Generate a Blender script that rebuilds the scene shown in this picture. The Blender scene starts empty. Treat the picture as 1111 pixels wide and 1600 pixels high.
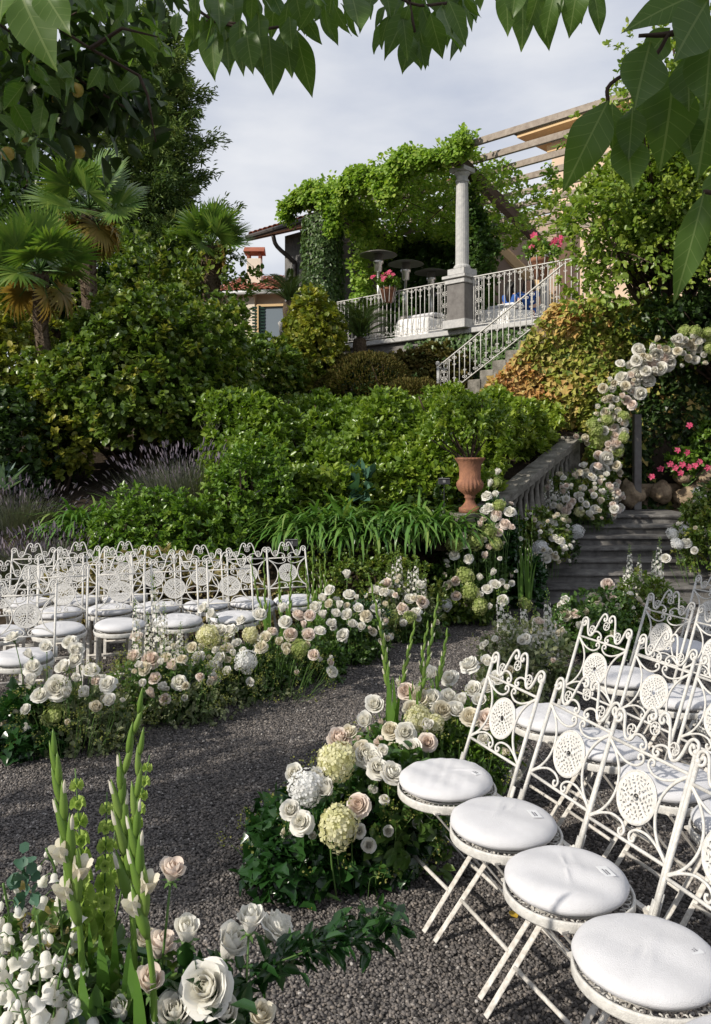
import bpy, math, random
import numpy as np
from mathutils import Vector, Matrix, Quaternion
random.seed(5)
rng = np.random.default_rng(11)
PI = math.pi
scene = bpy.context.scene
COL = scene.collection

# ------------------------------------------------------------------ camera
FPX, CX, HY, CZ = 1280.0, 555.5, 705.0, 1.8
cam_data = bpy.data.cameras.new('camera')
cam = bpy.data.objects.new('camera', cam_data)
COL.objects.link(cam)
cam.location = (0, 0, CZ)
cam.rotation_euler = (PI / 2, 0, 0)
cam_data.sensor_fit = 'VERTICAL'
cam_data.sensor_height = 36
cam_data.lens = 36 * FPX / 1600
cam_data.shift_y = -(800 - HY) / 1600
cam_data.clip_start = 0.05
cam_data.clip_end = 2000
scene.camera = cam

# ------------------------------------------------------------------ sky, sun, exposure
SUN_DIR = Vector((0.83, 0.52, -0.61)).normalized()          # the way the light travels
world = bpy.data.worlds.new('World')
scene.world = world
world.use_nodes = True
nt = world.node_tree
nt.nodes.clear()
out = nt.nodes.new('ShaderNodeOutputWorld')
bg = nt.nodes.new('ShaderNodeBackground')
sky = nt.nodes.new('ShaderNodeTexSky')
sky.sky_type = 'NISHITA'
sky.sun_disc = False
sky.sun_elevation = math.asin(-SUN_DIR.z)
sky.sun_rotation = math.atan2(-SUN_DIR.x, -SUN_DIR.y)
sky.dust_density = 2.0
tc = nt.nodes.new('ShaderNodeTexCoord')
mp = nt.nodes.new('ShaderNodeMapping')
mp.inputs['Scale'].default_value = (1.0, 1.0, 2.6)
nz = nt.nodes.new('ShaderNodeTexNoise')
nz.inputs['Scale'].default_value = 2.3
nz.inputs['Detail'].default_value = 6
nz.inputs['Roughness'].default_value = 0.5
cr = nt.nodes.new('ShaderNodeValToRGB')
cr.color_ramp.elements[0].position = 0.40
cr.color_ramp.elements[0].color = (4.9, 5.4, 6.6, 1)
cr.color_ramp.elements[1].position = 0.63
cr.color_ramp.elements[1].color = (8.5, 8.6, 8.9, 1)
mx = nt.nodes.new('ShaderNodeMixRGB')
mx.inputs['Fac'].default_value = 0.86
nt.links.new(tc.outputs['Generated'], mp.inputs['Vector'])
nt.links.new(mp.outputs['Vector'], nz.inputs['Vector'])
nt.links.new(nz.outputs['Fac'], cr.inputs['Fac'])
nt.links.new(sky.outputs['Color'], mx.inputs['Color1'])
nt.links.new(cr.outputs['Color'], mx.inputs['Color2'])
nt.links.new(mx.outputs['Color'], bg.inputs['Color'])
bg.inputs['Strength'].default_value = 0.108
nt.links.new(bg.outputs['Background'], out.inputs['Surface'])

sun_data = bpy.data.lights.new('sun', 'SUN')
sun_data.energy = 4.9
sun_data.angle = math.radians(0.6)
sun_data.color = (1.0, 0.93, 0.82)
sun = bpy.data.objects.new('sun', sun_data)
COL.objects.link(sun)
sun.location = (-12, -8, 12)
sun.rotation_euler = SUN_DIR.to_track_quat('-Z', 'Y').to_euler()

scene.view_settings.view_transform = 'Standard'
scene.view_settings.look = 'None'
scene.view_settings.exposure = 0.0
scene.view_settings.gamma = 1.0
scene.view_settings.use_curve_mapping = False
scene.render.engine = 'CYCLES'
scene.cycles.max_bounces = 6
scene.cycles.diffuse_bounces = 3
scene.cycles.glossy_bounces = 2
scene.cycles.transmission_bounces = 3
scene.cycles.transparent_max_bounces = 4
scene.cycles.use_denoising = True


def at(px, py, d):
    """a point of the place, d metres in front, from where it stands in the photograph"""
    return Vector(((px - CX) / FPX * d, d, CZ + (HY - py) / FPX * d))


# ------------------------------------------------------------------ materials
MATS = {}


def mat(name, color, rough=0.6, spec=0.4, metal=0.0, noise=0.0, nscale=20.0, bump=0.0, bscale=60.0, c2=None, coord='Object'):
    if name in MATS:
        return MATS[name]
    m = bpy.data.materials.new(name)
    m.use_nodes = True
    n = m.node_tree
    b = n.nodes['Principled BSDF']
    b.inputs['Roughness'].default_value = rough
    b.inputs['Metallic'].default_value = metal
    b.inputs['Specular IOR Level'].default_value = spec
    b.inputs['Base Color'].default_value = (*color, 1)
    t = n.nodes.new('ShaderNodeTexCoord')
    if noise > 0 or c2:
        nn = n.nodes.new('ShaderNodeTexNoise')
        nn.inputs['Scale'].default_value = nscale
        nn.inputs['Detail'].default_value = 8
        nn.inputs['Roughness'].default_value = 0.65
        n.links.new(t.outputs[coord], nn.inputs['Vector'])
        r = n.nodes.new('ShaderNodeValToRGB')
        r.color_ramp.elements[0].position = 0.33
        r.color_ramp.elements[1].position = 0.68
        lo = c2 if c2 else tuple(c * (1 - noise) for c in color)
        r.color_ramp.elements[0].color = (*lo, 1)
        r.color_ramp.elements[1].color = (*color, 1)
        n.links.new(nn.outputs['Fac'], r.inputs['Fac'])
        n.links.new(r.outputs['Color'], b.inputs['Base Color'])
    if bump > 0:
        nb = n.nodes.new('ShaderNodeTexNoise')
        nb.inputs['Scale'].default_value = bscale
        nb.inputs['Detail'].default_value = 5
        n.links.new(t.outputs[coord], nb.inputs['Vector'])
        bp = n.nodes.new('ShaderNodeBump')
        bp.inputs['Strength'].default_value = bump
        bp.inputs['Distance'].default_value = 0.02
        n.links.new(nb.outputs['Fac'], bp.inputs['Height'])
        n.links.new(bp.outputs['Normal'], b.inputs['Normal'])
    MATS[name] = m
    return m


def leaf_mat(name, ramp, rough=0.42, spec=0.45, transl=0.28, tcol=None, glow=1.0):
    """two-sided leaf: per-leaf tint, gloss, light shining through"""
    m = bpy.data.materials.new(name)
    m.use_nodes = True
    n = m.node_tree
    b = n.nodes['Principled BSDF']
    b.inputs['Roughness'].default_value = rough
    b.inputs['Specular IOR Level'].default_value = spec
    a = n.nodes.new('ShaderNodeAttribute')
    a.attribute_name = 'tint'
    r = n.nodes.new('ShaderNodeValToRGB')
    els = r.color_ramp.elements
    for i, c in enumerate(ramp):
        c = tuple(q * glow for q in c)
        p = i / (len(ramp) - 1)
        if i < 2:
            e = els[i]
            e.position = p
        else:
            e = els.new(p)
        e.color = (*c, 1)
    els[1].position = 1 / (len(ramp) - 1)
    n.links.new(a.outputs['Fac'], r.inputs['Fac'])
    n.links.new(r.outputs['Color'], b.inputs['Base Color'])
    tr = n.nodes.new('ShaderNodeBsdfTranslucent')
    mu = n.nodes.new('ShaderNodeMixRGB')
    mu.blend_type = 'MULTIPLY'
    mu.inputs['Fac'].default_value = 1
    mu.inputs['Color2'].default_value = (*(tcol or (1.5, 1.6, 0.7)), 1)
    n.links.new(r.outputs['Color'], mu.inputs['Color1'])
    n.links.new(mu.outputs['Color'], tr.inputs['Color'])
    ms = n.nodes.new('ShaderNodeMixShader')
    ms.inputs['Fac'].default_value = transl
    n.links.new(b.outputs['BSDF'], ms.inputs[1])
    n.links.new(tr.outputs['BSDF'], ms.inputs[2])
    n.links.new(ms.outputs['Shader'], n.nodes['Material Output'].inputs['Surface'])
    MATS[name] = m
    return m


M_white = mat('white_painted_iron', (0.67, 0.655, 0.62), 0.5, 0.35, noise=0.28, nscale=55, bump=0.22, bscale=240)
M_wornwhite = mat('worn_white_leg_paint', (0.70, 0.68, 0.64), 0.55, 0.3, c2=(0.42, 0.39, 0.35), nscale=60)
M_cushion = mat('white_cushion_cloth', (0.62, 0.62, 0.64), 1.0, 0.03, noise=0.10, nscale=14, bump=0.28, bscale=330)
M_tag = mat('care_tag_paper', (0.66, 0.67, 0.69), 0.6)
M_ink = mat('tag_print', (0.16, 0.16, 0.18), 0.8)
M_stone = mat('weathered_stone', (0.30, 0.28, 0.245), 0.85, 0.2, c2=(0.09, 0.085, 0.07), nscale=6, bump=0.5, bscale=45)
M_stepstone = mat('step_stone', (0.22, 0.21, 0.195), 0.85, 0.2, c2=(0.085, 0.08, 0.076), nscale=7, bump=0.5, bscale=50)
M_granite = mat('pale_granite', (0.52, 0.51, 0.49), 0.75, 0.25, c2=(0.36, 0.36, 0.36), nscale=14, bump=0.15, bscale=120)
M_darkstone = mat('dark_pedestal_render', (0.20, 0.19, 0.18), 0.85, 0.2, c2=(0.13, 0.12, 0.115), nscale=7, bump=0.2)
M_terracotta = mat('terracotta', (0.36, 0.17, 0.10), 0.85, 0.15, c2=(0.17, 0.085, 0.06), nscale=8, bump=0.25, bscale=60)
M_wood = mat('weathered_wood', (0.36, 0.31, 0.26), 0.8, 0.2, c2=(0.22, 0.18, 0.15), nscale=9, bump=0.25, bscale=40)
M_beam = mat('dark_beam_wood', (0.105, 0.075, 0.058), 0.8, 0.2, c2=(0.06, 0.043, 0.034), nscale=9, bump=0.25, bscale=40)
M_soil = mat('dark_soil', (0.055, 0.042, 0.03), 0.95, 0.1, noise=0.5, nscale=15, bump=0.8, bscale=30)
M_bark = mat('grey_bark', (0.12, 0.095, 0.07), 0.9, 0.15, noise=0.5, nscale=18, bump=0.8, bscale=30)
M_twig = mat('twig_bark', (0.085, 0.06, 0.045), 0.85, 0.15, noise=0.4, nscale=30)
M_palmtrunk = mat('fibrous_palm_trunk', (0.15, 0.115, 0.08), 0.95, 0.1, c2=(0.05, 0.036, 0.026), nscale=25, bump=1.0, bscale=50)
M_stem = mat('green_stem', (0.10, 0.19, 0.045), 0.5, 0.35, noise=0.3, nscale=15)
M_steel = mat('brushed_steel', (0.75, 0.73, 0.70), 0.38, 0.5, metal=1.0)
M_darksteel = mat('dark_heater_metal', (0.16, 0.15, 0.14), 0.4, 0.5, metal=0.5)
M_rock = mat('tuff_rock', (0.38, 0.30, 0.20), 0.95, 0.1, c2=(0.15, 0.11, 0.075), nscale=7, bump=1.0, bscale=22)
M_peach = mat('peach_plaster', (0.64, 0.49, 0.37), 0.9, 0.1, noise=0.14, nscale=2)
M_beige = mat('rose_beige_plaster', (0.42, 0.315, 0.25), 0.9, 0.1, noise=0.2, nscale=1.5)
M_moulding = mat('ochre_moulding', (0.66, 0.47, 0.26), 0.85, 0.1, noise=0.1, nscale=5)
M_cream = mat('cream_plaster', (0.78, 0.70, 0.58), 0.9, 0.1, noise=0.08, nscale=2)
M_greywall = mat('grey_render', (0.235, 0.23, 0.225), 0.95, 0.1, c2=(0.13, 0.127, 0.125), nscale=5, bump=0.9, bscale=14)
M_tile = mat('red_roof_tile', (0.36, 0.125, 0.075), 0.85, 0.15, c2=(0.20, 0.075, 0.05), nscale=4, coord='Object')
M_tilelight = mat('orange_roof_tile', (0.50, 0.20, 0.12), 0.85, 0.15, c2=(0.34, 0.13, 0.085), nscale=5)
M_gutter = mat('brown_gutter', (0.055, 0.045, 0.04), 0.5, 0.4)
M_whitegutter = mat('pale_gutter', (0.6, 0.6, 0.6), 0.5, 0.4)
M_soffit = mat('soffit_boards', (0.46, 0.25, 0.12), 0.8, 0.15, noise=0.25, nscale=12)
M_shutter = mat('green_shutter', (0.045, 0.10, 0.075), 0.6, 0.3)
M_glass = mat('window_glass', (0.20, 0.24, 0.28), 0.08, 0.8)
M_blackplate = mat('black_plate', (0.02, 0.02, 0.022), 0.45, 0.4)
M_skin = mat('skin', (0.52, 0.31, 0.22), 0.55, 0.3)
M_hair = mat('black_hair', (0.012, 0.010, 0.010), 0.5, 0.4)
M_bluecloth = mat('blue_cloth', (0.035, 0.10, 0.34), 0.85, 0.2)
M_fruit = mat('unripe_persimmon', (0.52, 0.33, 0.06), 0.35, 0.5, c2=(0.30, 0.34, 0.07), nscale=6)
M_whiteclothtable = mat('white_table_linen', (0.8, 0.79, 0.77), 0.9, 0.1)

L_hedge = leaf_mat('laurel_leaf', [(0.06, 0.115, 0.014), (0.11, 0.185, 0.022), (0.18, 0.25, 0.03), (0.28, 0.32, 0.05)], 0.34, 0.5, glow=1.15)
L_bush = leaf_mat('camellia_leaf', [(0.045, 0.09, 0.016), (0.085, 0.145, 0.022), (0.135, 0.185, 0.03), (0.30, 0.27, 0.05)], 0.34, 0.5, 0.24, glow=1.15)
L_yellow = leaf_mat('yellow_green_leaf', [(0.075, 0.12, 0.018), (0.15, 0.19, 0.028), (0.26, 0.26, 0.04), (0.38, 0.33, 0.07)], 0.4, glow=1.15)
L_bright = leaf_mat('pittosporum_leaf', [(0.055, 0.125, 0.016), (0.10, 0.195, 0.025), (0.15, 0.25, 0.035), (0.22, 0.30, 0.055)], 0.32, 0.5)
L_dark = leaf_mat('dark_leaf', [(0.02, 0.045, 0.011), (0.036, 0.07, 0.015), (0.055, 0.095, 0.02)], 0.4, 0.4, 0.2)
L_conifer = leaf_mat('conifer_spray', [(0.03, 0.055, 0.02), (0.06, 0.095, 0.03), (0.10, 0.14, 0.04), (0.16, 0.19, 0.06)], 0.6, 0.25, 0.2, glow=1.75)
L_strap = leaf_mat('strap_leaf', [(0.04, 0.11, 0.02), (0.075, 0.17, 0.03), (0.12, 0.22, 0.045), (0.22, 0.28, 0.08)], 0.3, 0.5, 0.25, glow=1.2)
L_lav = leaf_mat('lavender_leaf', [(0.09, 0.11, 0.08), (0.14, 0.155, 0.115), (0.165, 0.15, 0.14)], 0.7, 0.15, 0.15)
L_lavflower = leaf_mat('lavender_spike', [(0.13, 0.11, 0.14), (0.20, 0.17, 0.21)], 0.8, 0.1, 0.1)
L_mound = leaf_mat('clipped_heath', [(0.045, 0.055, 0.015), (0.09, 0.085, 0.02), (0.13, 0.105, 0.03), (0.12, 0.075, 0.03)], 0.7, 0.15, 0.15)
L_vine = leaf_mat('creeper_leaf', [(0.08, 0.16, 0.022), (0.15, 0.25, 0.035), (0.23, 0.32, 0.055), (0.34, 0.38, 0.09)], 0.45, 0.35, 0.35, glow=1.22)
L_vineback = leaf_mat('shaded_creeper_leaf', [(0.03, 0.075, 0.014), (0.05, 0.105, 0.02), (0.08, 0.14, 0.025)], 0.45, 0.35, 0.25)  # creeper green darkened: the shade under the pergola is put into the colour
L_ivy = leaf_mat('column_ivy_leaf', [(0.035, 0.07, 0.022), (0.06, 0.10, 0.032), (0.10, 0.14, 0.05)], 0.4, 0.4, 0.2, glow=1.5)
L_autumn = leaf_mat('autumn_ivy_leaf', [(0.16, 0.21, 0.04), (0.28, 0.29, 0.07), (0.38, 0.31, 0.10), (0.42, 0.26, 0.09), (0.38, 0.175, 0.07)], 0.5, 0.3, 0.25, glow=1.25, tcol=(1.25, 1.1, 0.6))
L_lime = leaf_mat('lime_ivy_leaf', [(0.10, 0.16, 0.025), (0.20, 0.25, 0.04), (0.32, 0.34, 0.065), (0.44, 0.39, 0.10)], 0.5, 0.3, 0.3)
L_tree = leaf_mat('light_tree_leaf', [(0.06, 0.12, 0.018), (0.12, 0.19, 0.028), (0.19, 0.25, 0.04), (0.30, 0.33, 0.075)], 0.38, 0.45, 0.32, glow=1.2)
L_palm = leaf_mat('palm_blade', [(0.055, 0.12, 0.025), (0.11, 0.19, 0.035), (0.24, 0.31, 0.07)], 0.3, 0.5, 0.25)
L_palmold = leaf_mat('old_palm_blade', [(0.20, 0.17, 0.035), (0.30, 0.23, 0.06), (0.36, 0.25, 0.09)], 0.5, 0.3, 0.3, (1.2, 1.0, 0.6))
L_cycad = leaf_mat('cycad_blade', [(0.028, 0.048, 0.016), (0.05, 0.075, 0.022), (0.08, 0.105, 0.035)], 0.35, 0.4, 0.15)
L_filler = leaf_mat('arrangement_leaf', [(0.03, 0.075, 0.016), (0.055, 0.12, 0.024), (0.09, 0.16, 0.035), (0.15, 0.21, 0.06)], 0.36, 0.5, 0.25)
L_ivyfill = leaf_mat('glossy_ivy_leaf', [(0.012, 0.042, 0.012), (0.022, 0.068, 0.016), (0.04, 0.10, 0.022)], 0.25, 0.6, 0.2)
L_varieg = leaf_mat('variegated_leaf', [(0.07, 0.11, 0.045), (0.13, 0.17, 0.075), (0.30, 0.32, 0.19), (0.10, 0.145, 0.05)], 0.5, 0.3, 0.25)
L_seed = leaf_mat('green_umbel', [(0.14, 0.17, 0.04), (0.21, 0.23, 0.06), (0.28, 0.27, 0.09)], 0.6, 0.2, 0.3)
L_euc = leaf_mat('eucalyptus_leaf', [(0.05, 0.12, 0.08), (0.08, 0.16, 0.11)], 0.5, 0.3, 0.2)
L_gold = leaf_mat('golden_seedling_leaf', [(0.26, 0.22, 0.10), (0.34, 0.28, 0.14)], 0.6, 0.2, 0.35)


def petal_mat(name, ramp, transl=0.4):
    return leaf_mat(name, ramp, 0.65, 0.2, transl, (1.05, 1.02, 0.95))


P_white = petal_mat('white_petal', [(0.80, 0.79, 0.70), (0.86, 0.85, 0.80), (0.87, 0.86, 0.84)])
P_cream = petal_mat('cream_petal', [(0.72, 0.66, 0.50), (0.78, 0.73, 0.60), (0.80, 0.77, 0.68)])
P_blush = petal_mat('blush_petal', [(0.80, 0.66, 0.58), (0.84, 0.74, 0.67), (0.86, 0.80, 0.75)])
P_greenhyd = petal_mat('green_hydrangea_petal', [(0.24, 0.32, 0.08), (0.36, 0.43, 0.14), (0.52, 0.56, 0.26)])
P_creamhyd = petal_mat('cream_hydrangea_petal', [(0.55, 0.55, 0.26), (0.70, 0.69, 0.42), (0.79, 0.77, 0.58)])
P_whitehyd = petal_mat('white_hydrangea_petal', [(0.70, 0.72, 0.74), (0.79, 0.80, 0.80), (0.82, 0.82, 0.82)])
P_pink = petal_mat('pink_petal', [(0.62, 0.05, 0.14), (0.72, 0.12, 0.24), (0.78, 0.26, 0.36)])
P_bell = petal_mat('lime_bell', [(0.26, 0.40, 0.07), (0.36, 0.50, 0.11), (0.46, 0.58, 0.17)], 0.45)
P_glad = leaf_mat('gladiolus_bud', [(0.10, 0.20, 0.03), (0.17, 0.28, 0.05), (0.25, 0.35, 0.09)], 0.4, 0.4, 0.3)

# ------------------------------------------------------------------ object helpers


def link(o):
    COL.objects.link(o)
    return o


def tag(o, label=None, cat=None, group=None, kind=None):
    if label:
        o['label'] = label
    if cat:
        o['category'] = cat
    if group:
        o['group'] = group
    if kind:
        o['kind'] = kind
    return o


def thing(name, label, cat, loc=(0, 0, 0), rz=0.0, group=None):
    o = link(bpy.data.objects.new(name, None))
    o.empty_display_size = 0.1
    o.location = loc
    o.rotation_euler = (0, 0, rz)
    return tag(o, label, cat, group)


def obj(name, me, parent=None, loc=None, rot=None, scale=None, world=False, kind=None):
    """one mesh object; world=True: the coordinates are the place's, the parent only translates"""
    o = link(bpy.data.objects.new(name, me))
    if parent is not None:
        o.parent = parent
    l = Vector(loc) if loc is not None else Vector((0, 0, 0))
    if world and parent is not None:
        off = Vector(parent.location)
        if parent.parent is not None:
            off = off + Vector(parent.parent.location)
        l = l - off
    o.location = l
    if rot is not None:
        if isinstance(rot, Quaternion):
            o.rotation_mode = 'QUATERNION'
            o.rotation_quaternion = rot
        else:
            o.rotation_euler = rot
    if scale is not None:
        o.scale = (scale,) * 3 if isinstance(scale, (int, float)) else scale
    if kind:
        o['kind'] = kind
    return o


def mesh_np(name, V, Q, mats, tint=None, midx=None, smooth=False):
    me = bpy.data.meshes.new(name)
    V = np.asarray(V, dtype=np.float32)
    Q = np.asarray(Q, dtype=np.int32)
    n, k = Q.shape
    me.vertices.add(len(V))
    me.vertices.foreach_set('co', V.ravel())
    me.loops.add(n * k)
    me.loops.foreach_set('vertex_index', Q.ravel())
    me.polygons.add(n)
    me.polygons.foreach_set('loop_start', np.arange(0, n * k, k, dtype=np.int32))
    me.polygons.foreach_set('loop_total', np.full(n, k, dtype=np.int32))
    if smooth:
        me.polygons.foreach_set('use_smooth', np.ones(n, dtype=bool))
    if midx is not None:
        me.polygons.foreach_set('material_index', np.asarray(midx, dtype=np.int32))
    for m in (mats if isinstance(mats, (list, tuple)) else [mats]):
        me.materials.append(m)
    if tint is not None:
        a = me.attributes.new('tint', 'FLOAT', 'POINT')
        a.data.foreach_set('value', np.asarray(tint, dtype=np.float32))
    me.update(calc_edges=True)
    return me


class MB:
    """collects shapes for one mesh"""

    def __init__(self):
        self.v, self.f, self.m, self.t = [], [], [], []

    def add(self, vs, fs, mi=0, tint=0.5):
        b = len(self.v)
        self.v += [tuple(x) for x in vs]
        self.f += [tuple(i + b for i in f) for f in fs]
        self.m += [mi] * len(fs)
        self.t += [tint] * len(vs)
        return self

    def box(self, c, s, rz=0.0, mi=0, M=None):
        hx, hy, hz = s[0] / 2, s[1] / 2, s[2] / 2
        R = M if M is not None else Matrix.Rotation(rz, 3, 'Z')
        c = Vector(c)
        vs = [c + R @ Vector((x * hx, y * hy, z * hz)) for x in (-1, 1) for y in (-1, 1) for z in (-1, 1)]
        return self.add(vs, [(0, 1, 3, 2), (4, 6, 7, 5), (0, 4, 5, 1), (2, 3, 7, 6), (0, 2, 6, 4), (1, 5, 7, 3)], mi)

    def bar(self, a, b, w, h, mi=0, up=(0, 0, 1)):
        a, b = Vector(a), Vector(b)
        x = (b - a).normalized()
        y = Vector(up).cross(x)
        if y.length < 1e-4:
            y = Vector((0, 1, 0))
        y.normalize()
        z = x.cross(y)
        R = Matrix((x, y, z)).transposed()
        return self.box((a + b) / 2, ((b - a).length, w, h), M=R, mi=mi)

    def tube(self, path, r, n=6, mi=0, caps=True, tint=0.5):
        P = [Vector(p) for p in path]
        if len(P) < 2:
            return self
        rs = r if isinstance(r, (list, tuple)) else [r] * len(P)
        T = []
        for i in range(len(P)):
            t = P[min(i + 1, len(P) - 1)] - P[max(i - 1, 0)]
            T.append(t.normalized() if t.length > 1e-9 else Vector((0, 0, 1)))
        u = T[0].orthogonal().normalized()
        vs = []
        for i, p in enumerate(P):
            u = (u - T[i] * u.dot(T[i]))
            u = u.normalized() if u.length > 1e-6 else T[i].orthogonal().normalized()
            w = T[i].cross(u)
            for k in range(n):
                a = 2 * PI * k / n
                vs.append(p + (u * math.cos(a) + w * math.sin(a)) * rs[i])
        fs = []
        for i in range(len(P) - 1):
            for k in range(n):
                k2 = (k + 1) % n
                fs.append((i * n + k, i * n + k2, (i + 1) * n + k2, (i + 1) * n + k))
        if caps:
            fs.append(tuple(range(n - 1, -1, -1)))
            fs.append(tuple((len(P) - 1) * n + k for k in range(n)))
        return self.add(vs, fs, mi, tint)

    def lathe(self, prof, n=24, c=(0, 0, 0), mi=0, ripple=None, cap=True):
        vs, fs = [], []
        for i, (r, z) in enumerate(prof):
            for k in range(n):
                a = 2 * PI * k / n
                rr = r * (ripple(i, a) if ripple else 1)
                vs.append((c[0] + rr * math.cos(a), c[1] + rr * math.sin(a), c[2] + z))
        for i in range(len(prof) - 1):
            for k in range(n):
                k2 = (k + 1) % n
                fs.append((i * n + k, i * n + k2, (i + 1) * n + k2, (i + 1) * n + k))
        if cap:
            fs.append(tuple(range(n - 1, -1, -1)))
            fs.append(tuple((len(prof) - 1) * n + k for k in range(n)))
        return self.add(vs, fs, mi)

    def prism(self, poly, z0, z1, mi=0):
        n = len(poly)
        vs = [(x, y, z0) for x, y in poly] + [(x, y, z1) for x, y in poly]
        fs = [tuple(range(n - 1, -1, -1)), tuple(range(n, 2 * n))]
        for i in range(n):
            j = (i + 1) % n
            fs.append((i, j, n + j, n + i))
        return self.add(vs, fs, mi)

    def mesh(self, name, mats, smooth=False, bevel=0.0, tint=False):
        me = bpy.data.meshes.new(name)
        me.from_pydata(self.v, [], self.f)
        for m in (mats if isinstance(mats, (list, tuple)) else [mats]):
            me.materials.append(m)
        me.polygons.foreach_set('material_index', np.array(self.m, dtype=np.int32))
        if smooth:
            me.polygons.foreach_set('use_smooth', np.ones(len(self.f), dtype=bool))
        if tint:
            a = me.attributes.new('tint', 'FLOAT', 'POINT')
            a.data.foreach_set('value', np.array(self.t, dtype=np.float32))
        me.update()
        if bevel > 0:
            import bmesh
            bm = bmesh.new()
            bm.from_mesh(me)
            bmesh.ops.bevel(bm, geom=list(bm.edges), offset=bevel, segments=1, affect='EDGES', clamp_overlap=True)
            bm.to_mesh(me)
            bm.free()
        return me


def crom(pts, n=6):
    """smooth curve through points"""
    P = [Vector(p) for p in pts]
    P = [P[0] * 2 - P[1]] + P + [P[-1] * 2 - P[-2]]
    o = []
    for i in range(1, len(P) - 2):
        p0, p1, p2, p3 = P[i - 1:i + 3]
        for k in range(n):
            t = k / n
            o.append(0.5 * ((2 * p1) + (p2 - p0) * t + (2 * p0 - 5 * p1 + 4 * p2 - p3) * t * t + (3 * p1 - p0 - 3 * p2 + p3) * t ** 3))
    o.append(P[-2])
    return o


def unit(A):
    return A / np.maximum(np.linalg.norm(A, axis=1, keepdims=True), 1e-9)


def rdirs(n, r=rng):
    return unit(r.normal(size=(n, 3)))


LEAF6 = np.array([(0, 0, 0), (0.28, 0.40, 0.16), (0.68, 0.36, 0.14), (1, 0, -0.05), (0.68, -0.36, 0.14), (0.28, -0.40, 0.16)])
LEAF6Q = np.array([(0, 3, 2, 1), (0, 5, 4, 3)])
IVY = np.array([(0, 0, 0), (0.42, 0, -0.05), (1, 0, -0.12), (0.12, 0.56, 0.06), (0.42, 0.30, 0.09), (0.70, 0.22, 0.04), (0.12, -0.56, 0.06), (0.42, -0.30, 0.09), (0.70, -0.22, 0.04)])
IVYQ = np.array([(0, 1, 4, 3), (1, 2, 5, 4), (0, 6, 7, 1), (1, 7, 8, 2)])


def leaf_arrays(pos, dirs, size, width=0.5, T=LEAF6, ups=None):
    n = len(pos)
    a = unit(np.asarray(dirs, float))
    if ups is None:
        ups = np.tile((0, 0, 1.0), (n, 1)) + rng.normal(size=(n, 3)) * 0.55
    b = unit(np.cross(ups, a) + 1e-5)
    c = np.cross(a, b)
    s = np.broadcast_to(np.asarray(size, float), (n,))[:, None, None]
    w = np.broadcast_to(np.asarray(width, float), (n,))[:, None]
    V = pos[:, None, :] + s * (T[None, :, 0, None] * a[:, None, :] + (T[None, :, 1] * w * 2)[..., None] * b[:, None, :] + T[None, :, 2, None] * c[:, None, :] * 0.8)
    return V.reshape(-1, 3)


def leaves(name, pos, dirs, size, width, m, tint=None, T=LEAF6, ups=None):
    pos = np.asarray(pos, float)
    n = len(pos)
    V = leaf_arrays(pos, dirs, size, width, T, ups)
    k = len(T)
    Q = ((IVYQ if k == 9 else LEAF6Q)[None] + (np.arange(n) * k)[:, None, None]).reshape(-1, 4)
    if tint is None:
        tint = np.clip(rng.beta(2, 2.4, n), 0, 1)
    return mesh_np(name, V, Q, m, np.repeat(tint, k))


def blades(name, base, az, elev, length, width, droop, m, seg=6, tint=None, taper=0.35):
    """ribbon leaves: start at base, head az / elev, bend down by droop over their length"""
    n = len(base)
    base = np.asarray(base, float)
    t = np.linspace(0, 1, seg + 1)
    hx, hy = np.cos(az), np.sin(az)
    p = base.copy()
    V = np.zeros((n, seg + 1, 2, 3))
    side = np.stack([-hy, hx, np.zeros(n)], 1)
    for i in range(seg + 1):
        e = elev - droop * t[i] ** 1.3
        if i > 0:
            p = p + (length / seg)[:, None] * np.stack([hx * np.cos(e), hy * np.cos(e), np.sin(e)], 1)
        ww = width * (taper + (1 - taper) * min(1, t[i] * 3)) * (1 - t[i] ** 3 * 0.93)
        V[:, i, 0] = p - side * ww[:, None] / 2
        V[:, i, 1] = p + side * ww[:, None] / 2
    k = (seg + 1) * 2
    q = np.array([(2 * i, 2 * i + 1, 2 * i + 3, 2 * i + 2) for i in range(seg)])
    Q = (q[None] + (np.arange(n) * k)[:, None, None]).reshape(-1, 4)
    if tint is None:
        tint = rng.beta(2, 2.2, n)
    return mesh_np(name, V.reshape(-1, 3), Q, m, np.repeat(tint, k))


def lump(U, k=5, amp=0.13, seed=1):
    r = np.random.default_rng(seed)
    s = np.zeros(len(U))
    for i in range(k):
        w = r.normal(size=3) * (2.2 + i * 0.9)
        s += np.sin(U @ w + r.uniform(0, 6.28)) / (1 + 0.35 * i)
    return 1 + amp * s


def rosettes(cent, out, per, size, spread=0.9, jitter=0.02, lean=0.75):
    """shoots: leaves that fan out from each twig end"""
    n = len(cent)
    C = np.repeat(cent, per, 0)
    O = np.repeat(out, per, 0)
    D = unit(O * lean + rdirs(n * per) * spread)
    s = size * rng.uniform(0.65, 1.2, n * per)
    tn = np.clip(np.repeat(rng.beta(2, 2.2, n), per) * 0.7 + rng.beta(2, 2, n * per) * 0.35 - 0.03, 0, 1)
    P = C + rng.normal(size=C.shape) * jitter
    U = O * 0.8 + np.array([0, 0, 0.7]) + rng.normal(size=C.shape) * 0.4
    return P, D, s, tn, U


def stems_mesh(name, base, tips, r0, r1, m, n=5, sag=0.0):
    b = MB()
    base = Vector(base)
    for t in tips:
        t = Vector(t)
        mid = base.lerp(t, 0.5) + Vector((random.uniform(-1, 1), random.uniform(-1, 1), random.uniform(-.3, .6))) * 0.12 * (t - base).length
        b.tube(crom([base, mid, t], 4), [r0 + (r1 - r0) * i / 8 for i in range(9)], n)
    return b.mesh(name, m, True)


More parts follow.
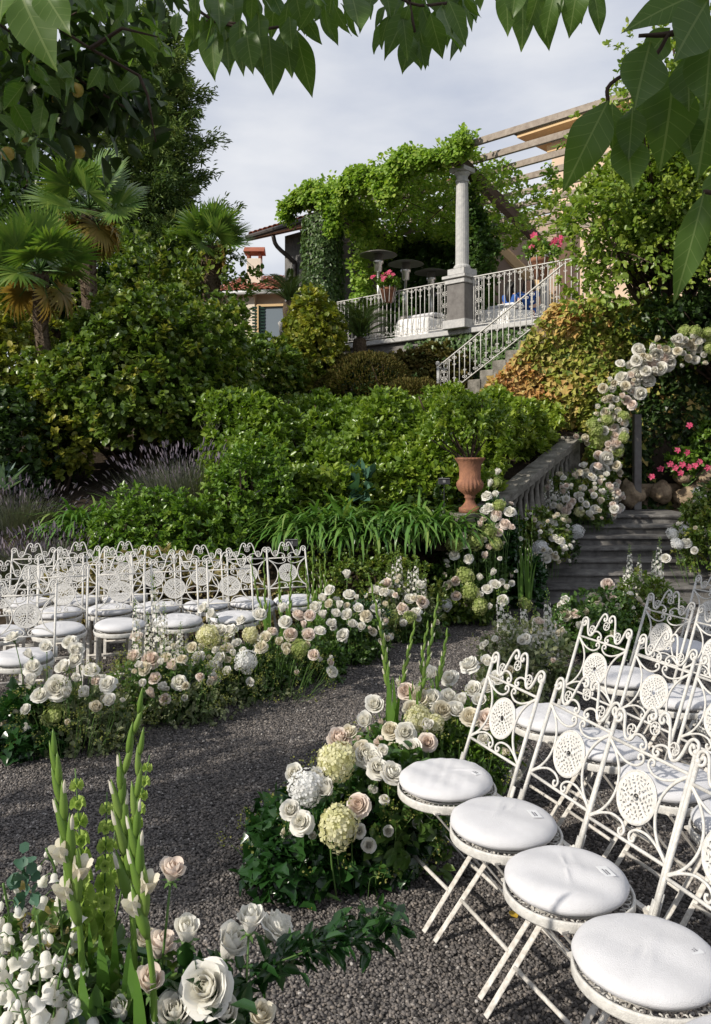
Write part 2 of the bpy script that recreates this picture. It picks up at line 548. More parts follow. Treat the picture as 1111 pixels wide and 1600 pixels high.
def shrub(name, label, center, radii, shoots, per, size, width, m, base_z, seed=1, amp=0.13, group=None, low=-0.55, inner=0.45, cat='shrub', spread=0.9, T=LEAF6, stem_r=0.035):
    """ellipsoid-ish shrub made of leafy shoots over a lumpy volume, on a few woody stems"""
    c = np.array(center, float)
    R = np.array(radii, float)
    root = thing(name, label, cat, (c[0], c[1], base_z), group=group)
    U = rdirs(int(shoots * 1.9))
    U = U[U[:, 2] > low][:shoots]
    f = lump(U, 6, amp, seed)[:, None]
    deep = np.where(rng.random(len(U)) < inner, rng.uniform(0.55, 0.93, len(U)), rng.uniform(0.9, 1.06, len(U)))[:, None]
    cen = c + U * R * f * deep
    keep = cen[:, 2] > base_z + 0.03
    cen, U = cen[keep], U[keep]
    O = unit(U / R * R.mean() * 0.8 + np.array([0, 0, 0.35]))
    P, D, s, tn, up = rosettes(cen, O, per, size, spread, size * 0.22)
    obj('foliage', leaves('foliage', P, D, s, width, m, tn, T, up), root, world=True)
    idx = rng.choice(len(cen), min(9, len(cen)), replace=False)
    tips = [Vector(c + (cen[i] - c) * 0.8) for i in idx]
    obj('stems', stems_mesh('stems', (c[0], c[1], base_z - 0.05), tips, stem_r, 0.008, M_twig), root, world=True)
    return root

# ================================================================== the ground
E = Vector((0.7071, -0.7071, 0))          # runs along the terrace edge, left-back to right-front
B = Vector((0.503, 0.864, 0))             # runs back into the terrace
C1 = Vector((2.11, 16.2, 0))              # front stone column
TZ = 4.2                                  # terrace floor


def xb(y):
    """left edge of the stair cut"""
    return np.interp(y, [7.0, 8.95, 9.1, 9.2, 12.2, 12.6, 13.0], [0.72, 0.80, 1.15, 1.42, 3.1, 3.2, 9.0])


def hill(x, y):
    x, y = np.asarray(x, float), np.asarray(y, float)
    h = np.interp(y, [7.75, 7.95, 8.4, 9.0, 12.5, 15, 17, 24, 60, 400], [-0.03, 0.12, 0.36, 0.72, 2.0, 2.72, 2.9, 3.9, 4.0, 4.0])
    h = h + 0.05 * np.sin(x * 2.1 + y) * np.clip(y - 8, 0, 1) + 0.04 * np.sin(x * 3.7 - y * 1.7) * np.clip(y - 8, 0, 1)
    return h


def hz(x, y):
    return float(hill(x, y))


# gravel sheet, out to the horizon
m = mat('gravel_bed', (0.20, 0.185, 0.175), 0.9, 0.15)
n = m.node_tree
bs = n.nodes['Principled BSDF']
t = n.nodes.new('ShaderNodeTexCoord')
vo = n.nodes.new('ShaderNodeTexVoronoi')
vo.inputs['Scale'].default_value = 75
cr = n.nodes.new('ShaderNodeValToRGB')
cr.color_ramp.elements[0].color = (0.03, 0.027, 0.025, 1)
cr.color_ramp.elements[1].color = (0.19, 0.172, 0.158, 1)
sp = n.nodes.new('ShaderNodeSeparateColor')
bp = n.nodes.new('ShaderNodeBump')
bp.inputs['Strength'].default_value = 1.0
bp.inputs['Distance'].default_value = 0.012
bp.invert = True
n.links.new(t.outputs['Object'], vo.inputs['Vector'])
n.links.new(vo.outputs['Color'], sp.inputs['Color'])
n.links.new(sp.outputs['Red'], cr.inputs['Fac'])
n.links.new(cr.outputs['Color'], bs.inputs['Base Color'])
n.links.new(vo.outputs['Distance'], bp.inputs['Height'])
n.links.new(bp.outputs['Normal'], bs.inputs['Normal'])
g = MB().add([(-400, -400, 0), (400, -400, 0), (400, 600, 0), (-400, 600, 0)], [(0, 1, 2, 3)]).mesh('gravel_ground', m)
tag(obj('gravel_ground', g), kind='structure')

# loose stones: a 0.6 m patch of real pebbles laid out by geometry nodes
NP = 3300
pt = 0.6
ico = []
phi = (1 + 5 ** .5) / 2
for a, b_ in ((1, phi), (-1, phi), (1, -phi), (-1, -phi)):
    ico += [(0, a, b_), (a, b_, 0), (b_, 0, a)]
ico = unit(np.array(ico, float))
from itertools import combinations
dmin = min(np.linalg.norm(ico[i] - ico[j]) for i, j in combinations(range(12), 2)) * 1.05
tri = []
for i, j, k in combinations(range(12), 3):
    if max(np.linalg.norm(ico[i] - ico[j]), np.linalg.norm(ico[j] - ico[k]), np.linalg.norm(ico[i] - ico[k])) < dmin:
        nn = np.cross(ico[j] - ico[i], ico[k] - ico[i])
        tri.append((i, j, k) if nn @ ico[i] > 0 else (i, k, j))
tri = np.array(tri)
pp = np.column_stack([rng.uniform(-pt / 2, pt / 2, NP), rng.uniform(-pt / 2, pt / 2, NP), rng.uniform(-0.001, 0.006, NP)])
sc = rng.uniform(0.0042, 0.0088, (NP, 1)) * np.column_stack([rng.uniform(.9, 1.35, NP), rng.uniform(.75, 1.1, NP), rng.uniform(.5, .85, NP)])
ang = rng.uniform(0, 2 * PI, NP)
base = ico[None] * (1 + rng.normal(size=(NP, 12, 1)) * 0.13) * sc[:, None, :]
tilt = rng.normal(size=NP) * 0.5
by, bz = base[..., 1] * np.cos(tilt)[:, None] - base[..., 2] * np.sin(tilt)[:, None], base[..., 1] * np.sin(tilt)[:, None] + base[..., 2] * np.cos(tilt)[:, None]
bx = base[..., 0]
X = bx * np.cos(ang)[:, None] - by * np.sin(ang)[:, None]
Y = bx * np.sin(ang)[:, None] + by * np.cos(ang)[:, None]
V = np.stack([X, Y, bz], -1) + pp[:, None, :]
Q = (tri[None] + (np.arange(NP) * 12)[:, None, None]).reshape(-1, 3)
M_peb = leaf_mat('pebble', [(0.032, 0.029, 0.028), (0.085, 0.078, 0.074), (0.145, 0.132, 0.125), (0.195, 0.17, 0.15), (0.42, 0.40, 0.38)], 0.8, 0.25, 0.0)
me = mesh_np('pebbles', V.reshape(-1, 3), Q, M_peb, np.repeat(np.clip(rng.beta(1.7, 2.4, NP), 0, 1), 12))
po = tag(obj('pebbles', me), 'loose grey gravel covering the court', 'gravel', kind='stuff')
ng = bpy.data.node_groups.new('lay_pebbles', 'GeometryNodeTree')
ng.interface.new_socket('Geometry', in_out='INPUT', socket_type='NodeSocketGeometry')
ng.interface.new_socket('Geometry', in_out='OUTPUT', socket_type='NodeSocketGeometry')
gi, go = ng.nodes.new('NodeGroupInput'), ng.nodes.new('NodeGroupOutput')
gr = ng.nodes.new('GeometryNodeMeshGrid')
gx, gy = 13, 16
gr.inputs['Size X'].default_value = (gx - 1) * pt * 0.97
gr.inputs['Size Y'].default_value = (gy - 1) * pt * 0.97
gr.inputs['Vertices X'].default_value = gx
gr.inputs['Vertices Y'].default_value = gy
tf = ng.nodes.new('GeometryNodeTransform')
tf.inputs['Translation'].default_value = (-0.1, 5.1, 0.0)
ip = ng.nodes.new('GeometryNodeInstanceOnPoints')
rv = ng.nodes.new('FunctionNodeRandomValue')
rv.data_type = 'INT'
rv.inputs[4].default_value = 0
rv.inputs[5].default_value = 3
ml = ng.nodes.new('ShaderNodeMath')
ml.operation = 'MULTIPLY'
ml.inputs[1].default_value = PI / 2
cx_ = ng.nodes.new('ShaderNodeCombineXYZ')
ng.links.new(gr.outputs['Mesh'], tf.inputs['Geometry'])
ng.links.new(tf.outputs['Geometry'], ip.inputs['Points'])
ng.links.new(gi.outputs[0], ip.inputs['Instance'])
ng.links.new(rv.outputs[2], ml.inputs[0])
ng.links.new(ml.outputs[0], cx_.inputs['Z'])
ng.links.new(cx_.outputs[0], ip.inputs['Rotation'])
ng.links.new(ip.outputs[0], go.inputs[0])
po.modifiers.new('lay', 'NODES').node_group = ng

# hillside
ys = np.concatenate([np.arange(7.7, 16.5, 0.12), np.arange(16.5, 40, 1.0), [60, 100, 200, 400]])
xs = np.concatenate([[-300, -100, -40, -20], np.arange(-10, 9.01, 0.12)])
GX, GY = np.meshgrid(xs, ys)
GZ = hill(GX, GY)
cut = GX > xb(GY)
GX = np.where(cut, np.minimum(GX, xb(GY) + 0.001 * (GX - xb(GY))), GX)
GZ = np.where(cut & (GX - xb(GY) > 0.0), -0.3, GZ)
V = np.stack([GX, GY, GZ], -1).reshape(-1, 3)
ny, nx = GX.shape
ii = (np.arange(ny - 1)[:, None] * nx + np.arange(nx - 1)[None]).ravel()
Q = np.stack([ii, ii + 1, ii + nx + 1, ii + nx], 1)
tag(obj('hillside', mesh_np('hillside', V, Q, M_soil, smooth=True)), kind='structure')
# bank to the right of the steps
b = MB()
b.prism([(4.62, 9.0), (12, 8.6), (12, 13.4), (4.9, 13.4), (4.72, 11.6)], -0.2, 0.75)
tag(obj('planting_bank', b.mesh('planting_bank', M_soil)), kind='structure')
# low stone edging where the gravel ends
ed = tag(obj('bed_edging', MB().bar((0.85, 8.9, 0.02), (1.9, 9.06, 0.02), 0.12, 0.10).mesh('bed_edging', M_stepstone, bevel=0.01)), kind='structure')

# ================================================================== garden steps
N_ST, RISE, RUN = 8, 0.115, 0.30
st = thing('stone_steps', 'flight of worn grey stone steps rising from gravel to flower arch', 'steps', (3.2, 9.2, 0))


def step_x(i):
    return 1.95 + 0.165 * i, 4.62 + 0.012 * i


for i in range(N_ST):
    x0, x1 = step_x(i)
    y0 = 9.2 + RUN * i
    y1 = y0 + RUN + 0.06 if i < N_ST - 1 else 13.0
    z1 = RISE * (i + 1)
    b = MB()
    prof = [(y0 + 0.035, -0.1), (y0 + 0.035, z1 - 0.055), (y0 + 0.012, z1 - 0.048), (y0, z1 - 0.03), (y0 + 0.006, z1 - 0.009), (y0 + 0.03, z1), (y1, z1), (y1, -0.1)]
    segs = 9
    vs, fs = [], []
    for s in range(segs + 1):
        x = x0 + (x1 - x0) * s / segs
        for (yy, zz) in prof:
            j = random.uniform(-1, 1)
            vs.append((x, yy + 0.004 * j, zz + (0.003 * j if zz > 0 else 0)))
    k = len(prof)
    for s in range(segs):
        for q in range(k):
            q2 = (q + 1) % k
            fs.append((s * k + q, (s + 1) * k + q, (s + 1) * k + q2, s * k + q2))
    fs += [tuple(range(k)), tuple(segs * k + q for q in range(k - 1, -1, -1))]
    b.add(vs, fs)
    obj('step', b.mesh('step', M_stepstone), st, world=True)
LZ = RISE * N_ST
tag(obj('landing', MB().prism([(2.6, 13.0), (9, 13.0), (9, 14.2), (2.6, 14.2)], -0.1, LZ - 0.005).mesh('landing', M_stepstone)), kind='structure')

# ================================================================== stone balustrade
PA, PB = Vector((1.40, 9.12, 0)), Vector((3.13, 12.0, 0))
za, zb_ = 1.10, 1.92
bal = thing('stone_balustrade', 'weathered stone balustrade sloping up beside the garden steps', 'balustrade', PA)
dv = (PB - PA).normalized()
nv = Vector((dv.y, -dv.x, 0))
b = MB()
segs = 14
for (w0, w1, dz0, dz1) in ((0.125, 0.125, 0.045, 0.0), (0.10, 0.10, 0.0, -0.07)):
    vs, fs = [], []
    for s in range(segs + 1):
        p = PA.lerp(PB, s / segs)
        z = za + (zb_ - za) * s / segs
        j = lambda: random.uniform(-.006, .006)
        for (sd, dz) in ((-w0, dz0), (w0, dz0), (w1, dz1), (-w1, dz1)):
            vs.append((p.x + nv.x * (sd + j()), p.y + nv.y * (sd + j()), z + dz + j() * 0.6))
    for s in range(segs):
        for q in range(4):
            fs.append((s * 4 + q, s * 4 + (q + 1) % 4, s * 4 + 4 + (q + 1) % 4, s * 4 + 4 + q))
    fs += [(3, 2, 1, 0), tuple(segs * 4 + q for q in range(4))]
    b.add(vs, fs)
obj('handrail', b.mesh('handrail', M_stone), bal, world=True)
b = MB()
vs = []
for s in (0, 1):
    p = PA.lerp(PB, s)
    for sd in (-0.12, 0.12):
        for z in (-0.1, (0.22, 1.02)[s]):
            vs.append((p.x + nv.x * sd, p.y + nv.y * sd, z))
b.add(vs, [(0, 1, 3, 2), (4, 6, 7, 5), (0, 4, 5, 1), (2, 3, 7, 6), (1, 5, 7, 3)])
obj('plinth', b.mesh('plinth', M_stone), bal, world=True)
prof = [(0.055, 0), (0.055, 0.06), (0.03, 0.09), (0.028, 0.15), (0.05, 0.30), (0.055, 0.38), (0.034, 0.52), (0.028, 0.62), (0.05, 0.66), (0.05, 0.74)]
bm_ = MB().lathe(prof, 10).mesh('baluster', M_stone, True)
for s in range(15):
    f = (s + 0.8) / 15.6
    p = PA.lerp(PB, f)
    z0 = 0.22 + 0.80 * f
    hgt = (za + (zb_ - za) * f - 0.07) - z0
    obj('baluster', bm_, bal, (p.x, p.y, z0), scale=(1, 1, hgt / 0.74), world=True)
b = MB()
b.box((PB.x + 0.02, PB.y + 0.1, 1.42), (0.24, 0.24, 1.02), 0.55)
b.box((PB.x + 0.02, PB.y + 0.1, 1.955), (0.32, 0.32, 0.05), 0.55)
b.box((PB.x + 0.02, PB.y + 0.1, 2.0), (0.29, 0.29, 0.04), 0.55)
obj('end_post', b.mesh('end_post', M_stone, bevel=0.012), bal, world=True)

pd = thing('stone_pedestal', 'moulded stone pedestal carrying the terracotta urn', 'pedestal', (1.25, 8.95, 0))
b = MB()
for (w, z0, z1) in ((0.34, -0.05, 0.16), (0.27, 0.16, 0.90), (0.29, 0.90, 0.94), (0.33, 0.94, 0.99), (0.30, 0.99, 1.04), (0.36, 1.04, 1.09), (0.38, 1.09, 1.13)):
    b.box((1.25, 8.95, (z0 + z1) / 2), (w, w, z1 - z0 - 0.002), 0.12)
obj('shaft', b.mesh('shaft', M_stone, bevel=0.006), pd, world=True)

ur = thing('terracotta_urn', 'fluted terracotta urn with a leafy shrub on the stone pedestal', 'urn', (1.25, 8.95, 1.132))
prof = [(0.0, 0.0), (0.115, 0.0), (0.115, 0.05), (0.095, 0.06), (0.07, 0.085), (0.048, 0.12), (0.045, 0.15), (0.062, 0.165), (0.05, 0.18), (0.07, 0.205), (0.115, 0.24), (0.138, 0.285), (0.138, 0.32), (0.125, 0.345), (0.112, 0.37), (0.112, 0.46), (0.122, 0.53), (0.15, 0.575), (0.158, 0.585), (0.155, 0.60), (0.135, 0.595), (0.11, 0.54), (0.0, 0.53)]
rip = lambda i, a: 1 + (0.045 * math.cos(a * 20) if 9 <= i <= 13 else (0.02 * math.cos(a * 26) if 17 <= i <= 19 else 0))
obj('bowl', MB().lathe(prof, 80, ripple=rip).mesh('bowl', M_terracotta, True), ur, scale=(1.04, 1.04, 1.0))
U = rdirs(420)
U = U[U[:, 2] > -0.35]
cen = np.array([1.25, 8.95, 2.07]) + U * np.array([.40, .36, .34]) * rng.uniform(.5, 1.05, (len(U), 1)) * lump(U, 5, .15, 4)[:, None]
P, D, s, tn, up = rosettes(cen, unit(U + [0, 0, .6]), 11, 0.075, 0.9, 0.02)
obj('foliage', leaves('foliage', P, D, s, 0.26, L_hedge, tn, ups=up), ur, world=True)
obj('stems', stems_mesh('stems', (1.25, 8.95, 1.66), [Vector(c) for c in cen[::25]], 0.012, 0.004, M_twig), ur, world=True)

# ================================================================== terrace
def ept(t, s=0.0, z=0.0):
    p = C1 + E * t + B * s
    return Vector((p.x, p.y, z))


ter = thing('terrace_wall', 'low rendered terrace wall with a pale stone coping below the pergola', 'wall', ept(0, 0, 2.4))
NF = Vector((-0.7071, -0.7071, 0))           # out of the terrace, towards the garden
poly = [ept(-5.4, 0), ept(4.6, 0), ept(9, 9), ept(-5.4, 9)]
obj('wall', MB().prism([(p.x, p.y) for p in poly], 1.5, TZ - 0.10).mesh('wall', M_darkstone), ter, world=True)
poly = [ept(-5.5, 0) + NF * 0.12, ept(4.7, 0) + NF * 0.12, ept(9.2, 9), ept(-5.5, 9)]
obj('coping', MB().prism([(p.x, p.y) for p in poly], TZ - 0.098, TZ).mesh('coping', M_granite, bevel=0.012), ter, world=True)

# wrought-iron railings
def spiral(c, r0, r1, a0, a1, n=11):
    return [(c[0] + (r0 + (r1 - r0) * i / (n - 1)) * math.cos(a0 + (a1 - a0) * i / (n - 1)), 0, c[1] + (r0 + (r1 - r0) * i / (n - 1)) * math.sin(a0 + (a1 - a0) * i / (n - 1))) for i in range(n)]


def baluster_mesh(h, kind):
    b = MB()
    b.tube([(0, 0, 0), (0, 0, h)], 0.0085, 5)
    if kind == 'scroll':
        for z, sg in ((h - 0.13, 1), (0.13, -1)):
            for sx in (-1, 1):
                b.tube([(sx * p[0], 0, z + sg * p[2]) for p in [(0.004, 0, -0.07)] + spiral((0.030, 0.052), 0.028, 0.008, PI * 1.05, -PI * 0.9)], 0.0065, 4)
                b.tube([(sx * p[0], 0, z + sg * p[2]) for p in [(0.004, 0, -0.02)] + spiral((0.022, -0.062), 0.020, 0.006, PI * .8, PI * 2.6, 9)], 0.0055, 4)
            b.lathe([(0.004, -.02), (0.017, 0), (0.004, .02)], 6, (0, 0, z - sg * 0.02))
    elif kind == 'plain':
        for z, sg in ((h - 0.07, 1), (0.07, -1)):
            for sx in (-1, 1):
                b.tube([(sx * p[0], 0, z + sg * p[2]) for p in [(0.003, 0, -0.05)] + spiral((0.027, 0.018), 0.026, 0.007, PI * 1.05, -PI * 0.9)], 0.0060, 4)
    else:                     # end panel of stacked C scrolls
        for k in range(4):
            z = h * (k + 0.5) / 4
            for sx in (-1, 1):
                for sg in (-1, 1):
                    b.tube([(sx * p[0], 0, z + sg * p[2]) for p in [(0.075, 0, 0.0)] + spiral((0.045, h / 8 - 0.028), 0.032, 0.008, 0, -PI * 1.9 * -1, 11)], 0.0065, 4)
            b.lathe([(0.004, -.02), (0.02, 0), (0.004, .02)], 6, (0, 0, z))
    return b.mesh('baluster', M_white, True)


def railing(name, label, a, b_, h, ends=(True, True), gap=0.118):
    a, b_ = Vector(a), Vector(b_)
    root = thing(name, label, 'railing', a)
    d = b_ - a
    hd = Vector((d.x, d.y, 0))
    L = hd.length
    rz = math.atan2(d.y, d.x)
    up = Vector((0, 0, 1))
    obj('top_rail', MB().bar(a + up * h, b_ + up * h, 0.035, 0.016).mesh('top_rail', M_white), root, world=True)
    obj('bottom_rail', MB().bar(a + up * 0.06, b_ + up * 0.06, 0.025, 0.012).mesh('bottom_rail', M_white), root, world=True)
    key = round(h, 2)
    ms = {k: baluster_mesh(h - 0.06, k) for k in ('scroll', 'plain', 'end')}
    x = 0.0
    xs = []
    if ends[0]:
        xs += [(0.0, 'plain'), (0.12, 'end'), (0.24, 'plain')]
        x = 0.24
    lim = L - (0.24 if ends[1] else 0)
    i = 0
    x += gap
    while x < lim - gap * 0.4:
        xs.append((x, 'scroll' if i % 2 == 0 else 'plain'))
        x += gap
        i += 1
    if ends[1]:
        xs += [(L - 0.24, 'plain'), (L - 0.12, 'end'), (L, 'plain')]
    for (q, k) in xs:
        p = a + d * (q / L)
        obj('baluster' if k != 'end' else 'scroll_panel', ms[k], root, p + up * 0.06, (0, 0, rz), world=True)
    return root


railing('terrace_railing', 'white wrought-iron terrace railing left of the stone column', ept(-3.55, 0, TZ) + NF * 0.02, ept(-0.30, 0, TZ) + NF * 0.02, 1.0)
railing('terrace_railing', 'white wrought-iron terrace railing right of the stone column', ept(0.30, 0, TZ) + NF * 0.02, ept(2.9, 0, TZ) + NF * 0.02, 1.0, (True, False))

# upper stairs along the terrace wall
us = thing('upper_stairs', 'stone stairs climbing to the terrace behind white railing', 'steps', (1.7, 15.2, 2.6))
S0 = Vector((1.55, 15.2, 0))
n_u, ru, ri = 9, 0.27, 0.152
for i in range(n_u):
    a = S0 + E * (0.1 + i * ru)
    c = a + E * (ru / 2 + 0.02) - NF * 0.42
    obj('step', MB().box((c.x, c.y, (1.6 + 2.78 + i * ri) / 2), (ru + 0.04, 0.80, 2.78 + i * ri - 1.6), math.atan2(E.y, E.x)).mesh('step', M_stone, bevel=0.008), us, world=True)
railing('stair_railing', 'white wrought-iron railing sloping down the upper stairs', S0 + Vector((0, 0, 2.68)), S0 + E * 2.6 + Vector((0, 0, 2.68 + 2.6 / ru * ri)), 0.70, (True, False))
nb = S0 + Vector((-0.02, 0.03, 2.6))
np_ = thing('newel_post', 'small iron newel post with a ball at the foot of upper railing', 'post', nb)
obj('post', MB().tube([(0, 0, 0), (0, 0, 0.78)], 0.02, 8).lathe([(0.012, 0.78), (0.03, 0.80), (0.045, 0.83), (0.03, 0.865), (0.004, 0.875)], 10).mesh('post', M_granite, True), np_)

# ================================================================== pergola
per = thing('pergola', 'wooden pergola with stone columns and open rafters on the terrace', 'pergola', ept(0, 0, TZ))


def column(p, z0, part='column', ivy=False):
    b = MB()
    rz = math.atan2(E.y, E.x)
    b.box((p.x, p.y, z0 + 0.09), (0.56, 0.56, 0.18), rz, 1)
    b.box((p.x, p.y, z0 + 0.53), (0.44, 0.44, 0.70), rz, 0)
    b.box((p.x, p.y, z0 + 0.93), (0.50, 0.50, 0.10), rz, 1)
    b.box((p.x, p.y, z0 + 1.015), (0.58, 0.58, 0.07), rz, 1)
    b.box((p.x, p.y, z0 + 1.12), (0.42, 0.42, 0.14), rz, 1)
    o = obj('pedestal', b.mesh('pedestal', [M_darkstone, M_granite], bevel=0.01), per, world=True)
    b = MB()
    b.lathe([(0.17, 1.19), (0.17, 1.24), (0.135, 1.28), (0.132, 1.5), (0.13, 2.2), (0.118, 2.85), (0.115, 2.9), (0.135, 2.91), (0.135, 2.95), (0.112, 2.96), (0.112, 3.02), (0.15, 3.07), (0.16, 3.10)], 20, (p.x, p.y, z0))
    b.box((p.x, p.y, z0 + 3.145), (0.36, 0.36, 0.08), rz)
    obj('column', b.mesh('column', M_granite), per, world=True)


column(ept(0), TZ)
C2 = Vector((4.79, 20.8, 0))
column(C2, TZ - 0.55)
BZ = TZ + 3.19
Bd = (C2 - C1).normalized()
for t0 in (0.0, -4.1):
    a = C1 + E * t0 - Bd * 0.35
    c = C1 + E * t0 + Bd * 5.8
    za_ = BZ + 0.12
    zc_ = (BZ + 0.12) if t0 else BZ - 0.43
    obj('beam', MB().bar((a.x, a.y, za_ - 0.0), (c.x, c.y, zc_), 0.17, 0.24).mesh('beam', M_beam, bevel=0.008), per, world=True)
rafters = []
for i in range(9):
    s = -0.12 + 0.66 * i
    o_ = C1 + Bd * s
    zf = BZ + 0.24 + 0.07 - 0.55 * max(0, s) / 6.1 + 0.003
    a, c = o_ + E * -5.0, o_ + E * (3.6 + 0.2 * (i % 2))
    dz = random.uniform(-.015, .015)
    obj('rafter', MB().bar((a.x, a.y, zf + dz + 0.12), (c.x, c.y, zf + dz), 0.075, 0.125).mesh('rafter', M_wood, bevel=0.004), per, world=True)
    rafters.append((a, c, zf))
# ivy-grown left pier (brick core, ivy sheath)
IP = ept(-4.05, 0.0, TZ) + NF * 0.02
pier = thing('ivy_pier', 'pergola pier wrapped in dense dark green ivy beside grey house', 'pier', (IP.x, IP.y, 2.7))
obj('core', MB().box((0, 0, 2.3), (0.5, 0.5, 4.6), PI / 4).mesh('core', M_darkstone), pier)
nl = 6500
a = rng.uniform(0, 2 * PI, nl)
z = rng.uniform(3.6, 7.25, nl)
sq = 0.40 / np.maximum(np.abs(np.cos(a)), np.abs(np.sin(a))) ** 0.55
rr = sq * (1 + .05 * np.sin(z * 4 + a * 3)) * rng.uniform(.88, 1.05, nl)
ca, sa = np.cos(a + PI / 4), np.sin(a + PI / 4)
P = np.stack([IP.x + rr * ca, IP.y + rr * sa, z], 1)
O = np.stack([ca, sa, np.zeros(nl)], 1)
D = unit(O * 0.35 + np.array([0, 0, -0.8]) + rng.normal(size=(nl, 3)) * 0.4)
obj('ivy', leaves('ivy', P, D, rng.uniform(.06, .1, nl), 0.5, L_ivy, T=IVY, ups=O + rng.normal(size=(nl, 3)) * .35), pier, world=True)

# ================================================================== creeper on the pergola
vine = thing('creeper', 'bright green creeper draped over the left half of the pergola', 'creeper', ept(-2, 0, TZ))


def vine_mesh(cen, outw, per_, size, m, hang=0.6):
    P, D, s, tn, up = rosettes(cen, unit(outw), per_, size, 0.7, 0.05, 0.7)
    D = unit(D + np.array([0, 0, -hang]))
    return leaves('creeper_leaves', P, D, s, 0.42, m, tn, ups=np.repeat(outw, per_, 0) + rng.normal(size=P.shape) * .35)


def plane_pts(n, t0, t1, s0, s1):
    t = rng.uniform(t0, t1, n)
    s = rng.uniform(s0, s1, n)
    xy = np.array(C1)[:2][None] + t[:, None] * np.array(E)[:2] + s[:, None] * np.array(Bd)[:2]
    return t, s, xy


# roof blanket, thick at the front edge and thinning to the right
t, s, xy = plane_pts(2700, -4.9, 0.5, -0.45, 5.2)
keep = rng.random(len(t)) < np.clip(1.05 - np.clip(t + 0.6, 0, 2) * 0.9, 0.08, 1)
t, s, xy = t[keep], s[keep], xy[keep]
z = 7.66 + 0.16 * np.sin(t * 2.6 + s) + rng.uniform(-.22, .28, len(t)) - 0.09 * np.clip(s, 0, 9)
cen = np.column_stack([xy, z])
obj('roof_growth', vine_mesh(cen, np.tile((0., -.15, 1.), (len(cen), 1)), 9, 0.10, L_vine, 0.3), vine, world=True)
# front fringe
t, s, xy = plane_pts(1500, -5.1, 0.35, -0.62, -0.12)
drop = (0.62 + 0.30 * np.sin(t * 3.1) + 0.18 * np.sin(t * 7.3 + 1)) * np.clip(1.0 - 0.28 * np.clip(t + 2.6, -1, 3), 0.45, 1.0) * np.where(t < -3.5, .62, 1.0)
z = 7.74 - rng.random(len(t)) ** 1.3 * drop + 0.14 * np.sin(t * 4.2)
cen = np.column_stack([xy, z])
obj('front_fringe', vine_mesh(cen, np.tile((-.55, -.6, .45), (len(cen), 1)), 12, 0.098, L_vine, 0.55), vine, world=True)
# trails on rafters right of the column
cl = []
for (px, py, sp) in ((775, 262, .22), (800, 275, .2), (820, 300, .2), (790, 300, .25), (760, 275, .22), (745, 290, .2), (838, 318, .15), (870, 290, .13), (868, 318, .10), (860, 270, .1), (815, 345, .15)):
    c = at(px, py, 16.6)
    cl.append(np.array(c) + rng.normal(size=(15, 3)) * sp * .85 * np.array([1, 1, .7]))
cen = np.concatenate(cl)
obj('rafter_trails', vine_mesh(cen, np.tile((-.3, -.4, .8), (len(cen), 1)), 6, 0.105, L_vine, 0.4), vine, world=True)
# hanging spray right of the column
cl = []
for (px, py, sp, k) in ((745, 330, .10, 40), (752, 350, .10, 34), (760, 378, .13, 44), (766, 396, .12, 36), (748, 415, .07, 18), (744, 432, .05, 10), (740, 300, .10, 26), (735, 345, .08, 14)):
    c = at(px, py, 16.75)
    cl.append(np.array(c) + rng.normal(size=(k, 3)) * sp)
cen = np.concatenate(cl)
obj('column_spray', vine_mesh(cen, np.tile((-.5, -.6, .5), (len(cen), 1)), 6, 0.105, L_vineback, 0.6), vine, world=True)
# curtain at the back and the left inner drape
t, s, xy = plane_pts(1700, -4.6, -1.0, 3.6, 4.4)
z = rng.uniform(4.5, 7.6, len(t))
cen = np.column_stack([xy, z])
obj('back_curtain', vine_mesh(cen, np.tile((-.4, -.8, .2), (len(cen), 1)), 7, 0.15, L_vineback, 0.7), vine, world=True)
t, s, xy = plane_pts(300, -3.35, -2.95, 0.2, 0.9)
z = rng.uniform(4.6, 7.4, len(t))
cen = np.column_stack([xy, z])
obj('side_drape', vine_mesh(cen, np.tile((-.3, -.8, .3), (len(cen), 1)), 7, 0.11, L_vine, 0.7), vine, world=True)
b = MB()
for i in range(16):
    tt = random.uniform(-4.6, 0)
    a = C1 + E * tt + Bd * random.uniform(-.2, 4)
    b.tube(crom([(a.x, a.y, 7.5), (a.x + random.uniform(-.6, .6), a.y + random.uniform(-.3, .3), 7.65), (a.x + random.uniform(-1, 1), a.y + random.uniform(-.5, .5), 7.5 - random.uniform(0, .7))], 4), 0.012, 4)
obj('vine_stems', b.mesh('vine_stems', M_twig, True), vine, world=True)

# ================================================================== houses
def tiled(b, o, ux, uy, w, l, rows, per=0.22, mi=0):
    """barrel tiles: o corner, ux along the eave, uy up the slope"""
    nrm = ux.cross(uy).normalized()
    nc = int(w / per)
    for r_ in range(rows):
        for c_ in range(nc):
            vs = []
            for e_ in (0, 1):
                p = o + ux * ((c_ + 0.5) * per) + uy * ((r_ + e_ * 1.04) * l / rows)
                lift = 0.035 if e_ == 0 else 0.01
                for k in range(5):
                    a = PI * k / 4
                    vs.append(p + ux * (math.cos(a) * per * 0.5) + nrm * (math.sin(a) * per * 0.32 + lift))
            b.add(vs, [(k, k + 1, k + 6, k + 5) for k in range(4)], mi)
    return b


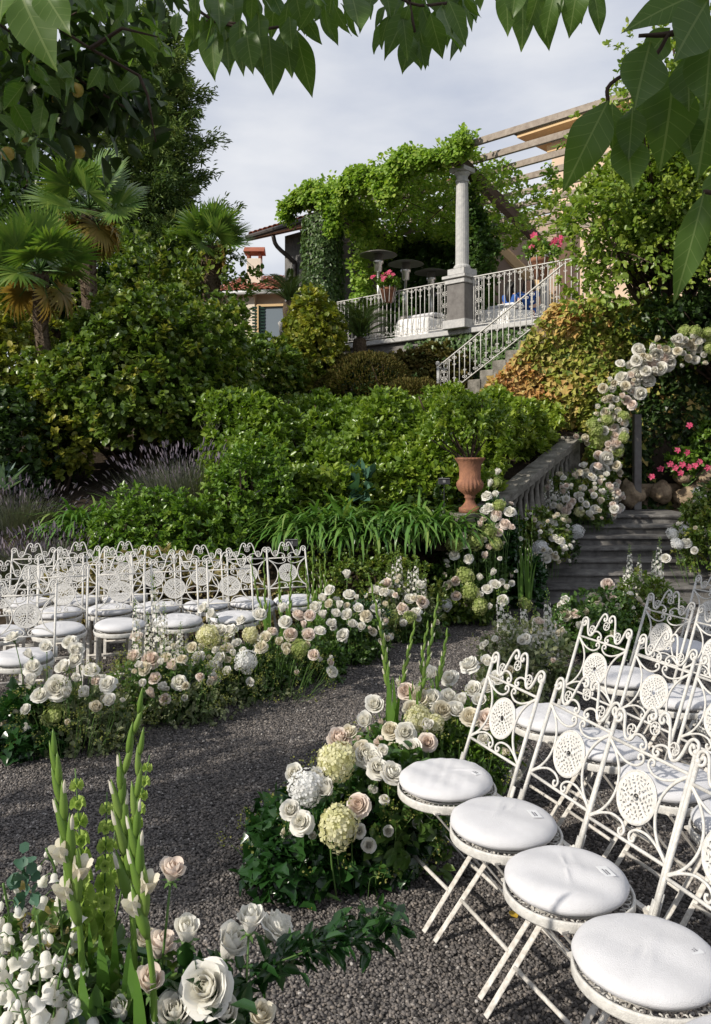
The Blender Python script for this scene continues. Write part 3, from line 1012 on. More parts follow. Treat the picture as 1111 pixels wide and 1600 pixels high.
HG = Vector((-2.07, 24.0, 0))
gh = thing('grey_house', 'grey rendered house corner with brown downpipe behind the ivy pier', 'house', (HG.x, HG.y, 3.5))
bk = Vector((0.7071, 0.7071, 0))
poly = [HG, HG + E * 2.3, HG + E * 2.3 + bk * 5, HG + bk * 5]
obj('wall', MB().prism([(p.x, p.y) for p in poly], 3.0, 8.1).mesh('wall', M_greywall), gh, world=True)
ov = 0.75
e0 = HG - E * ov - bk * ov
sl = (bk * 1 + Vector((0, 0, 0.36))).normalized()
b = MB()
q = [e0, e0 + E * 5.6, e0 + E * 5.6 + bk * 4, e0 + bk * 4]
dz = [0, 0, 1.44, 1.44]
vs = [Vector((p.x, p.y, 8.0 + z)) for p, z in zip(q, dz)] + [Vector((p.x, p.y, 8.10 + z)) for p, z in zip(q, dz)]
b.add(vs, [(3, 2, 1, 0), (4, 5, 6, 7), (0, 1, 5, 4), (1, 2, 6, 5), (2, 3, 7, 6), (3, 0, 4, 7)])
rf = obj('roof', b.mesh('roof', M_soffit), gh, world=True)
b = tiled(MB(), Vector((e0.x, e0.y, 8.115)), E, sl, 5.6, 4.2, 14)
o = obj('tile_courses', b.mesh('tile_courses', M_tile), rf, world=False, kind='stuff')
o.location = -(Vector(gh.location) + Vector(rf.location))
b = MB().tube([Vector((e0.x, e0.y, 8.05)) - bk * 0.06, Vector((e0.x, e0.y, 8.05)) - bk * 0.06 + E * 5.6], 0.075, 8)
b.tube([Vector((e0.x, e0.y, 8.0)) - E * 0.03, Vector((e0.x, e0.y, 8.0)) - E * 0.03 + bk * 4 + Vector((0, 0, 1.44))], 0.055, 4)
obj('gutter', b.mesh('gutter', M_gutter), gh, world=True)
p0 = HG + E * 0.55 - bk * 0.09
b = MB().tube(crom([p0 - bk * 0.6 - E * 0.25 + Vector((0, 0, 7.95)), p0 - bk * 0.45 - E * 0.25 + Vector((0, 0, 7.65)), p0 + Vector((0, 0, 7.2)), p0 + Vector((0, 0, 6.9)), p0 + Vector((0, 0, 3.5))], 4), 0.06, 8)
obj('downpipe', b.mesh('downpipe', M_gutter, True), gh, world=True)

ch = thing('cream_house', 'low cream house with orange tiled roof, chimney and green shutter', 'house', (-3.5, 28, 3.5))
d = 28.0
xw0, xw1 = -4.6, 0.4
obj('wall', MB().prism([(xw0, d), (xw1, d - 0.9), (xw1, d + 4), (xw0, d + 4)], 3.0, 7.15).mesh('wall', M_cream), ch, world=True)
o0 = Vector((xw0 - 0.35, d - 0.42, 7.12))
ux = Vector((xw1 - xw0, -0.9, 0)).normalized()
uy = (Vector((0.18, 1, 0)).normalized() + Vector((0, 0, 0.36))).normalized()
b = MB()
vs = [o0, o0 + ux * 5.6, o0 + ux * 5.6 + uy * 3.3, o0 + uy * 3.3]
b.add([v - Vector((0, 0, 0.1)) for v in vs] + vs, [(3, 2, 1, 0), (4, 5, 6, 7), (0, 1, 5, 4), (1, 2, 6, 5), (2, 3, 7, 6), (3, 0, 4, 7)])
rf = obj('roof', b.mesh('roof', M_tilelight), ch, world=True)
o = obj('tile_courses', tiled(MB(), o0 + Vector((0, 0, .01)), ux, uy, 5.6, 3.3, 12).mesh('tile_courses', M_tilelight), rf, kind='stuff')
o.location = -(Vector(ch.location) + Vector(rf.location))
obj('gutter', MB().tube([o0 + Vector((0, -.07, -.04)), o0 + ux * 5.6 + Vector((0, -.07, -.04))], 0.075, 8).mesh('gutter', M_whitegutter), ch, world=True)
cp = at(398, 440, 28.9)
b = MB().box((cp.x, cp.y, 7.9), (0.5, 0.5, 1.3))
k = obj('chimney', b.mesh('chimney', M_cream, bevel=0.01), ch, world=True)
b = MB()
for sx in (-.2, .2):
    for sy in (-.2, .2):
        b.box((cp.x + sx, cp.y + sy, 8.66), (.09, .09, .22))
b.add([(cp.x - .36, cp.y - .36, 8.77), (cp.x + .36, cp.y - .36, 8.77), (cp.x + .36, cp.y + .36, 8.77), (cp.x - .36, cp.y + .36, 8.77), (cp.x - .36, cp.y, 9.0), (cp.x + .36, cp.y, 9.0)], [(0, 1, 5, 4), (3, 4, 5, 2), (0, 4, 3), (1, 2, 5), (3, 2, 1, 0)])
obj('chimney_cap', b.mesh('chimney_cap', M_tile), ch, world=True)
wp = at(425, 508, 27.35)
b = MB()
for dx in (-.47, .47):
    b.box((wp.x + dx, wp.y - .06, wp.z), (.08, .08, 1.3), -.18)
for dz_ in (-.65, .65):
    b.box((wp.x, wp.y - .06, wp.z + dz_), (1.0, .1, .08), -.18)
w_ = obj('window', b.mesh('window', M_moulding), ch, world=True)
o = obj('pane', MB().box((wp.x, wp.y - 0.02, wp.z), (.9, .03, 1.25), -.18).mesh('pane', M_glass), w_)
o.location = -(Vector(ch.location) + Vector(w_.location))
b = MB()
sp_ = at(405, 508, 27.3)
b.box((sp_.x, sp_.y, sp_.z), (.07, .05, 1.3), .3)
for k in range(12):
    b.box((sp_.x - .02, sp_.y - .02, sp_.z - .58 + k * .105), (.42, .03, .06), .3)
obj('shutter', b.mesh('shutter', M_shutter), ch, world=True)
pb = at(386, 520, 27.75)
obj('pilaster', MB().box((pb.x, pb.y - 0.1, 5.1), (0.62, .2, 3.9), -.18).mesh('pilaster', M_cream), ch, world=True)

HV = Vector((5.75, 24.0, 0))
vl = thing('villa', 'tall peach villa with wide tiled eaves behind the pergola', 'house', (HV.x, HV.y, 4.2))
poly = [HV, HV + E * 6, HV + E * 6 + bk * 6, HV + bk * 6]
obj('wall', MB().prism([(p.x, p.y) for p in poly], 4.0, 11.0).mesh('wall', M_peach), vl, world=True)
ov = 0.72
e0 = HV - E * ov - bk * ov
q = [e0, e0 + E * 8, e0 + E * 8 + bk * 7, e0 + bk * 7]
b = MB()
vs = [Vector((p.x, p.y, 10.98)) for p in q] + [Vector((p.x, p.y, 11.12)) for p in q]
b.add(vs, [(3, 2, 1, 0), (4, 5, 6, 7), (0, 1, 5, 4), (1, 2, 6, 5), (2, 3, 7, 6), (3, 0, 4, 7)])
rf = obj('eave', b.mesh('eave', M_moulding), vl, world=True)
obj('gutter', MB().tube([Vector((e0.x, e0.y, 11.16)) - bk * .05 - E * .05, Vector((e0.x, e0.y, 11.16)) - bk * .05 + E * 8], 0.085, 8).tube([Vector((e0.x, e0.y, 11.16)) - bk * .05 - E * .05, Vector((e0.x, e0.y, 11.16)) - E * .05 + bk * 7], 0.085, 8).mesh('gutter', M_gutter), vl, world=True)
o = obj('tile_courses', tiled(MB(), Vector((e0.x, e0.y, 11.2)), E, (bk + Vector((0, 0, .34))).normalized(), 8, 4, 10).mesh('tile_courses', M_tile), vl, world=True, kind='stuff')
obj('cornice', MB().prism([((p + v).x, (p + v).y) for p, v in zip(poly, (-E * .1 - bk * .1, -bk * .1 + E * .1, E * .1 + bk * .1, -E * .1 + bk * .1))], 10.55, 10.75).mesh('cornice', M_moulding), vl, world=True)

HW = Vector((3.55, 24.9, 0))
wg = thing('villa_wing', 'rose beige plastered wing behind the seated people on terrace', 'house', (HW.x, HW.y, 4.2))
poly = [HW, HW + E * 2.9, HW + E * 2.9 + bk * 3, HW + bk * 3]
obj('wall', MB().prism([(p.x, p.y) for p in poly], 3.8, 8.45).mesh('wall', M_beige), wg, world=True)
a, c = HW + E * 0.6 - bk * 0.05, HW + E * 2.95 - bk * 0.05
obj('moulding', MB().bar((a.x, a.y, 8.3), (c.x, c.y, 5.9), 0.10, 0.22).bar((a.x + .1, a.y - .03, 8.02), (c.x, c.y - .03, 5.62), 0.05, 0.07).mesh('moulding', M_moulding), wg, world=True)

# ================================================================== terrace furniture and people
hm = {}
b = MB().lathe([(0.0, 2.10), (0.06, 2.095), (0.30, 2.03), (0.42, 1.985), (0.425, 1.975), (0.40, 1.98), (0.10, 2.0), (0.0, 2.0)], 32)
hm['reflector'] = b.mesh('reflector', M_darksteel, True)
hm['burner'] = MB().lathe([(0.05, 1.60), (0.085, 1.62), (0.085, 1.76), (0.10, 1.78), (0.12, 1.80), (0.12, 1.86), (0.10, 1.87), (0.10, 1.99), (0.03, 1.995)], 20).mesh('burner', M_steel, True)
hm['pole'] = MB().tube([(0, 0, 0.75), (0, 0, 1.6)], 0.032, 10).mesh('pole', M_steel, True)
hm['tank_housing'] = MB().lathe([(0.0, 0), (0.24, 0), (0.24, 0.05), (0.19, 0.07), (0.19, 0.72), (0.15, 0.76), (0.0, 0.76)], 20).mesh('tank_housing', M_darksteel, True)
for (px, d, lab) in ((591, 18.3, 'tallest-looking steel patio heater, left of the three under the pergola'), (634, 19.2, 'steel patio heater between two others under the pergola'), (674, 20.1, 'dim steel patio heater nearest the stone column')):
    p = at(px, 0, d)
    r_ = thing('patio_heater', lab, 'heater', (p.x, p.y, TZ), group='patio heaters under the pergola')
    for k, me in hm.items():
        obj(k, me, r_)


def bloom5(b, c, s, dirv, mi=0, tint=0.5, n=5):
    z = Vector(dirv).normalized()
    x = z.orthogonal().normalized()
    y = z.cross(x)
    a0 = random.uniform(0, 6)
    for k in range(n):
        a = a0 + 2 * PI * k / n
        r1 = x * math.cos(a) + y * math.sin(a)
        r2 = x * math.cos(a - .5) + y * math.sin(a - .5)
        r3 = x * math.cos(a + .5) + y * math.sin(a + .5)
        b.add([c, c + r2 * s * .7 + z * s * .25, c + r1 * s + z * s * .15, c + r3 * s * .7 + z * s * .25], [(0, 1, 2, 3)], mi, tint + random.uniform(-.3, .3))


def railing_pot(px, py, d, label, w, nfl, spread):
    p = at(px, py, d)
    r_ = thing('flower_pot', label, 'flower pot', p)
    obj('pot', MB().lathe([(0, 0), (.13 * w, 0), (.19 * w, .30 * w), (.215 * w, .31 * w), (.215 * w, .38 * w), (.18 * w, .38 * w), (.16 * w, .33 * w), (0, .33 * w)], 20).mesh('pot', M_terracotta, True), r_)
    b = MB()
    for k in range(9):
        a = 2 * PI * k / 9
        b.tube([(.14 * w * math.cos(a), .14 * w * math.sin(a), -.01), (.225 * w * math.cos(a), .225 * w * math.sin(a), .33 * w), (.235 * w * math.cos(a), .235 * w * math.sin(a), .41 * w)], 0.008, 4)
    obj('iron_holder', b.mesh('iron_holder', M_white), r_)
    n_ = 70
    U = rdirs(n_ * 2)
    U = U[U[:, 2] > -.2][:n_]
    cen = np.array([0, 0, .45 * w]) + U * np.array([spread, spread * .8, spread * .8]) * rng.uniform(.4, 1, (len(U), 1))
    P, D, s, tn, up = rosettes(cen, unit(U + [0, 0, .4]), 8, 0.085, .9, .02)
    obj('foliage', leaves('foliage', P, D, s, .35, L_bright, tn, ups=up), r_)
    for k in range(nfl):
        u = Vector(cen[random.randrange(len(cen))])
        dv_ = Vector((random.uniform(-1, .4), -1, random.uniform(-.1, 1)))
        bb = MB()
        for q in range(3):
            bloom5(bb, Vector((random.uniform(-.03, .03),) * 3), .062, dv_ + Vector((random.uniform(-.6, .6),) * 3), 0, .5)
        v = u * 1.15 + Vector((random.uniform(-.15, .1), -.08, .06))
        obj('pink_flower', bb.mesh('pink_flower', P_pink, tint=True), r_, v)


railing_pot(606, 472, 17.35, 'terracotta pot of pink flowers on railing in front of heaters', 0.8, 6, .27)
railing_pot(844, 435, 15.1, 'terracotta pot of pink flowers on railing above seated people', 0.95, 9, .36)

# low white-clothed sofas / tables by the railing
for (px, d, sz, lab) in ((665, 17.5, (1.1, .55, .42), 'low white-clothed bench behind railing left of stone column'), (790, 16.6, (1.0, .5, .46), 'low white-clothed table in front of the seated people')):
    p = at(px, 0, d)
    r_ = thing('white_bench', lab, 'bench', (p.x, p.y, TZ), math.atan2(E.y, E.x))
    obj('cloth', MB().lathe([(.62, 0), (.60, .2), (.57, .40), (.54, .45), (.0, .46)], 4).mesh('cloth', M_whiteclothtable, bevel=.03), r_, rot=(0, 0, PI / 4), scale=(sz[0], sz[1] * 1.3, sz[2] / .46))
    obj('cushion', MB().box((0, 0, sz[2] + .05), (sz[0] * .7, sz[1] * .7, .08)).mesh('cushion', M_cushion, bevel=.03), r_)


def skin_mesh(name, joints, edges, radii, m, sub=2):
    me = bpy.data.meshes.new(name)
    me.from_pydata(joints, edges, [])
    o = bpy.data.objects.new(name, me)
    COL.objects.link(o)
    md = o.modifiers.new('s', 'SKIN')
    for i, r_ in enumerate(radii):
        me.skin_vertices[0].data[i].radius = (r_, r_)
    me.skin_vertices[0].data[0].use_root = True
    s_ = o.modifiers.new('u', 'SUBSURF')
    s_.levels = sub
    dg = bpy.context.evaluated_depsgraph_get()
    res = bpy.data.meshes.new_from_object(o.evaluated_get(dg))
    bpy.data.objects.remove(o)
    res.materials.clear()
    res.materials.append(m)
    res.polygons.foreach_set('use_smooth', np.ones(len(res.polygons), dtype=bool))
    res.name = name
    return res


def person(label, p, rz, turn=0.0):
    r_ = thing('person', label, 'person', p, rz, 'people seated on the terrace')
    # faces -y, seated on a seat 0.45 high
    J = [(0, 0, .52), (0, .02, .72), (0, .03, .92), (0, .02, 1.04), (0, .0, 1.12), (0, -.02, 1.20), (0, -.02, 1.27),
         (.17, .03, .98), (.22, -.02, .74), (.10, -.22, .66), (.06, -.30, .66), (-.17, .03, .98), (-.22, -.02, .74), (-.10, -.22, .66), (-.06, -.30, .66),
         (.10, -.02, .52), (.13, -.42, .52), (.13, -.44, .08), (.13, -.56, .04), (-.10, -.02, .52), (-.13, -.42, .52), (-.13, -.44, .08), (-.13, -.56, .04)]
    Ed = [(0, 1), (1, 2), (2, 3), (3, 4), (4, 5), (5, 6), (2, 7), (7, 8), (8, 9), (9, 10), (2, 11), (11, 12), (12, 13), (13, 14), (0, 15), (15, 16), (16, 17), (17, 18), (0, 19), (19, 20), (20, 21), (21, 22)]
    R_ = [.13, .12, .13, .055, .06, .092, .08, .06, .045, .036, .035, .06, .045, .036, .035, .085, .065, .045, .04, .085, .065, .045, .04]
    body = obj('body', skin_mesh('body', J, Ed, R_, M_skin), r_)
    # face: nose, eyes, mouth
    b = MB()
    b.lathe([(0.0, -.02), (.014, -.012), (.010, .02), (0.003, .03)], 8, (0, -.118, 1.215))
    obj('nose', b.mesh('nose', M_skin, True), r_)
    b = MB()
    for sx in (-.032, .032):
        b.lathe([(0.001, -.008), (.009, 0), (.001, .008)], 8, (sx, -.102, 1.235))
    obj('eyes', b.mesh('eyes', M_hair), r_)
    # dress: a slightly larger skin over trunk, upper arms and thighs
    keep = [0, 1, 2, 7, 8, 11, 12, 15, 16, 19, 20]
    mp_ = {k: i for i, k in enumerate(keep)}
    E2 = [(mp_[a], mp_[c]) for a, c in Ed if a in mp_ and c in mp_]
    J2 = [J[k] for k in keep]
    J2[mp_[8]] = tuple(np.array(J[7]) * .45 + np.array(J[8]) * .55)
    J2[mp_[12]] = tuple(np.array(J[11]) * .45 + np.array(J[12]) * .55)
    obj('dress', skin_mesh('dress', J2, E2, [R_[k] + .022 for k in keep], M_bluecloth), r_)
    hair = [(0, .0, 1.29), (0, .05, 1.24), (0, .085, 1.12), (0, .12, .98), (0, .12, .84), (.075, .03, 1.2), (.10, .03, 1.05), (-.075, .03, 1.2), (-.10, .03, 1.05), (.11, .0, .92), (-.11, .0, .92)]
    obj('hair', skin_mesh('hair', hair, [(0, 1), (1, 2), (2, 3), (3, 4), (1, 5), (5, 6), (6, 9), (1, 7), (7, 8), (8, 10)], [.085, .10, .095, .085, .05, .06, .05, .06, .05, .035, .035], M_hair), r_)
    return r_


sm = {}
sm['seat'] = MB().box((0, 0, .42), (.46, .46, .05)).mesh('seat', M_whiteclothtable, bevel=.01)
sm['backrest'] = MB().box((0, .22, .62), (.44, .04, .36)).mesh('backrest', M_whiteclothtable, bevel=.01)
legm = MB().box((0, 0, .2), (.04, .04, .4)).mesh('leg', M_wood)
for (px, d, rz, lab, lab2) in ((800, 17.9, 2.3, 'seated person in blue with long dark hair, left of the pair on the terrace', 'white terrace chair under the left seated person'), (826, 17.6, -.35, 'seated person in blue facing out, right of the pair on terrace', 'white terrace chair under the right seated person')):
    p = at(px, 0, d)
    person(lab, (p.x, p.y, TZ), rz)
    r_ = thing('terrace_chair', lab2, 'chair', (p.x, p.y, TZ), rz, 'terrace chairs')
    for k, me in sm.items():
        obj(k, me, r_)
    for sx in (-.2, .2):
        for sy in (-.2, .2):
            obj('leg', legm, r_, (sx, sy, 0))

# ================================================================== shrubs on the hillside
shrub('camellia_bush', 'large rounded camellia bush with yellowing leaves beside the fan palm', (-2.98, 11.2, 2.52), (1.26, 1.15, 1.25), 2700, 11, 0.092, 0.44, L_bush, 1.3, 3, 0.09)
shrub('camellia_bush', 'loose camellia bush leaning against the cream house wall', (-2.05, 12.2, 2.75), (0.45, 0.5, 1.2), 420, 10, 0.095, 0.44, L_bush, 1.7, 8, 0.16, inner=.3)
shrub('yellow_green_bush', 'yellow-edged bush low on the left of the large camellia', (-3.85, 10.6, 1.95), (0.42, 0.45, 0.85), 420, 10, 0.085, 0.44, L_yellow, 1.0, 5, 0.12)
shrub('broadleaf_bush', 'tall dense bush at the left picture edge below the palms', (-5.9, 13.2, 3.0), (1.1, 0.8, 1.5), 1100, 10, 0.10, 0.46, L_yellow, 1.4, 6, 0.12)
shrub('broadleaf_bush', 'dark low bush at the left edge under the taller bush', (-4.5, 10.4, 1.7), (0.75, 0.6, 0.85), 700, 9, 0.10, 0.42, L_dark, 1.0, 7, 0.12)
shrub('privet_bush', 'bright yellow-green clipped bush at the foot of the ivy pier', (-0.78, 14.2, 3.35), (0.56, 0.55, 1.08), 1250, 9, 0.085, 0.5, L_yellow, 2.3, 9, 0.07)
shrub('dark_bush', 'dark green bush between cream house and clipped bush', (-1.55, 13.6, 2.75), (0.85, 0.7, 0.85), 900, 9, 0.09, 0.46, L_bush, 1.9, 10, 0.1)
shrub('dark_bush', 'dark shrub behind the heath mound under the cycad', (0.15, 14.6, 2.9), (0.75, 0.5, 0.55), 500, 9, 0.09, 0.46, L_dark, 2.4, 14, 0.1)
shrub('pittosporum_bush', 'bright green low bush behind the left rows of chairs', (-2.0, 8.6, 0.80), (0.78, 0.46, 0.50), 900, 10, 0.066, 0.34, L_bright, 0.25, 11, 0.12)
shrub('pittosporum_bush', 'small bright bush rising beside the strap-leaved plants', (-1.12, 8.95, 1.18), (0.42, 0.42, 0.60), 520, 10, 0.066, 0.34, L_bright, 0.35, 12, 0.15)
shrub('box_shrub', 'low small-leaved shrub below the strap-leaved plants', (0.05, 8.15, 0.45), (0.75, 0.30, 0.36), 900, 9, 0.035, 0.45, L_bush, 0.1, 13, 0.12)
shrub('box_shrub', 'ochre small-leaved ground shrub behind the back row of chairs', (-1.9, 7.98, 0.30), (1.3, 0.22, 0.42), 900, 8, 0.05, 0.3, L_gold, 0.05, 15, 0.1)
shrub('dark_bush', 'dark shrub under the small plant sign by the pedestal', (0.92, 9.35, 0.95), (0.42, 0.4, 0.5), 420, 9, 0.075, 0.4, L_dark, 0.4, 16, 0.12)

# clipped heath mound
root = thing('heath_mound', 'smooth clipped olive-brown heath mound below the terrace', 'shrub', (0.5, 13.8, 2.3))
U = rdirs(26000)
U = U[U[:, 2] > -.35]
c1, R1 = np.array([0.15, 13.9, 2.62]), np.array([0.85, 0.6, 0.80])
c2, R2 = np.array([0.95, 13.55, 2.45]), np.array([0.62, 0.5, 0.55])
h_ = len(U) * 3 // 5
P = np.concatenate([c1 + U[:h_] * R1 * lump(U[:h_], 4, .04, 3)[:, None], c2 + U[h_:] * R2 * lump(U[h_:], 4, .04, 4)[:, None]]) + rng.normal(size=(len(U), 3)) * .012
obj('foliage', leaves('foliage', P, unit(U + rdirs(len(U)) * .6 + [0, 0, .3]), rng.uniform(.03, .06, len(U)), .25, L_mound), root, world=True)
obj('stems', stems_mesh('stems', (0.5, 13.8, 2.2), [Vector(P[i]) for i in range(0, 400, 40)], .03, .008, M_twig), root, world=True)

# laurel hedge flowing down the slope
root = thing('laurel_hedge', 'broad mass of glossy laurel covering the slope below the terrace', 'hedge', (0.6, 10.8, 1.3))
n_ = 9500
x = rng.uniform(-2.0, 3.1, n_)
y = rng.uniform(9.25, 12.9, n_)
keep = (x < xb(y) + 0.02) & (x > -2.0 + 0.25 * np.clip(10.4 - y, 0, 2))
x, y = x[keep], y[keep]
bump = 0.17 * np.sin(x * 3.3 + y * 1.2) + 0.13 * np.sin(x * 5.9 - y * 3.1 + 1) + 0.10 * np.sin(y * 5.3 + x * 2) + .07 * np.sin(x * 11 + y * 7)
top = hill(x, y) + 0.60 + 0.34 * np.clip((y - 9.25) / 0.9, 0, 1) - 0.46 * np.clip((y - 10.4) / 1.6, 0, 1) + bump * (1 - .45 * np.clip((y - 11) / 1.5, 0, 1))
dep = np.where(rng.random(len(x)) < .35, rng.uniform(.12, .55, len(x)), rng.uniform(-.05, .10, len(x)))
cen = np.column_stack([x, y, top - dep])
O = unit(np.column_stack([-0.25 * np.cos(x * 3.3 + y * 1.2) + rng.normal(size=len(x)) * .25, -.62 + rng.normal(size=len(x)) * .25, np.ones(len(x))]))
P, D, s, tn, up = rosettes(cen, O, 9, 0.085, .85, .02)
tn = np.clip(tn * .8 + .28 * (np.clip((x + 0.2) / 3, 0, 1)).repeat(9), 0, 1)
obj('foliage', leaves('foliage', P, D, s, .36, L_hedge, tn, ups=up), root, world=True)
# front skirt
n2 = 1500
x2 = rng.uniform(-1.7, 1.25, n2)
z2 = rng.uniform(.75, 1.6, n2)
cen = np.column_stack([x2, 9.3 + .1 * np.sin(x2 * 4) + rng.normal(size=n2) * .07, z2])
P, D, s, tn, up = rosettes(cen, np.tile(unit(np.array([[-.1, -.8, .5]])), (n2, 1)), 8, 0.085, .85, .02)
obj('front_foliage', leaves('front_foliage', P, D, s, .36, L_hedge, tn, ups=up), root, world=True)
tips = [(random.uniform(-1.8, 1.5), random.uniform(9.6, 12), 0) for _ in range(14)]
b = MB()
for (tx, ty, _) in tips:
    z0 = hz(tx, ty)
    b.tube(crom([(tx, ty, z0 - .1), (tx + random.uniform(-.1, .1), ty, z0 + .35), (tx + random.uniform(-.3, .3), ty - .15, z0 + .8)], 3), [.03, .028, .026, .022, .018, .014, .01], 5)
obj('stems', b.mesh('stems', M_twig, True), root, world=True)
# terrace-foot planting: brown shrub on the wall foot and dark ivy by the stairs
shrub('russet_shrub', 'brownish dry-looking shrub along the foot of the terrace wall', (1.35, 15.75, 3.15), (1.05, 0.35, 0.62), 900, 8, 0.08, .45, L_mound, 2.5, 17, .12)
root = thing('wall_ivy', 'dark green ivy on the terrace wall behind the stair railing', 'ivy', ept(1.4, 0, 2.6))
n_ = 4200
t = rng.uniform(-1.4, 2.8, n_)
z = rng.uniform(2.5, 4.08, n_)
P = np.array(C1)[None] + t[:, None] * np.array(E) + np.array(NF) * rng.uniform(.03, .14, (n_, 1))
P[:, 2] = z
D = unit(np.array([-.2, -.2, -.8]) + rng.normal(size=(n_, 3)) * .45)
obj('leaves', leaves('leaves', P, D, rng.uniform(.06, .11, n_), .5, L_ivy, T=IVY, ups=np.tile(np.array(NF), (n_, 1)) + rng.normal(size=(n_, 3)) * .35), root, world=True, kind='stuff')

# strap-leaved clumps
def strap_clump(label, x, y, z, n, L, group='strap-leaved clumps on the bank', dx=.12):
    r_ = thing('strap_leaf_plant', label, 'plant', (x, y, z), group=group)
    base = np.column_stack([rng.normal(size=n) * dx, rng.normal(size=n) * dx * .6, np.zeros(n)])
    az = rng.uniform(0, 2 * PI, n)
    az = np.where(rng.random(n) < .45, -PI / 2 + rng.normal(size=n) * .8, az)
    obj('leaf_blades', blades('leaf_blades', base, az, rng.uniform(.75, 1.5, n), rng.uniform(.65, 1.1, n) * L, rng.uniform(.032, .050, n), rng.uniform(1.2, 2.5, n), L_strap), r_)
    obj('crown', MB().lathe([(dx * 1.3, -.08), (dx * 1.2, .02), (dx * .5, .09), (.01, .11)], 8).mesh('crown', M_soil), r_)


labs = ['leftmost', 'second from left', 'third from left', 'middle', 'middle-right', 'second from right', 'rightmost']
for i in range(7):
    px = 452 + i * 40
    d = 8.7 - .12 * (i % 2)
    strap_clump('%s green strap-leaved clump on the bank left of the urn' % labs[i], (px - CX) / FPX * d, d, .84 + .05 * (i % 3), 100, .70)
strap_clump('strap-leaved clump between the lavender and the left chairs', at(125, 0, 9.1).x, 9.1, .86, 110, .72)
strap_clump('small strap-leaved clump beside the bright low bush', at(205, 0, 9.4).x, 9.4, 1.02, 70, .6)

# lavender
def lavender(label, x, y, z, R, n, grey=L_lav):
    r_ = thing('lavender_bush', label, 'shrub', (x, y, z), group='lavender bushes')
    base = np.column_stack([rng.normal(size=n) * R * .35, rng.normal(size=n) * R * .3, np.zeros(n)])
    az = np.arctan2(base[:, 1], base[:, 0]) + rng.normal(size=n) * .5
    r0 = np.hypot(base[:, 0], base[:, 1])
    el = np.clip(1.5 - r0 / R * 1.0 + rng.normal(size=n) * .15, .35, 1.55)
    ln = rng.uniform(.6, 1.15, n) * R
    obj('leaf_stalks', blades('leaf_stalks', base, az, el, ln, np.full(n, .008), rng.uniform(.1, .7, n), grey, 4), r_)
    k = n // 7
    tipd = np.stack([np.cos(az[:k]) * np.cos(el[:k]), np.sin(az[:k]) * np.cos(el[:k]), np.sin(el[:k])], 1)
    P = base[:k] + tipd * (ln[:k] * 1.08)[:, None]
    obj('flower_spikes', leaves('flower_spikes', P, tipd, rng.uniform(.05, .09, k), .14, L_lavflower), r_, kind='stuff')


lavender('grey lavender bush below the large camellia', at(290, 0, 9.6).x, 9.6, 1.0, .72, 3200)
lavender('dry lavender bush at left edge behind the chairs', at(25, 0, 9.4).x, 9.4, .80, .55, 2000)
lavender('grey santolina bush just above the leftmost chairs', at(85, 0, 8.5).x, 8.5, .38, .52, 2200)
lavender('pale grey bush at the left edge above the chairs', at(5, 0, 8.6).x, 8.6, .38, .45, 1500)

# bare pale twiggy shrub
p = at(322, 735, 10.2)
r_ = thing('bare_sapling', 'pale leafless sapling standing in front of the laurel', 'sapling', p)
b = MB()


def twig(b, p, d, l, r, dep):
    q = p + d * l
    b.tube([p, p.lerp(q, .5) + Vector((random.uniform(-.01, .01),) * 3), q], [r, r * .8, r * .55], 4)
    if dep:
        for _ in range(3):
            d2 = (d + Vector((random.uniform(-1, 1), random.uniform(-1, 1), random.uniform(-.1, .7))) * .6).normalized()
            twig(b, p.lerp(q, random.uniform(.45, 1)), d2, l * random.uniform(.5, .75), r * .55, dep - 1)


twig(b, Vector((0, 0, 0)), Vector((.05, 0, 1)), .34, .008, 4)
obj('branches', b.mesh('branches', mat('pale_twig', (.34, .33, .25), .8), True), r_)
# broad grey-green leaf plant in front of the laurel
p = at(565, 735, 9.2)
r_ = thing('acanthus_plant', 'broad lobed grey-green plant behind the strap-leaved clumps', 'plant', (p.x, p.y, 1.25))
n_ = 40
U = rdirs(n_)
P = U * .1 + np.array([0, 0, .15])
obj('foliage', leaves('foliage', P, unit(U + np.array([0, -.6, .9])), rng.uniform(.12, .26, n_), .3, L_euc), r_)
obj('stems', stems_mesh('stems', (0, 0, -.2), [Vector(q) for q in P[:6]], .012, .006, M_stem), r_)
p = at(2, 700, 9.6)
r_ = thing('agave_plant', 'pale blue-green agave rosette cut by the left edge', 'plant', (p.x, p.y, 1.3))
n_ = 26
obj('leaf_blades', blades('leaf_blades', np.zeros((n_, 3)), rng.uniform(0, 6.28, n_), rng.uniform(.3, 1.4, n_), rng.uniform(.35, .6, n_), np.full(n_, .07), rng.uniform(.1, .5, n_), leaf_mat('agave_blade', [(.12, .19, .16), (.18, .26, .22)], .5), 5, taper=.8), r_)
obj('crown', MB().lathe([(.08, -.35), (.09, 0), (.05, .08)], 8).mesh('crown', M_soil), r_)

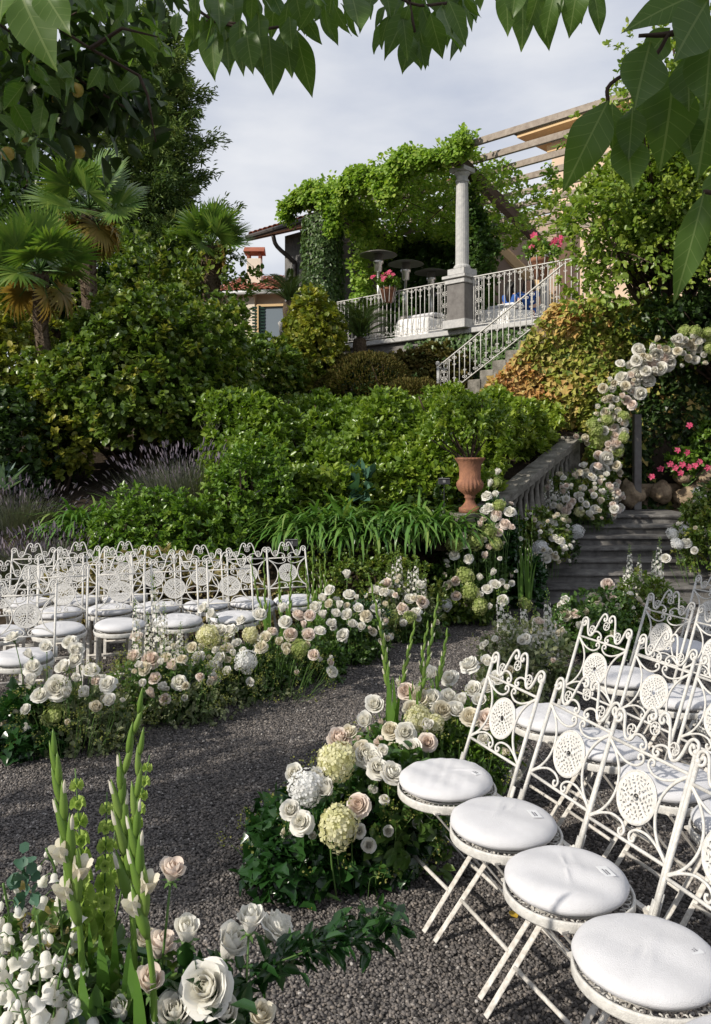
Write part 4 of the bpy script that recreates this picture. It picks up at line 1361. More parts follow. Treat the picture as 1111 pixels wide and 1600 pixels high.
# small plant signs
for (px, py, d, lab) in ((455, 848, 8.0, 'small black plant sign behind the back row of chairs'), (694, 752, 8.9, 'small black plant sign to the left of the terracotta urn')):
    p = at(px, py, d)
    zg = hz(p.x, p.y) - .05
    r_ = thing('plant_sign', lab, 'sign', (p.x, p.y, zg))
    h_ = p.z - zg
    obj('stake', MB().bar((0, .012, 0), (0, .012, h_), .012, .012).mesh('stake', M_blackplate), r_)
    b = MB().box((0, 0, h_), (.13, .008, .075), M=Matrix.Rotation(-.35, 3, 'X'))
    pl = obj('plate', b.mesh('plate', M_blackplate, bevel=.003), r_)
    b = MB()
    for (w, hh, x0, z0) in ((.12, .006, 0, .031), (.12, .006, 0, -.031), (.03, .03, 0, 0)):
        b.box((x0, -.007, h_ + z0), (w, .004, hh), M=Matrix.Rotation(-.35, 3, 'X'))
    obj('rim', b.mesh('rim', mat('grey_plate_rim', (.16, .16, .16), .5)), r_)

# ================================================================== palms, cycads, conifer, trees
def fan_mesh(R, n=38, m=L_palm, droop=.5, arc=4.6):
    """one fan leaf: stalk along +x from the origin, blade fan at its end"""
    st = R * .85
    az = np.linspace(-arc / 2, arc / 2, n) + rng.normal(size=n) * .02
    base = np.tile((st, 0, 0), (n, 1)).astype(float)
    ln = R * (.72 + .28 * np.cos(az * .55)) * rng.uniform(.93, 1.05, n)
    V = []
    me = blades('fan', base, az, np.full(n, .12) + .1 * np.abs(np.sin(az)), ln, np.full(n, R * .10), np.full(n, droop) * rng.uniform(.6, 1.4, n), m, 6, taper=.45)
    return me


def fan_palm(label, base, top, R, nf, old=5, group='fan palms', trunk_r=.09):
    base, top = Vector(base), Vector(top)
    r_ = thing('fan_palm', label, 'palm tree', base, group=group)
    k = 14
    path = [base.lerp(top, i / k) + Vector((.02 * math.sin(i), 0, 0)) for i in range(k + 1)]
    b = MB().tube(path, [trunk_r * (.75 + .45 * (i / k) + .06 * (i % 2)) for i in range(k + 1)], 10)
    tr = obj('trunk', b.mesh('trunk', M_palmtrunk), r_, world=True)
    # fibre and old leaf bases
    nn = 260
    hh = rng.uniform(.25, 1, nn) ** .6
    az = rng.uniform(0, 2 * PI, nn)
    bb = np.array(base)[None] + (np.array(top) - np.array(base))[None] * hh[:, None] + np.stack([np.cos(az), np.sin(az), az * 0], 1) * trunk_r * .95
    o = obj('leaf_bases', blades('leaf_bases', bb, az, rng.uniform(.6, 1.3, nn), rng.uniform(.06, .15, nn), np.full(nn, .03), rng.uniform(0, 1.2, nn), leaf_mat('fibre' + label[:9], [(.05, .036, .025), (.14, .10, .06)], .9, .1, 0), 3), tr, kind='stuff')
    o.location = -(Vector(r_.location) + Vector(tr.location))
    fm = [fan_mesh(R * random.uniform(.92, 1.05), droop=q) for q in (.12, .3, .55)]
    fo = fan_mesh(R * .85, m=L_palmold, droop=.9)
    sk = MB().tube([(0, 0, 0), (R * .45, 0, R * .02), (R * .86, 0, 0)], [.016, .012, .009], 5).mesh('stalk', M_stem, True)
    for i in range(nf + old):
        o_ = i >= nf
        az = i * 2.399 + random.uniform(-.2, .2)
        el = (1.3 - 1.7 * (i / nf)) if not o_ else -random.uniform(.7, 1.2)
        q = Quaternion((0, 0, 1), az) @ Quaternion((0, 1, 0), -el) @ Quaternion((1, 0, 0), random.uniform(-1.1, 1.1))
        f = obj('frond', fo if o_ else random.choice(fm), r_, top - base + Vector((0, 0, .06)), q)
        obj('stalk', sk, f)
    return r_


p, q = at(328, 470, 16), at(331, 388, 16)
fan_palm('fan palm against the sky right of the conifer', (p.x, 16, 2.9), (q.x, 16, q.z), .52, 17, 3, trunk_r=.17)
q = at(62, 430, 10.8)
fan_palm('near fan palm with slender trunk at the left', (at(78, 0, 10.8).x, 10.8, 1.4), (q.x, 10.8, q.z), .50, 16, 4, trunk_r=.085)
q = at(140, 330, 13.2)
fan_palm('tall fan palm with yellowed fronds behind the near palm', (at(135, 0, 13.2).x, 13.2, 2.2), (q.x, 13.2, q.z), .58, 16, 6, trunk_r=.12)


def cycad(label, p, R, nf, pot=None):
    r_ = thing('cycad', label, 'cycad', p)
    # one pinnate frond, along +x and arching
    k = 34
    tt = np.linspace(.12, 1, k)
    base, az, el, ln = [], [], [], []
    pts = [(R * t * math.cos(.35 * t), 0, R * (.25 * math.sin(t * 2.2) - .18 * t * t)) for t in np.linspace(0, 1, 9)]
    for t in tt:
        for sg in (-1, 1):
            base.append((R * t * math.cos(.35 * t), 0, R * (.25 * math.sin(t * 2.2) - .18 * t * t)))
            az.append(sg * (1.15 - .5 * t))
            el.append(.35)
            ln.append(R * .2 * math.sin(PI * (.15 + .8 * t)) + .02)
    m_ = blades('pinnae', np.array(base), np.array(az), np.array(el), np.array(ln), np.full(len(ln), .016), np.full(len(ln), .4), L_cycad, 2)
    rm = MB().tube(pts, [.012 - .001 * i for i in range(9)], 5).mesh('rib', M_stem, True)
    for i in range(nf):
        q = Quaternion((0, 0, 1), i * 2.4 + random.uniform(-.2, .2)) @ Quaternion((0, 1, 0), -(.95 - 1.0 * i / nf))
        f = obj('frond', m_, r_, (0, 0, .1), q)
        obj('rib', rm, f)
    obj('stump', MB().lathe([(.10, -.3), (.13, -.05), (.11, .08), (.03, .14)], 10).mesh('stump', M_palmtrunk), r_)
    if pot:
        obj('planter', MB().lathe([(.16, -.75), (.2, -.35), (.22, -.3), (.2, -.28), (.02, -.3)], 14).mesh('planter', M_granite, True), r_)
    return r_


p = at(452, 480, 15.6)
cycad('cycad in front of the grey house left of the pier', (p.x, p.y, p.z), .72, 22, True)
p = at(562, 533, 14.9)
cycad('cycad with dark arching fronds below the terrace railing', (p.x, p.y, p.z - .05), .85, 30)

# conifer
r_ = thing('conifer', 'tall dark conifer towering at the left against the sky', 'tree', (-5.0, 20, 3.2))
top = 12.6
obj('trunk', MB().tube([(0, 0, 0), (.05, 0, 4), (0.15, 0, 8), (.2, 0, top - 3.3)], [.3, .22, .1, .02], 8).mesh('trunk', M_bark, True), r_)
P, D, S, TN = [], [], [], []
bm_ = MB()
for i in range(170):
    f = (i / 170) ** .85
    z = .6 + f * (top - 3.2 - .7)
    az = i * 2.399
    L = (1.85 * (1 - f) ** .66 + .2) * random.uniform(.5, 1.32)
    rise = .25 + .35 * f
    d = Vector((math.cos(az), math.sin(az), 0))
    p0 = Vector((.2 * f, 0, z))
    pts = [p0 + d * (L * u) + Vector((0, 0, L * (rise * u - .32 * u * u + .22 * u ** 3))) for u in (0, .33, .66, 1)]
    bm_.tube(pts, [.03, .02, .012, .004], 4)
    k = int(30 + 95 * L)
    u = rng.uniform(.18, 1, k)
    ctr = np.array([np.array(p0 + d * (L * w)) + np.array([0, 0, L * (rise * w - .32 * w * w + .22 * w ** 3)]) for w in u])
    off = rng.normal(size=(k, 3)) * np.array([.13, .13, .09]) * (L * .5 + .25)
    P.append(ctr + off)
    D.append(unit(np.array(d)[None] * .8 + off * 2.5 + np.array([0, 0, .25]) + rng.normal(size=(k, 3)) * .45))
    S.append(rng.uniform(.10, .20, k))
    TN.append(np.clip(rng.beta(2, 2.3, k) + random.uniform(-.15, .15), 0, 1))
P, D, S, TN = map(np.concatenate, (P, D, S, TN))
# every spray: three narrow leaflets
P3 = np.repeat(P, 4, 0) + rng.normal(size=(len(P) * 4, 3)) * .05
D3 = unit(np.repeat(D, 4, 0) + rng.normal(size=P3.shape) * .42)
obj('crown', leaves('crown', P3, D3, np.repeat(S, 4) * rng.uniform(.6, 1.1, len(P3)), .115, L_conifer, np.repeat(TN, 4)), r_)
obj('branches', bm_.mesh('branches', M_twig, True), r_)


def broad_tree(name, label, base, crown, radii, shoots, per, size, width, m, seed, limbs=9, tr=.14, inner=.6, amp=.2, cat='tree', group=None):
    base, crown = Vector(base), Vector(crown)
    r_ = thing(name, label, cat, base, group=group)
    fork = base.lerp(crown, .45)
    obj('trunk', MB().tube(crom([base, base.lerp(fork, .5) + Vector((.05, .04, 0)), fork], 4), [tr * (1 - .05 * i) for i in range(9)], 9).mesh('trunk', M_bark, True), r_, world=True)
    U = rdirs(shoots * 2)
    U = U[U[:, 2] > -.75][:shoots]
    f = lump(U, 7, amp, seed)[:, None]
    dp = np.where(rng.random(len(U)) < inner, rng.uniform(.35, .95, len(U)), rng.uniform(.9, 1.08, len(U)))[:, None]
    cen = np.array(crown) + U * np.array(radii) * f * dp
    P, D, s, tn, up = rosettes(cen, unit(U + [0, 0, .3]), per, size, .9, size * .35)
    obj('crown', leaves('crown', P, D, s, width, m, tn, ups=up), r_, world=True)
    b = MB()
    for i in range(limbs):
        c = Vector(cen[random.randrange(len(cen))])
        mid = fork.lerp(c, .5) + Vector((random.uniform(-.2, .2), random.uniform(-.2, .2), random.uniform(0, .25)))
        pts = crom([fork, mid, c], 5)
        b.tube(pts, [max(.006, tr * .5 * (1 - j / len(pts))) for j in range(len(pts))], 5)
        for _ in range(5):
            c2 = Vector(cen[np.argmin(np.linalg.norm(cen - np.array(pts[random.randrange(4, len(pts))]) - rng.normal(size=3) * .4, axis=1))])
            pj = pts[random.randrange(3, len(pts))]
            b.tube([pj, pj.lerp(c2, .5) + Vector((0, 0, .04)), c2], [.018, .012, .005], 4)
    obj('limbs', b.mesh('limbs', M_twig, True), r_, world=True)
    return r_


broad_tree('broadleaf_tree', 'light green tree above the autumn ivy at the right', (5.0, 13.6, 2.0), (4.95, 12.5, 5.42), (1.58, 1.2, 1.55), 2900, 8, .10, .36, L_tree, 21, 22, .13)
broad_tree('broadleaf_tree', 'thin top of light green tree rising against the sky at right', (6.3, 14.5, 3.0), (5.55, 13.6, 7.0), (1.15, 1.0, 1.75), 950, 8, .11, .36, L_tree, 22, 16, .12, .5, .3)
broad_tree('broadleaf_tree', 'dark tree behind the palms at the left edge', (-8.6, 19.5, 3.0), (-8.3, 19, 6.6), (2.2, 1.8, 3.0), 1100, 8, .2, .42, L_dark, 23, 8, .2)
broad_tree('broadleaf_tree', 'dark tree between the near palm and the conifer', (-6.3, 16.6, 2.8), (-6.2, 16.6, 5.0), (1.6, 1.1, 1.8), 900, 8, .16, .42, L_dark, 24, 8, .16)
broad_tree('broadleaf_tree', 'olive green tree under the conifer behind the camellia', (-3.9, 16.4, 2.8), (-3.9, 16.2, 4.5), (1.5, 1.0, 1.3), 800, 9, .12, .4, L_bush, 25, 8, .12)

# ================================================================== ivy-covered wall right of the stairs
iw = thing('ivy_wall', 'retaining wall covered in orange and lime autumn ivy leaves', 'wall', (4.2, 12.9, 0.9))
xs_ = np.array([1.75, 2.05, 2.4, 2.75, 3.0, 3.3, 4.0, 7.5])
zt = np.array([2.5, 2.85, 3.15, 3.65, 4.05, 4.15, 4.2, 4.2])
b = MB()
vs = [(x, 12.95, .5) for x in xs_] + [(x, 12.95, z - .08) for x, z in zip(xs_, zt)] + [(x, 13.5, .5) for x in xs_] + [(x, 13.5, z - .08) for x, z in zip(xs_, zt)]
k = len(xs_)
fs = []
for i in range(k - 1):
    fs += [(i, i + 1, k + i + 1, k + i), (2 * k + i + 1, 2 * k + i, 3 * k + i, 3 * k + i + 1), (k + i, k + i + 1, 3 * k + i + 1, 3 * k + i)]
fs += [(0, k, 3 * k, 2 * k), (k - 1, 3 * k - 1, 4 * k - 1, 2 * k - 1)]
b.add(vs, fs)
obj('masonry', b.mesh('masonry', M_rock), iw, world=True)
n_ = 16000
x = rng.uniform(1.7, 7.3, n_)
ztop = np.interp(x, xs_, zt)
z = .8 + (ztop - .78) * rng.random(n_) ** .8
bul = .16 * np.sin(x * 4.1 + z * 2) + .1 * np.sin(z * 5.3 - x * 2) + .16
y = 12.9 - np.clip(bul, .02, .5) * (1.1 - (z / 4.3) ** 3) - rng.uniform(0, .1, n_)
P = np.column_stack([x, y, z])
D = unit(np.array([-.25, -.35, -.6]) + rng.normal(size=(n_, 3)) * .5)
UPS = np.tile((-.35, -.8, .5), (n_, 1)) + rng.normal(size=(n_, 3)) * .45
aut = np.clip(.74 - .34 * np.abs(x - 2.85) + .35 * np.sin(x * 3.1 + z * 2.3) + .2 * np.sin(z * 6 + x), 0, 1)
isa = rng.random(n_) < np.where(x < 3.5, .35 + .6 * aut, .12)
tn = np.clip(rng.beta(2, 2, n_) * .6 + aut * .45, 0, 1)
sz = rng.uniform(.05, .125, n_)
obj('autumn_leaves', leaves('autumn_leaves', P[isa], D[isa], sz[isa], .52, L_autumn, tn[isa], IVY, UPS[isa]), iw, world=True)
nz_ = ~isa
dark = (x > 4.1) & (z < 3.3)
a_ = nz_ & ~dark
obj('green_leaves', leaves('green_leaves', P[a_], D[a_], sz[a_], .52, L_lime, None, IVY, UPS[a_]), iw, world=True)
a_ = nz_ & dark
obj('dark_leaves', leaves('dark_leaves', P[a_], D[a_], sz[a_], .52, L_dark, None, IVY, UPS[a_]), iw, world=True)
# canopy shading the niche behind the arch
broad_tree('broadleaf_tree', 'dark overhanging shrub in the niche behind the flower arch', (6.9, 12.8, 1.0), (5.6, 12.35, 3.75), (1.35, .45, .55), 700, 8, .10, .4, L_dark, 26, 8, .08)

# rocks and pink-flowered plant behind the landing
for (px, py, w, h_, lab) in ((1085, 775, .52, .46, 'large rough tuff rock at the back of the landing'), (1035, 770, .30, .34, 'smaller pitted rock left of the large one on landing'), (1110, 745, .5, .36, 'pale rock at the right edge under pink flowers'), (985, 775, .42, .40, 'dark shaded rock beside the arch foot'), (1068, 745, .3, .2, 'flat pale stone topping the rockwork')):
    d = 12.35
    c = at(px, py, d)
    r_ = rdirs(1)
    U = []
    nu, nv_ = 18, 12
    b = MB()
    vs = []
    for i in range(nv_ + 1):
        th = PI * i / nv_
        for j in range(nu):
            ph = 2 * PI * j / nu
            vs.append((math.sin(th) * math.cos(ph), math.sin(th) * math.sin(ph), math.cos(th)))
    A = np.array(vs)
    sd = int(px)
    A = A * (lump(A, 6, .11, sd) * lump(A * 2.3, 5, .05, sd + 1))[:, None] * np.array([w / 2, w / 2.2, h_ / 2])
    fs = []
    for i in range(nv_):
        for j in range(nu):
            j2 = (j + 1) % nu
            fs.append((i * nu + j, (i + 1) * nu + j, (i + 1) * nu + j2, i * nu + j2))
    b.add(A, fs)
    tag(obj('rock', b.mesh('rock', M_rock, True), None, (c.x, c.y, c.z)), lab, 'rock')
tag(obj('rock_base', MB().box((5.1, 12.75, 1.05), (2.4, .45, .5)).mesh('rock_base', M_rock), None), kind='structure')

r_ = thing('mandevilla_plant', 'leafy plant with deep pink flowers above the rocks', 'plant', (4.98, 12.3, 1.3))
c = np.array(at(1068, 722, 12.3))
U = rdirs(300)
cen = np.concatenate([c + U[:170] * np.array([.28, .2, .26]) * rng.uniform(.3, 1, (170, 1)), np.array(at(1108, 700, 12.4)) + U[170:] * np.array([.22, .2, .4])])
P, D, s, tn, up = rosettes(cen, unit(rdirs(300) + [0, -.4, .5]), 7, .075, .9, .02)
obj('foliage', leaves('foliage', P, D, s, .38, L_bright, tn, ups=up), r_, world=True)
obj('stems', stems_mesh('stems', (4.95, 12.3, 1.25), [Vector(c_) for c_ in cen[::30]], .012, .005, M_stem), r_, world=True)
for (px, py) in ((1058, 704), (1073, 707), (1086, 728), (1066, 726), (1076, 730), (1063, 739), (1032, 733), (1105, 731), (1077, 665), (1047, 725), (1018, 745), (1093, 722), (1055, 731)):
    b = MB()
    dv_ = Vector((random.uniform(-.6, .3), -1, random.uniform(-.2, .5)))
    bloom5(b, Vector((0, 0, 0)), .055, dv_, 0, .4)
    bloom5(b, Vector((.01, -.01, .01)), .04, dv_, 0, .5)
    obj('pink_flower', b.mesh('pink_flower', P_pink, tint=True), r_, at(px, py, 11.98), world=True)

# ================================================================== folding chairs
LEAN, Y0B, ZB0 = 0.37, 0.170, 0.44


def bk3(u, z, off=0.0):
    z = ZB0 + (z - ZB0) * .94
    return Vector((u * 1.05, Y0B + (z - ZB0) * LEAN + off, z))


def bcurve(pts, n=4, mirror=1):
    return [bk3(mirror * p[0], p[2]) for p in crom([(u, 0, z) for u, z in pts], n)]


def back_scroll(name, pts, r=0.0046, sides=6):
    return [MB().tube(bcurve(pts, 4, s), r, sides).mesh(name, M_white, True) for s in (-1, 1)]


CH = {}
b = MB()
CH['seat_rim'] = MB().lathe([(.190, .425), (.196, .425), (.198, .430), (.198, .452), (.196, .457), (.190, .457), (.188, .452), (.188, .43), (.190, .425)], 56, cap=False).mesh('seat_rim', M_white, True)
b = MB()
for k in range(18):
    a = 2 * PI * k / 18
    c, s = math.cos(a), math.sin(a)
    for sg in (-1, 1):
        pts = []
        for i in range(10):
            f = i / 9
            aa = -.6 + f * 5.2
            rr = .019 * (1 - .72 * f)
            lu, lr = sg * (.017 - rr * math.cos(aa)), .170 + rr * math.sin(aa)
            pts.append((lr * c - lu * s, lr * s + lu * c, .448))
        b.tube(pts, .0028, 4)
b.lathe([(.150, .444), (.153, .448), (.150, .452), (.147, .448), (.150, .444)], 40, cap=False)
CH['seat_scrollwork'] = b.mesh('seat_scrollwork', M_white, True)
for k in range(6):
    pass
prof = [(0.0, .462), (.13, .460), (.168, .463), (.182, .471), (.187, .480), (.187, .484), (.183, .494), (.170, .505), (.150, .512), (.10, .5175), (.05, .5195), (.012, .520)]


PROF2 = prof[:8] + [(.160, .509), (.145, .5132), (.13, .5154), (.115, .5168), (.10, .5178), (.085, .5185), (.07, .519), (.055, .5194), (.04, .5197), (.025, .5199), (.010, .520)]


def cushion_mesh(seed):
    r_ = np.random.default_rng(seed)
    b = MB().lathe(PROF2, 72)
    V = np.array(b.v)
    w = V[:, :2] @ r_.normal(size=(2, 3)) * 18 + r_.uniform(0, 6, 3)
    th = r_.uniform(0, PI)
    cx0, cy0 = r_.uniform(-.05, .05, 2)
    along = (V[:, 0] - cx0) * math.cos(th) + (V[:, 1] - cy0) * math.sin(th)
    across = -(V[:, 0] - cx0) * math.sin(th) + (V[:, 1] - cy0) * math.cos(th)
    crease = sum(.0035 * np.exp(-((across - o) / .006) ** 2) * np.exp(-((along - q) / .05) ** 2) for o, q in zip(r_.uniform(-.08, .08, 4), r_.uniform(-.08, .08, 4)))
    up = np.clip((V[:, 2] - .48) / .03, 0, 1)
    V[:, 2] += up * crease
    V[:, 2] += up * (.0028 * np.sin(w[:, 0]) + .0016 * np.sin(w[:, 1] * 1.7) + .0012 * np.sin(w[:, 2] * 2.6))
    rad = 1 + .008 * np.sin(3 * np.arctan2(V[:, 1], V[:, 0]) + r_.uniform(0, 6)) + .004 * np.sin(11 * np.arctan2(V[:, 1], V[:, 0]))
    V[:, :2] *= rad[:, None]
    b.v = [tuple(v) for v in V]
    return b.mesh('cushion', M_cushion, True)


CUSH = [cushion_mesh(k) for k in range(8)]
b = MB().box((0, 0, 0), (.062, .034, .0015), mi=0)
for (x0, w, yy) in ((-.004, .036, .006), (-.006, .030, -.002)):
    for k in range(6):
        b.box((x0 - w / 2 + (k + .5) * w / 6, yy, .0012), (w / 6 * .62, .0045, .0008), mi=1)
TAG = b.mesh('care_tag', [M_tag, M_ink])
CH['upper_rail'] = MB().tube([bk3(-.172, .847), bk3(.172, .847)], .0058, 6).mesh('upper_rail', M_white, True)
CH['lower_rail'] = MB().tube([bk3(-.172, .572), bk3(.172, .572)], .0058, 6).mesh('lower_rail', M_white, True)
CH['crest'] = back_scroll('crest', [(.163, .922), (.156, .932), (.148, .925), (.150, .911), (.165, .905), (.177, .920), (.172, .942), (.152, .948), (.136, .932), (.125, .895), (.110, .868), (.092, .864), (.079, .878), (.068, .910), (.055, .955), (.040, .985), (.024, .990), (.011, .978), (.009, .962), (.020, .955), (.028, .963), (.023, .970)], .0056)
CH['crest_scroll'] = back_scroll('crest_scroll', [(.095, .868), (.080, .882), (.060, .893), (.036, .890), (.018, .876), (.016, .860), (.028, .853), (.038, .860), (.034, .870), (.028, .866)])
CH['upper_scroll'] = back_scroll('upper_scroll', [(.170, .843), (.130, .815), (.085, .797), (.045, .796), (.020, .808), (.011, .823), (.018, .838), (.032, .836), (.034, .824), (.026, .822)])
CH['side_arc'] = back_scroll('side_arc', [(.170, .840), (.128, .805), (.098, .760), (.087, .709), (.098, .658), (.128, .613), (.170, .580)], .005)
CH['lower_scroll'] = back_scroll('lower_scroll', [(.170, .576), (.130, .604), (.085, .622), (.045, .622), (.022, .612), (.011, .596), (.018, .581), (.032, .583), (.034, .595), (.026, .597)])
rb = []
for (u, z, r) in ((0, .932, .020), (.092, .897, .019), (-.092, .897, .019)):
    b = MB()
    b.tube([bk3(u + r * math.cos(a), z + r * math.sin(a)) for a in np.linspace(0, 2 * PI, 15)], .0032, 4)
    for k in range(4):
        a0 = k * PI / 2 + .4
        b.tube([bk3(u + r * f * math.cos(a0 + 1.5 * f), z + r * f * math.sin(a0 + 1.5 * f)) for f in (0, .35, .7, 1)], .0026, 4)
    rb.append(b.mesh('rosette', M_white, True))
# pierced medallion
b = MB()
NR, NA, RM = 26, 112, .080
rad = np.linspace(.012, RM, NR + 1)
vs = []
for side in (-.0022, .0022):
    for r in rad:
        for k in range(NA):
            a = 2 * PI * k / NA
            vs.append(bk3(r * math.cos(a), .709 + r * math.sin(a), side))
fs = []
lay = (NR + 1) * NA


HOLES = [(rr, 2 * PI * (j + .5 * (ri % 2)) / nn_, (.9 if (j + ri) % 2 else -.9) + .25 * ri, la, lb) for ri, (rr, nn_, la, lb) in enumerate(((.24, 6, .085, .05), (.40, 11, .075, .042), (.54, 15, .075, .040), (.68, 19, .072, .038), (.80, 24, .058, .032))) for j in range(nn_)]


def pierced(i, k):
    r = (rad[i] + rad[i + 1]) / 2 / RM
    a = 2 * PI * (k + .5) / NA
    x, y = r * math.cos(a), r * math.sin(a)
    for (rr, aa, ro, la, lb) in HOLES:
        dx, dy = x - rr * math.cos(aa), y - rr * math.sin(aa)
        c, s_ = math.cos(aa + ro), math.sin(aa + ro)
        u, v = dx * c + dy * s_, -dx * s_ + dy * c
        if (u / la) ** 2 + (v / lb) ** 2 < 1:
            return True
    return False


hole = np.array([[pierced(i, k) for k in range(NA)] for i in range(NR)])
for i in range(NR):
    for k in range(NA):
        if hole[i, k]:
            continue
        k2 = (k + 1) % NA
        a_, b_, c_, d_ = i * NA + k, i * NA + k2, (i + 1) * NA + k2, (i + 1) * NA + k
        fs += [(a_, b_, c_, d_), (lay + d_, lay + c_, lay + b_, lay + a_)]
        if i == NR - 1 or hole[i + 1, k]:
            fs.append((d_, c_, lay + c_, lay + d_))
        if i == 0 or hole[i - 1, k]:
            fs.append((b_, a_, lay + a_, lay + b_))
        if hole[i, k2]:
            fs.append((c_, b_, lay + b_, lay + c_))
        if hole[i, (k - 1) % NA]:
            fs.append((a_, d_, lay + d_, lay + a_))
b.add(vs, fs)
b.tube([bk3(RM * math.cos(a), .709 + RM * math.sin(a)) for a in np.linspace(0, 2 * PI, 41)], .0042, 5)
CH['medallion'] = b.mesh('medallion', M_white)
up = {}
for s in (-1, 1):
    b = MB().tube([bk3(s * .172, .43), bk3(s * .172, .60), bk3(s * .172, .912)], .0078, 8)
    b.lathe([(.002, -.012), (.010, -.008), (.010, .004), (.002, .010)], 8, tuple(bk3(s * .172, .915)))
    b.bar(bk3(s * .180, .425), bk3(s * .180, .50), .006, .026, up=(1, 0, 0))
    up[s] = b.mesh('upright', M_white, True)
LEGF = MB().bar((0, .175, .445), (0, -.195, .004), .006, .024, up=(1, 0, 0)).mesh('leg', M_wornwhite, bevel=.002)
LEGR = MB().bar((0, -.135, .432), (0, .215, .004), .006, .024, up=(1, 0, 0)).mesh('leg', M_wornwhite, bevel=.002)
STR1 = MB().tube([(-.165, -.085, .135), (.165, -.085, .135)], .0075, 8).mesh('stretcher', M_wornwhite, True)
STR2 = MB().tube([(-.142, .165, .065), (.142, .165, .065)], .0075, 8).mesh('stretcher', M_wornwhite, True)
STR3 = [MB().bar((-w, yy, .432), (w, yy, .432), .02, .008).mesh('seat_bearer', M_wornwhite) for w, yy in ((.16, -.13), (.172, .165))]


def folding_chair(x, y, fx, fy, label, group, tagged=False, turn=0.0, ds=0.0):
    rz = math.atan2(fx, -fy) + turn
    r_ = thing('folding_chair', label, 'chair', (x, y, 0), rz, group)
    r_.rotation_euler = (random.uniform(-.01, .01), random.uniform(-.012, .012), rz)
    for k, me in CH.items():
        for q in (me if isinstance(me, list) else [me]):
            obj(k, q, r_)
    for me in rb:
        obj('rosette', me, r_)
    for s in (-1, 1):
        obj('upright', up[s], r_)
        obj('leg', LEGF, r_, (s * .165, 0, 0))
        obj('leg', LEGR, r_, (s * .148, 0, 0))
    obj('stretcher', STR1, r_)
    obj('stretcher', STR2, r_)
    for me in STR3:
        obj('seat_bearer', me, r_)
    cu = obj('cushion', random.choice(CUSH), r_, (random.uniform(-.004, .004), random.uniform(-.012, .0), 0), (0, 0, random.uniform(0, 6.28)))
    if tagged:
        o = obj('care_tag', TAG, cu)
        p = Matrix.Rotation(-cu.rotation_euler.z, 3, 'Z') @ Vector((.05 + random.uniform(-.015, .015), .10, .5185))
        o.location = p
        o.rotation_euler = (.06, 0, -cu.rotation_euler.z + PI + random.uniform(-.25, .25))
    return r_


ORD = ['first', 'second', 'third', 'fourth', 'fifth', 'sixth', 'seventh', 'eighth']
RG, LG = 'chairs right of the aisle', 'chairs left of the aisle'
# right side: row 1 nearest the aisle, counted from the far (aisle-flower) end
row1 = [(.369, 3.29), (.530, 2.91), (.655, 2.52), (.760, 2.13)]
lab1 = ['white iron chair beside the cream hydrangeas, farthest of the near right row', 'white iron chair second from the flowers in the near right row', 'white iron chair with shadow-marked cushion, second nearest the camera', 'white iron chair nearest the camera, in the lower right corner']
for (x, y), l in zip(row1, lab1):
    folding_chair(x, y, -.925, -.38, l, RG, True, random.uniform(-.03, .03))
folding_chair(.86, 1.72, -.925, -.38, 'white iron chair cut off below the lower right corner', RG, True)
rows = [('second right row', [(.975, 4.05), (1.12, 3.67), (1.255, 3.28), (1.385, 2.89)]), ('third right row', [(1.58, 4.78), (1.735, 4.39), (1.87, 4.0)]), ('fourth right row', [(2.19, 5.52), (2.345, 5.13)]), ('rearmost right row', [(2.80, 6.25), (2.95, 5.87)])]
for nm, pts in rows:
    for i, (x, y) in enumerate(pts):
        folding_chair(x, y, -.925, -.38, 'white iron chair, %s from the far end of the %s' % (ORD[i], nm), RG, False, random.uniform(-.04, .04))
# left side
FX, FY = .27, -.96


def left_row(nm, x0, y0, n, dx=-.378, dy=-.108):
    for i in range(n):
        folding_chair(x0 + dx * i + random.uniform(-.01, .01), y0 + dy * i + random.uniform(-.015, .015), FX, FY, 'white iron chair, %s from the aisle in the %s' % (ORD[i], nm), LG, False, random.uniform(-.05, .05))


left_row('back left row', -.53, 7.22, 6)
left_row('middle left row', -.97, 6.48, 5, -.405, -.135)
left_row('rear left row behind the bushes side', -2.05, 7.30, 3, -.40, -.09)
folding_chair(-2.14, 5.25, FX, FY, 'white iron chair nearest the front at the left picture edge', LG)
folding_chair(-2.50, 5.12, FX, FY, 'white iron chair mostly cut off by the left picture edge', LG)

# ================================================================== flowers: shared templates
def grid_patch(fn, nu, nv):
    vs = [fn(-1 + 2 * i / nu, j / nv) for j in range(nv + 1) for i in range(nu + 1)]
    fs = [(j * (nu + 1) + i, j * (nu + 1) + i + 1, (j + 1) * (nu + 1) + i + 1, (j + 1) * (nu + 1) + i) for j in range(nv) for i in range(nu)]
    return vs, fs


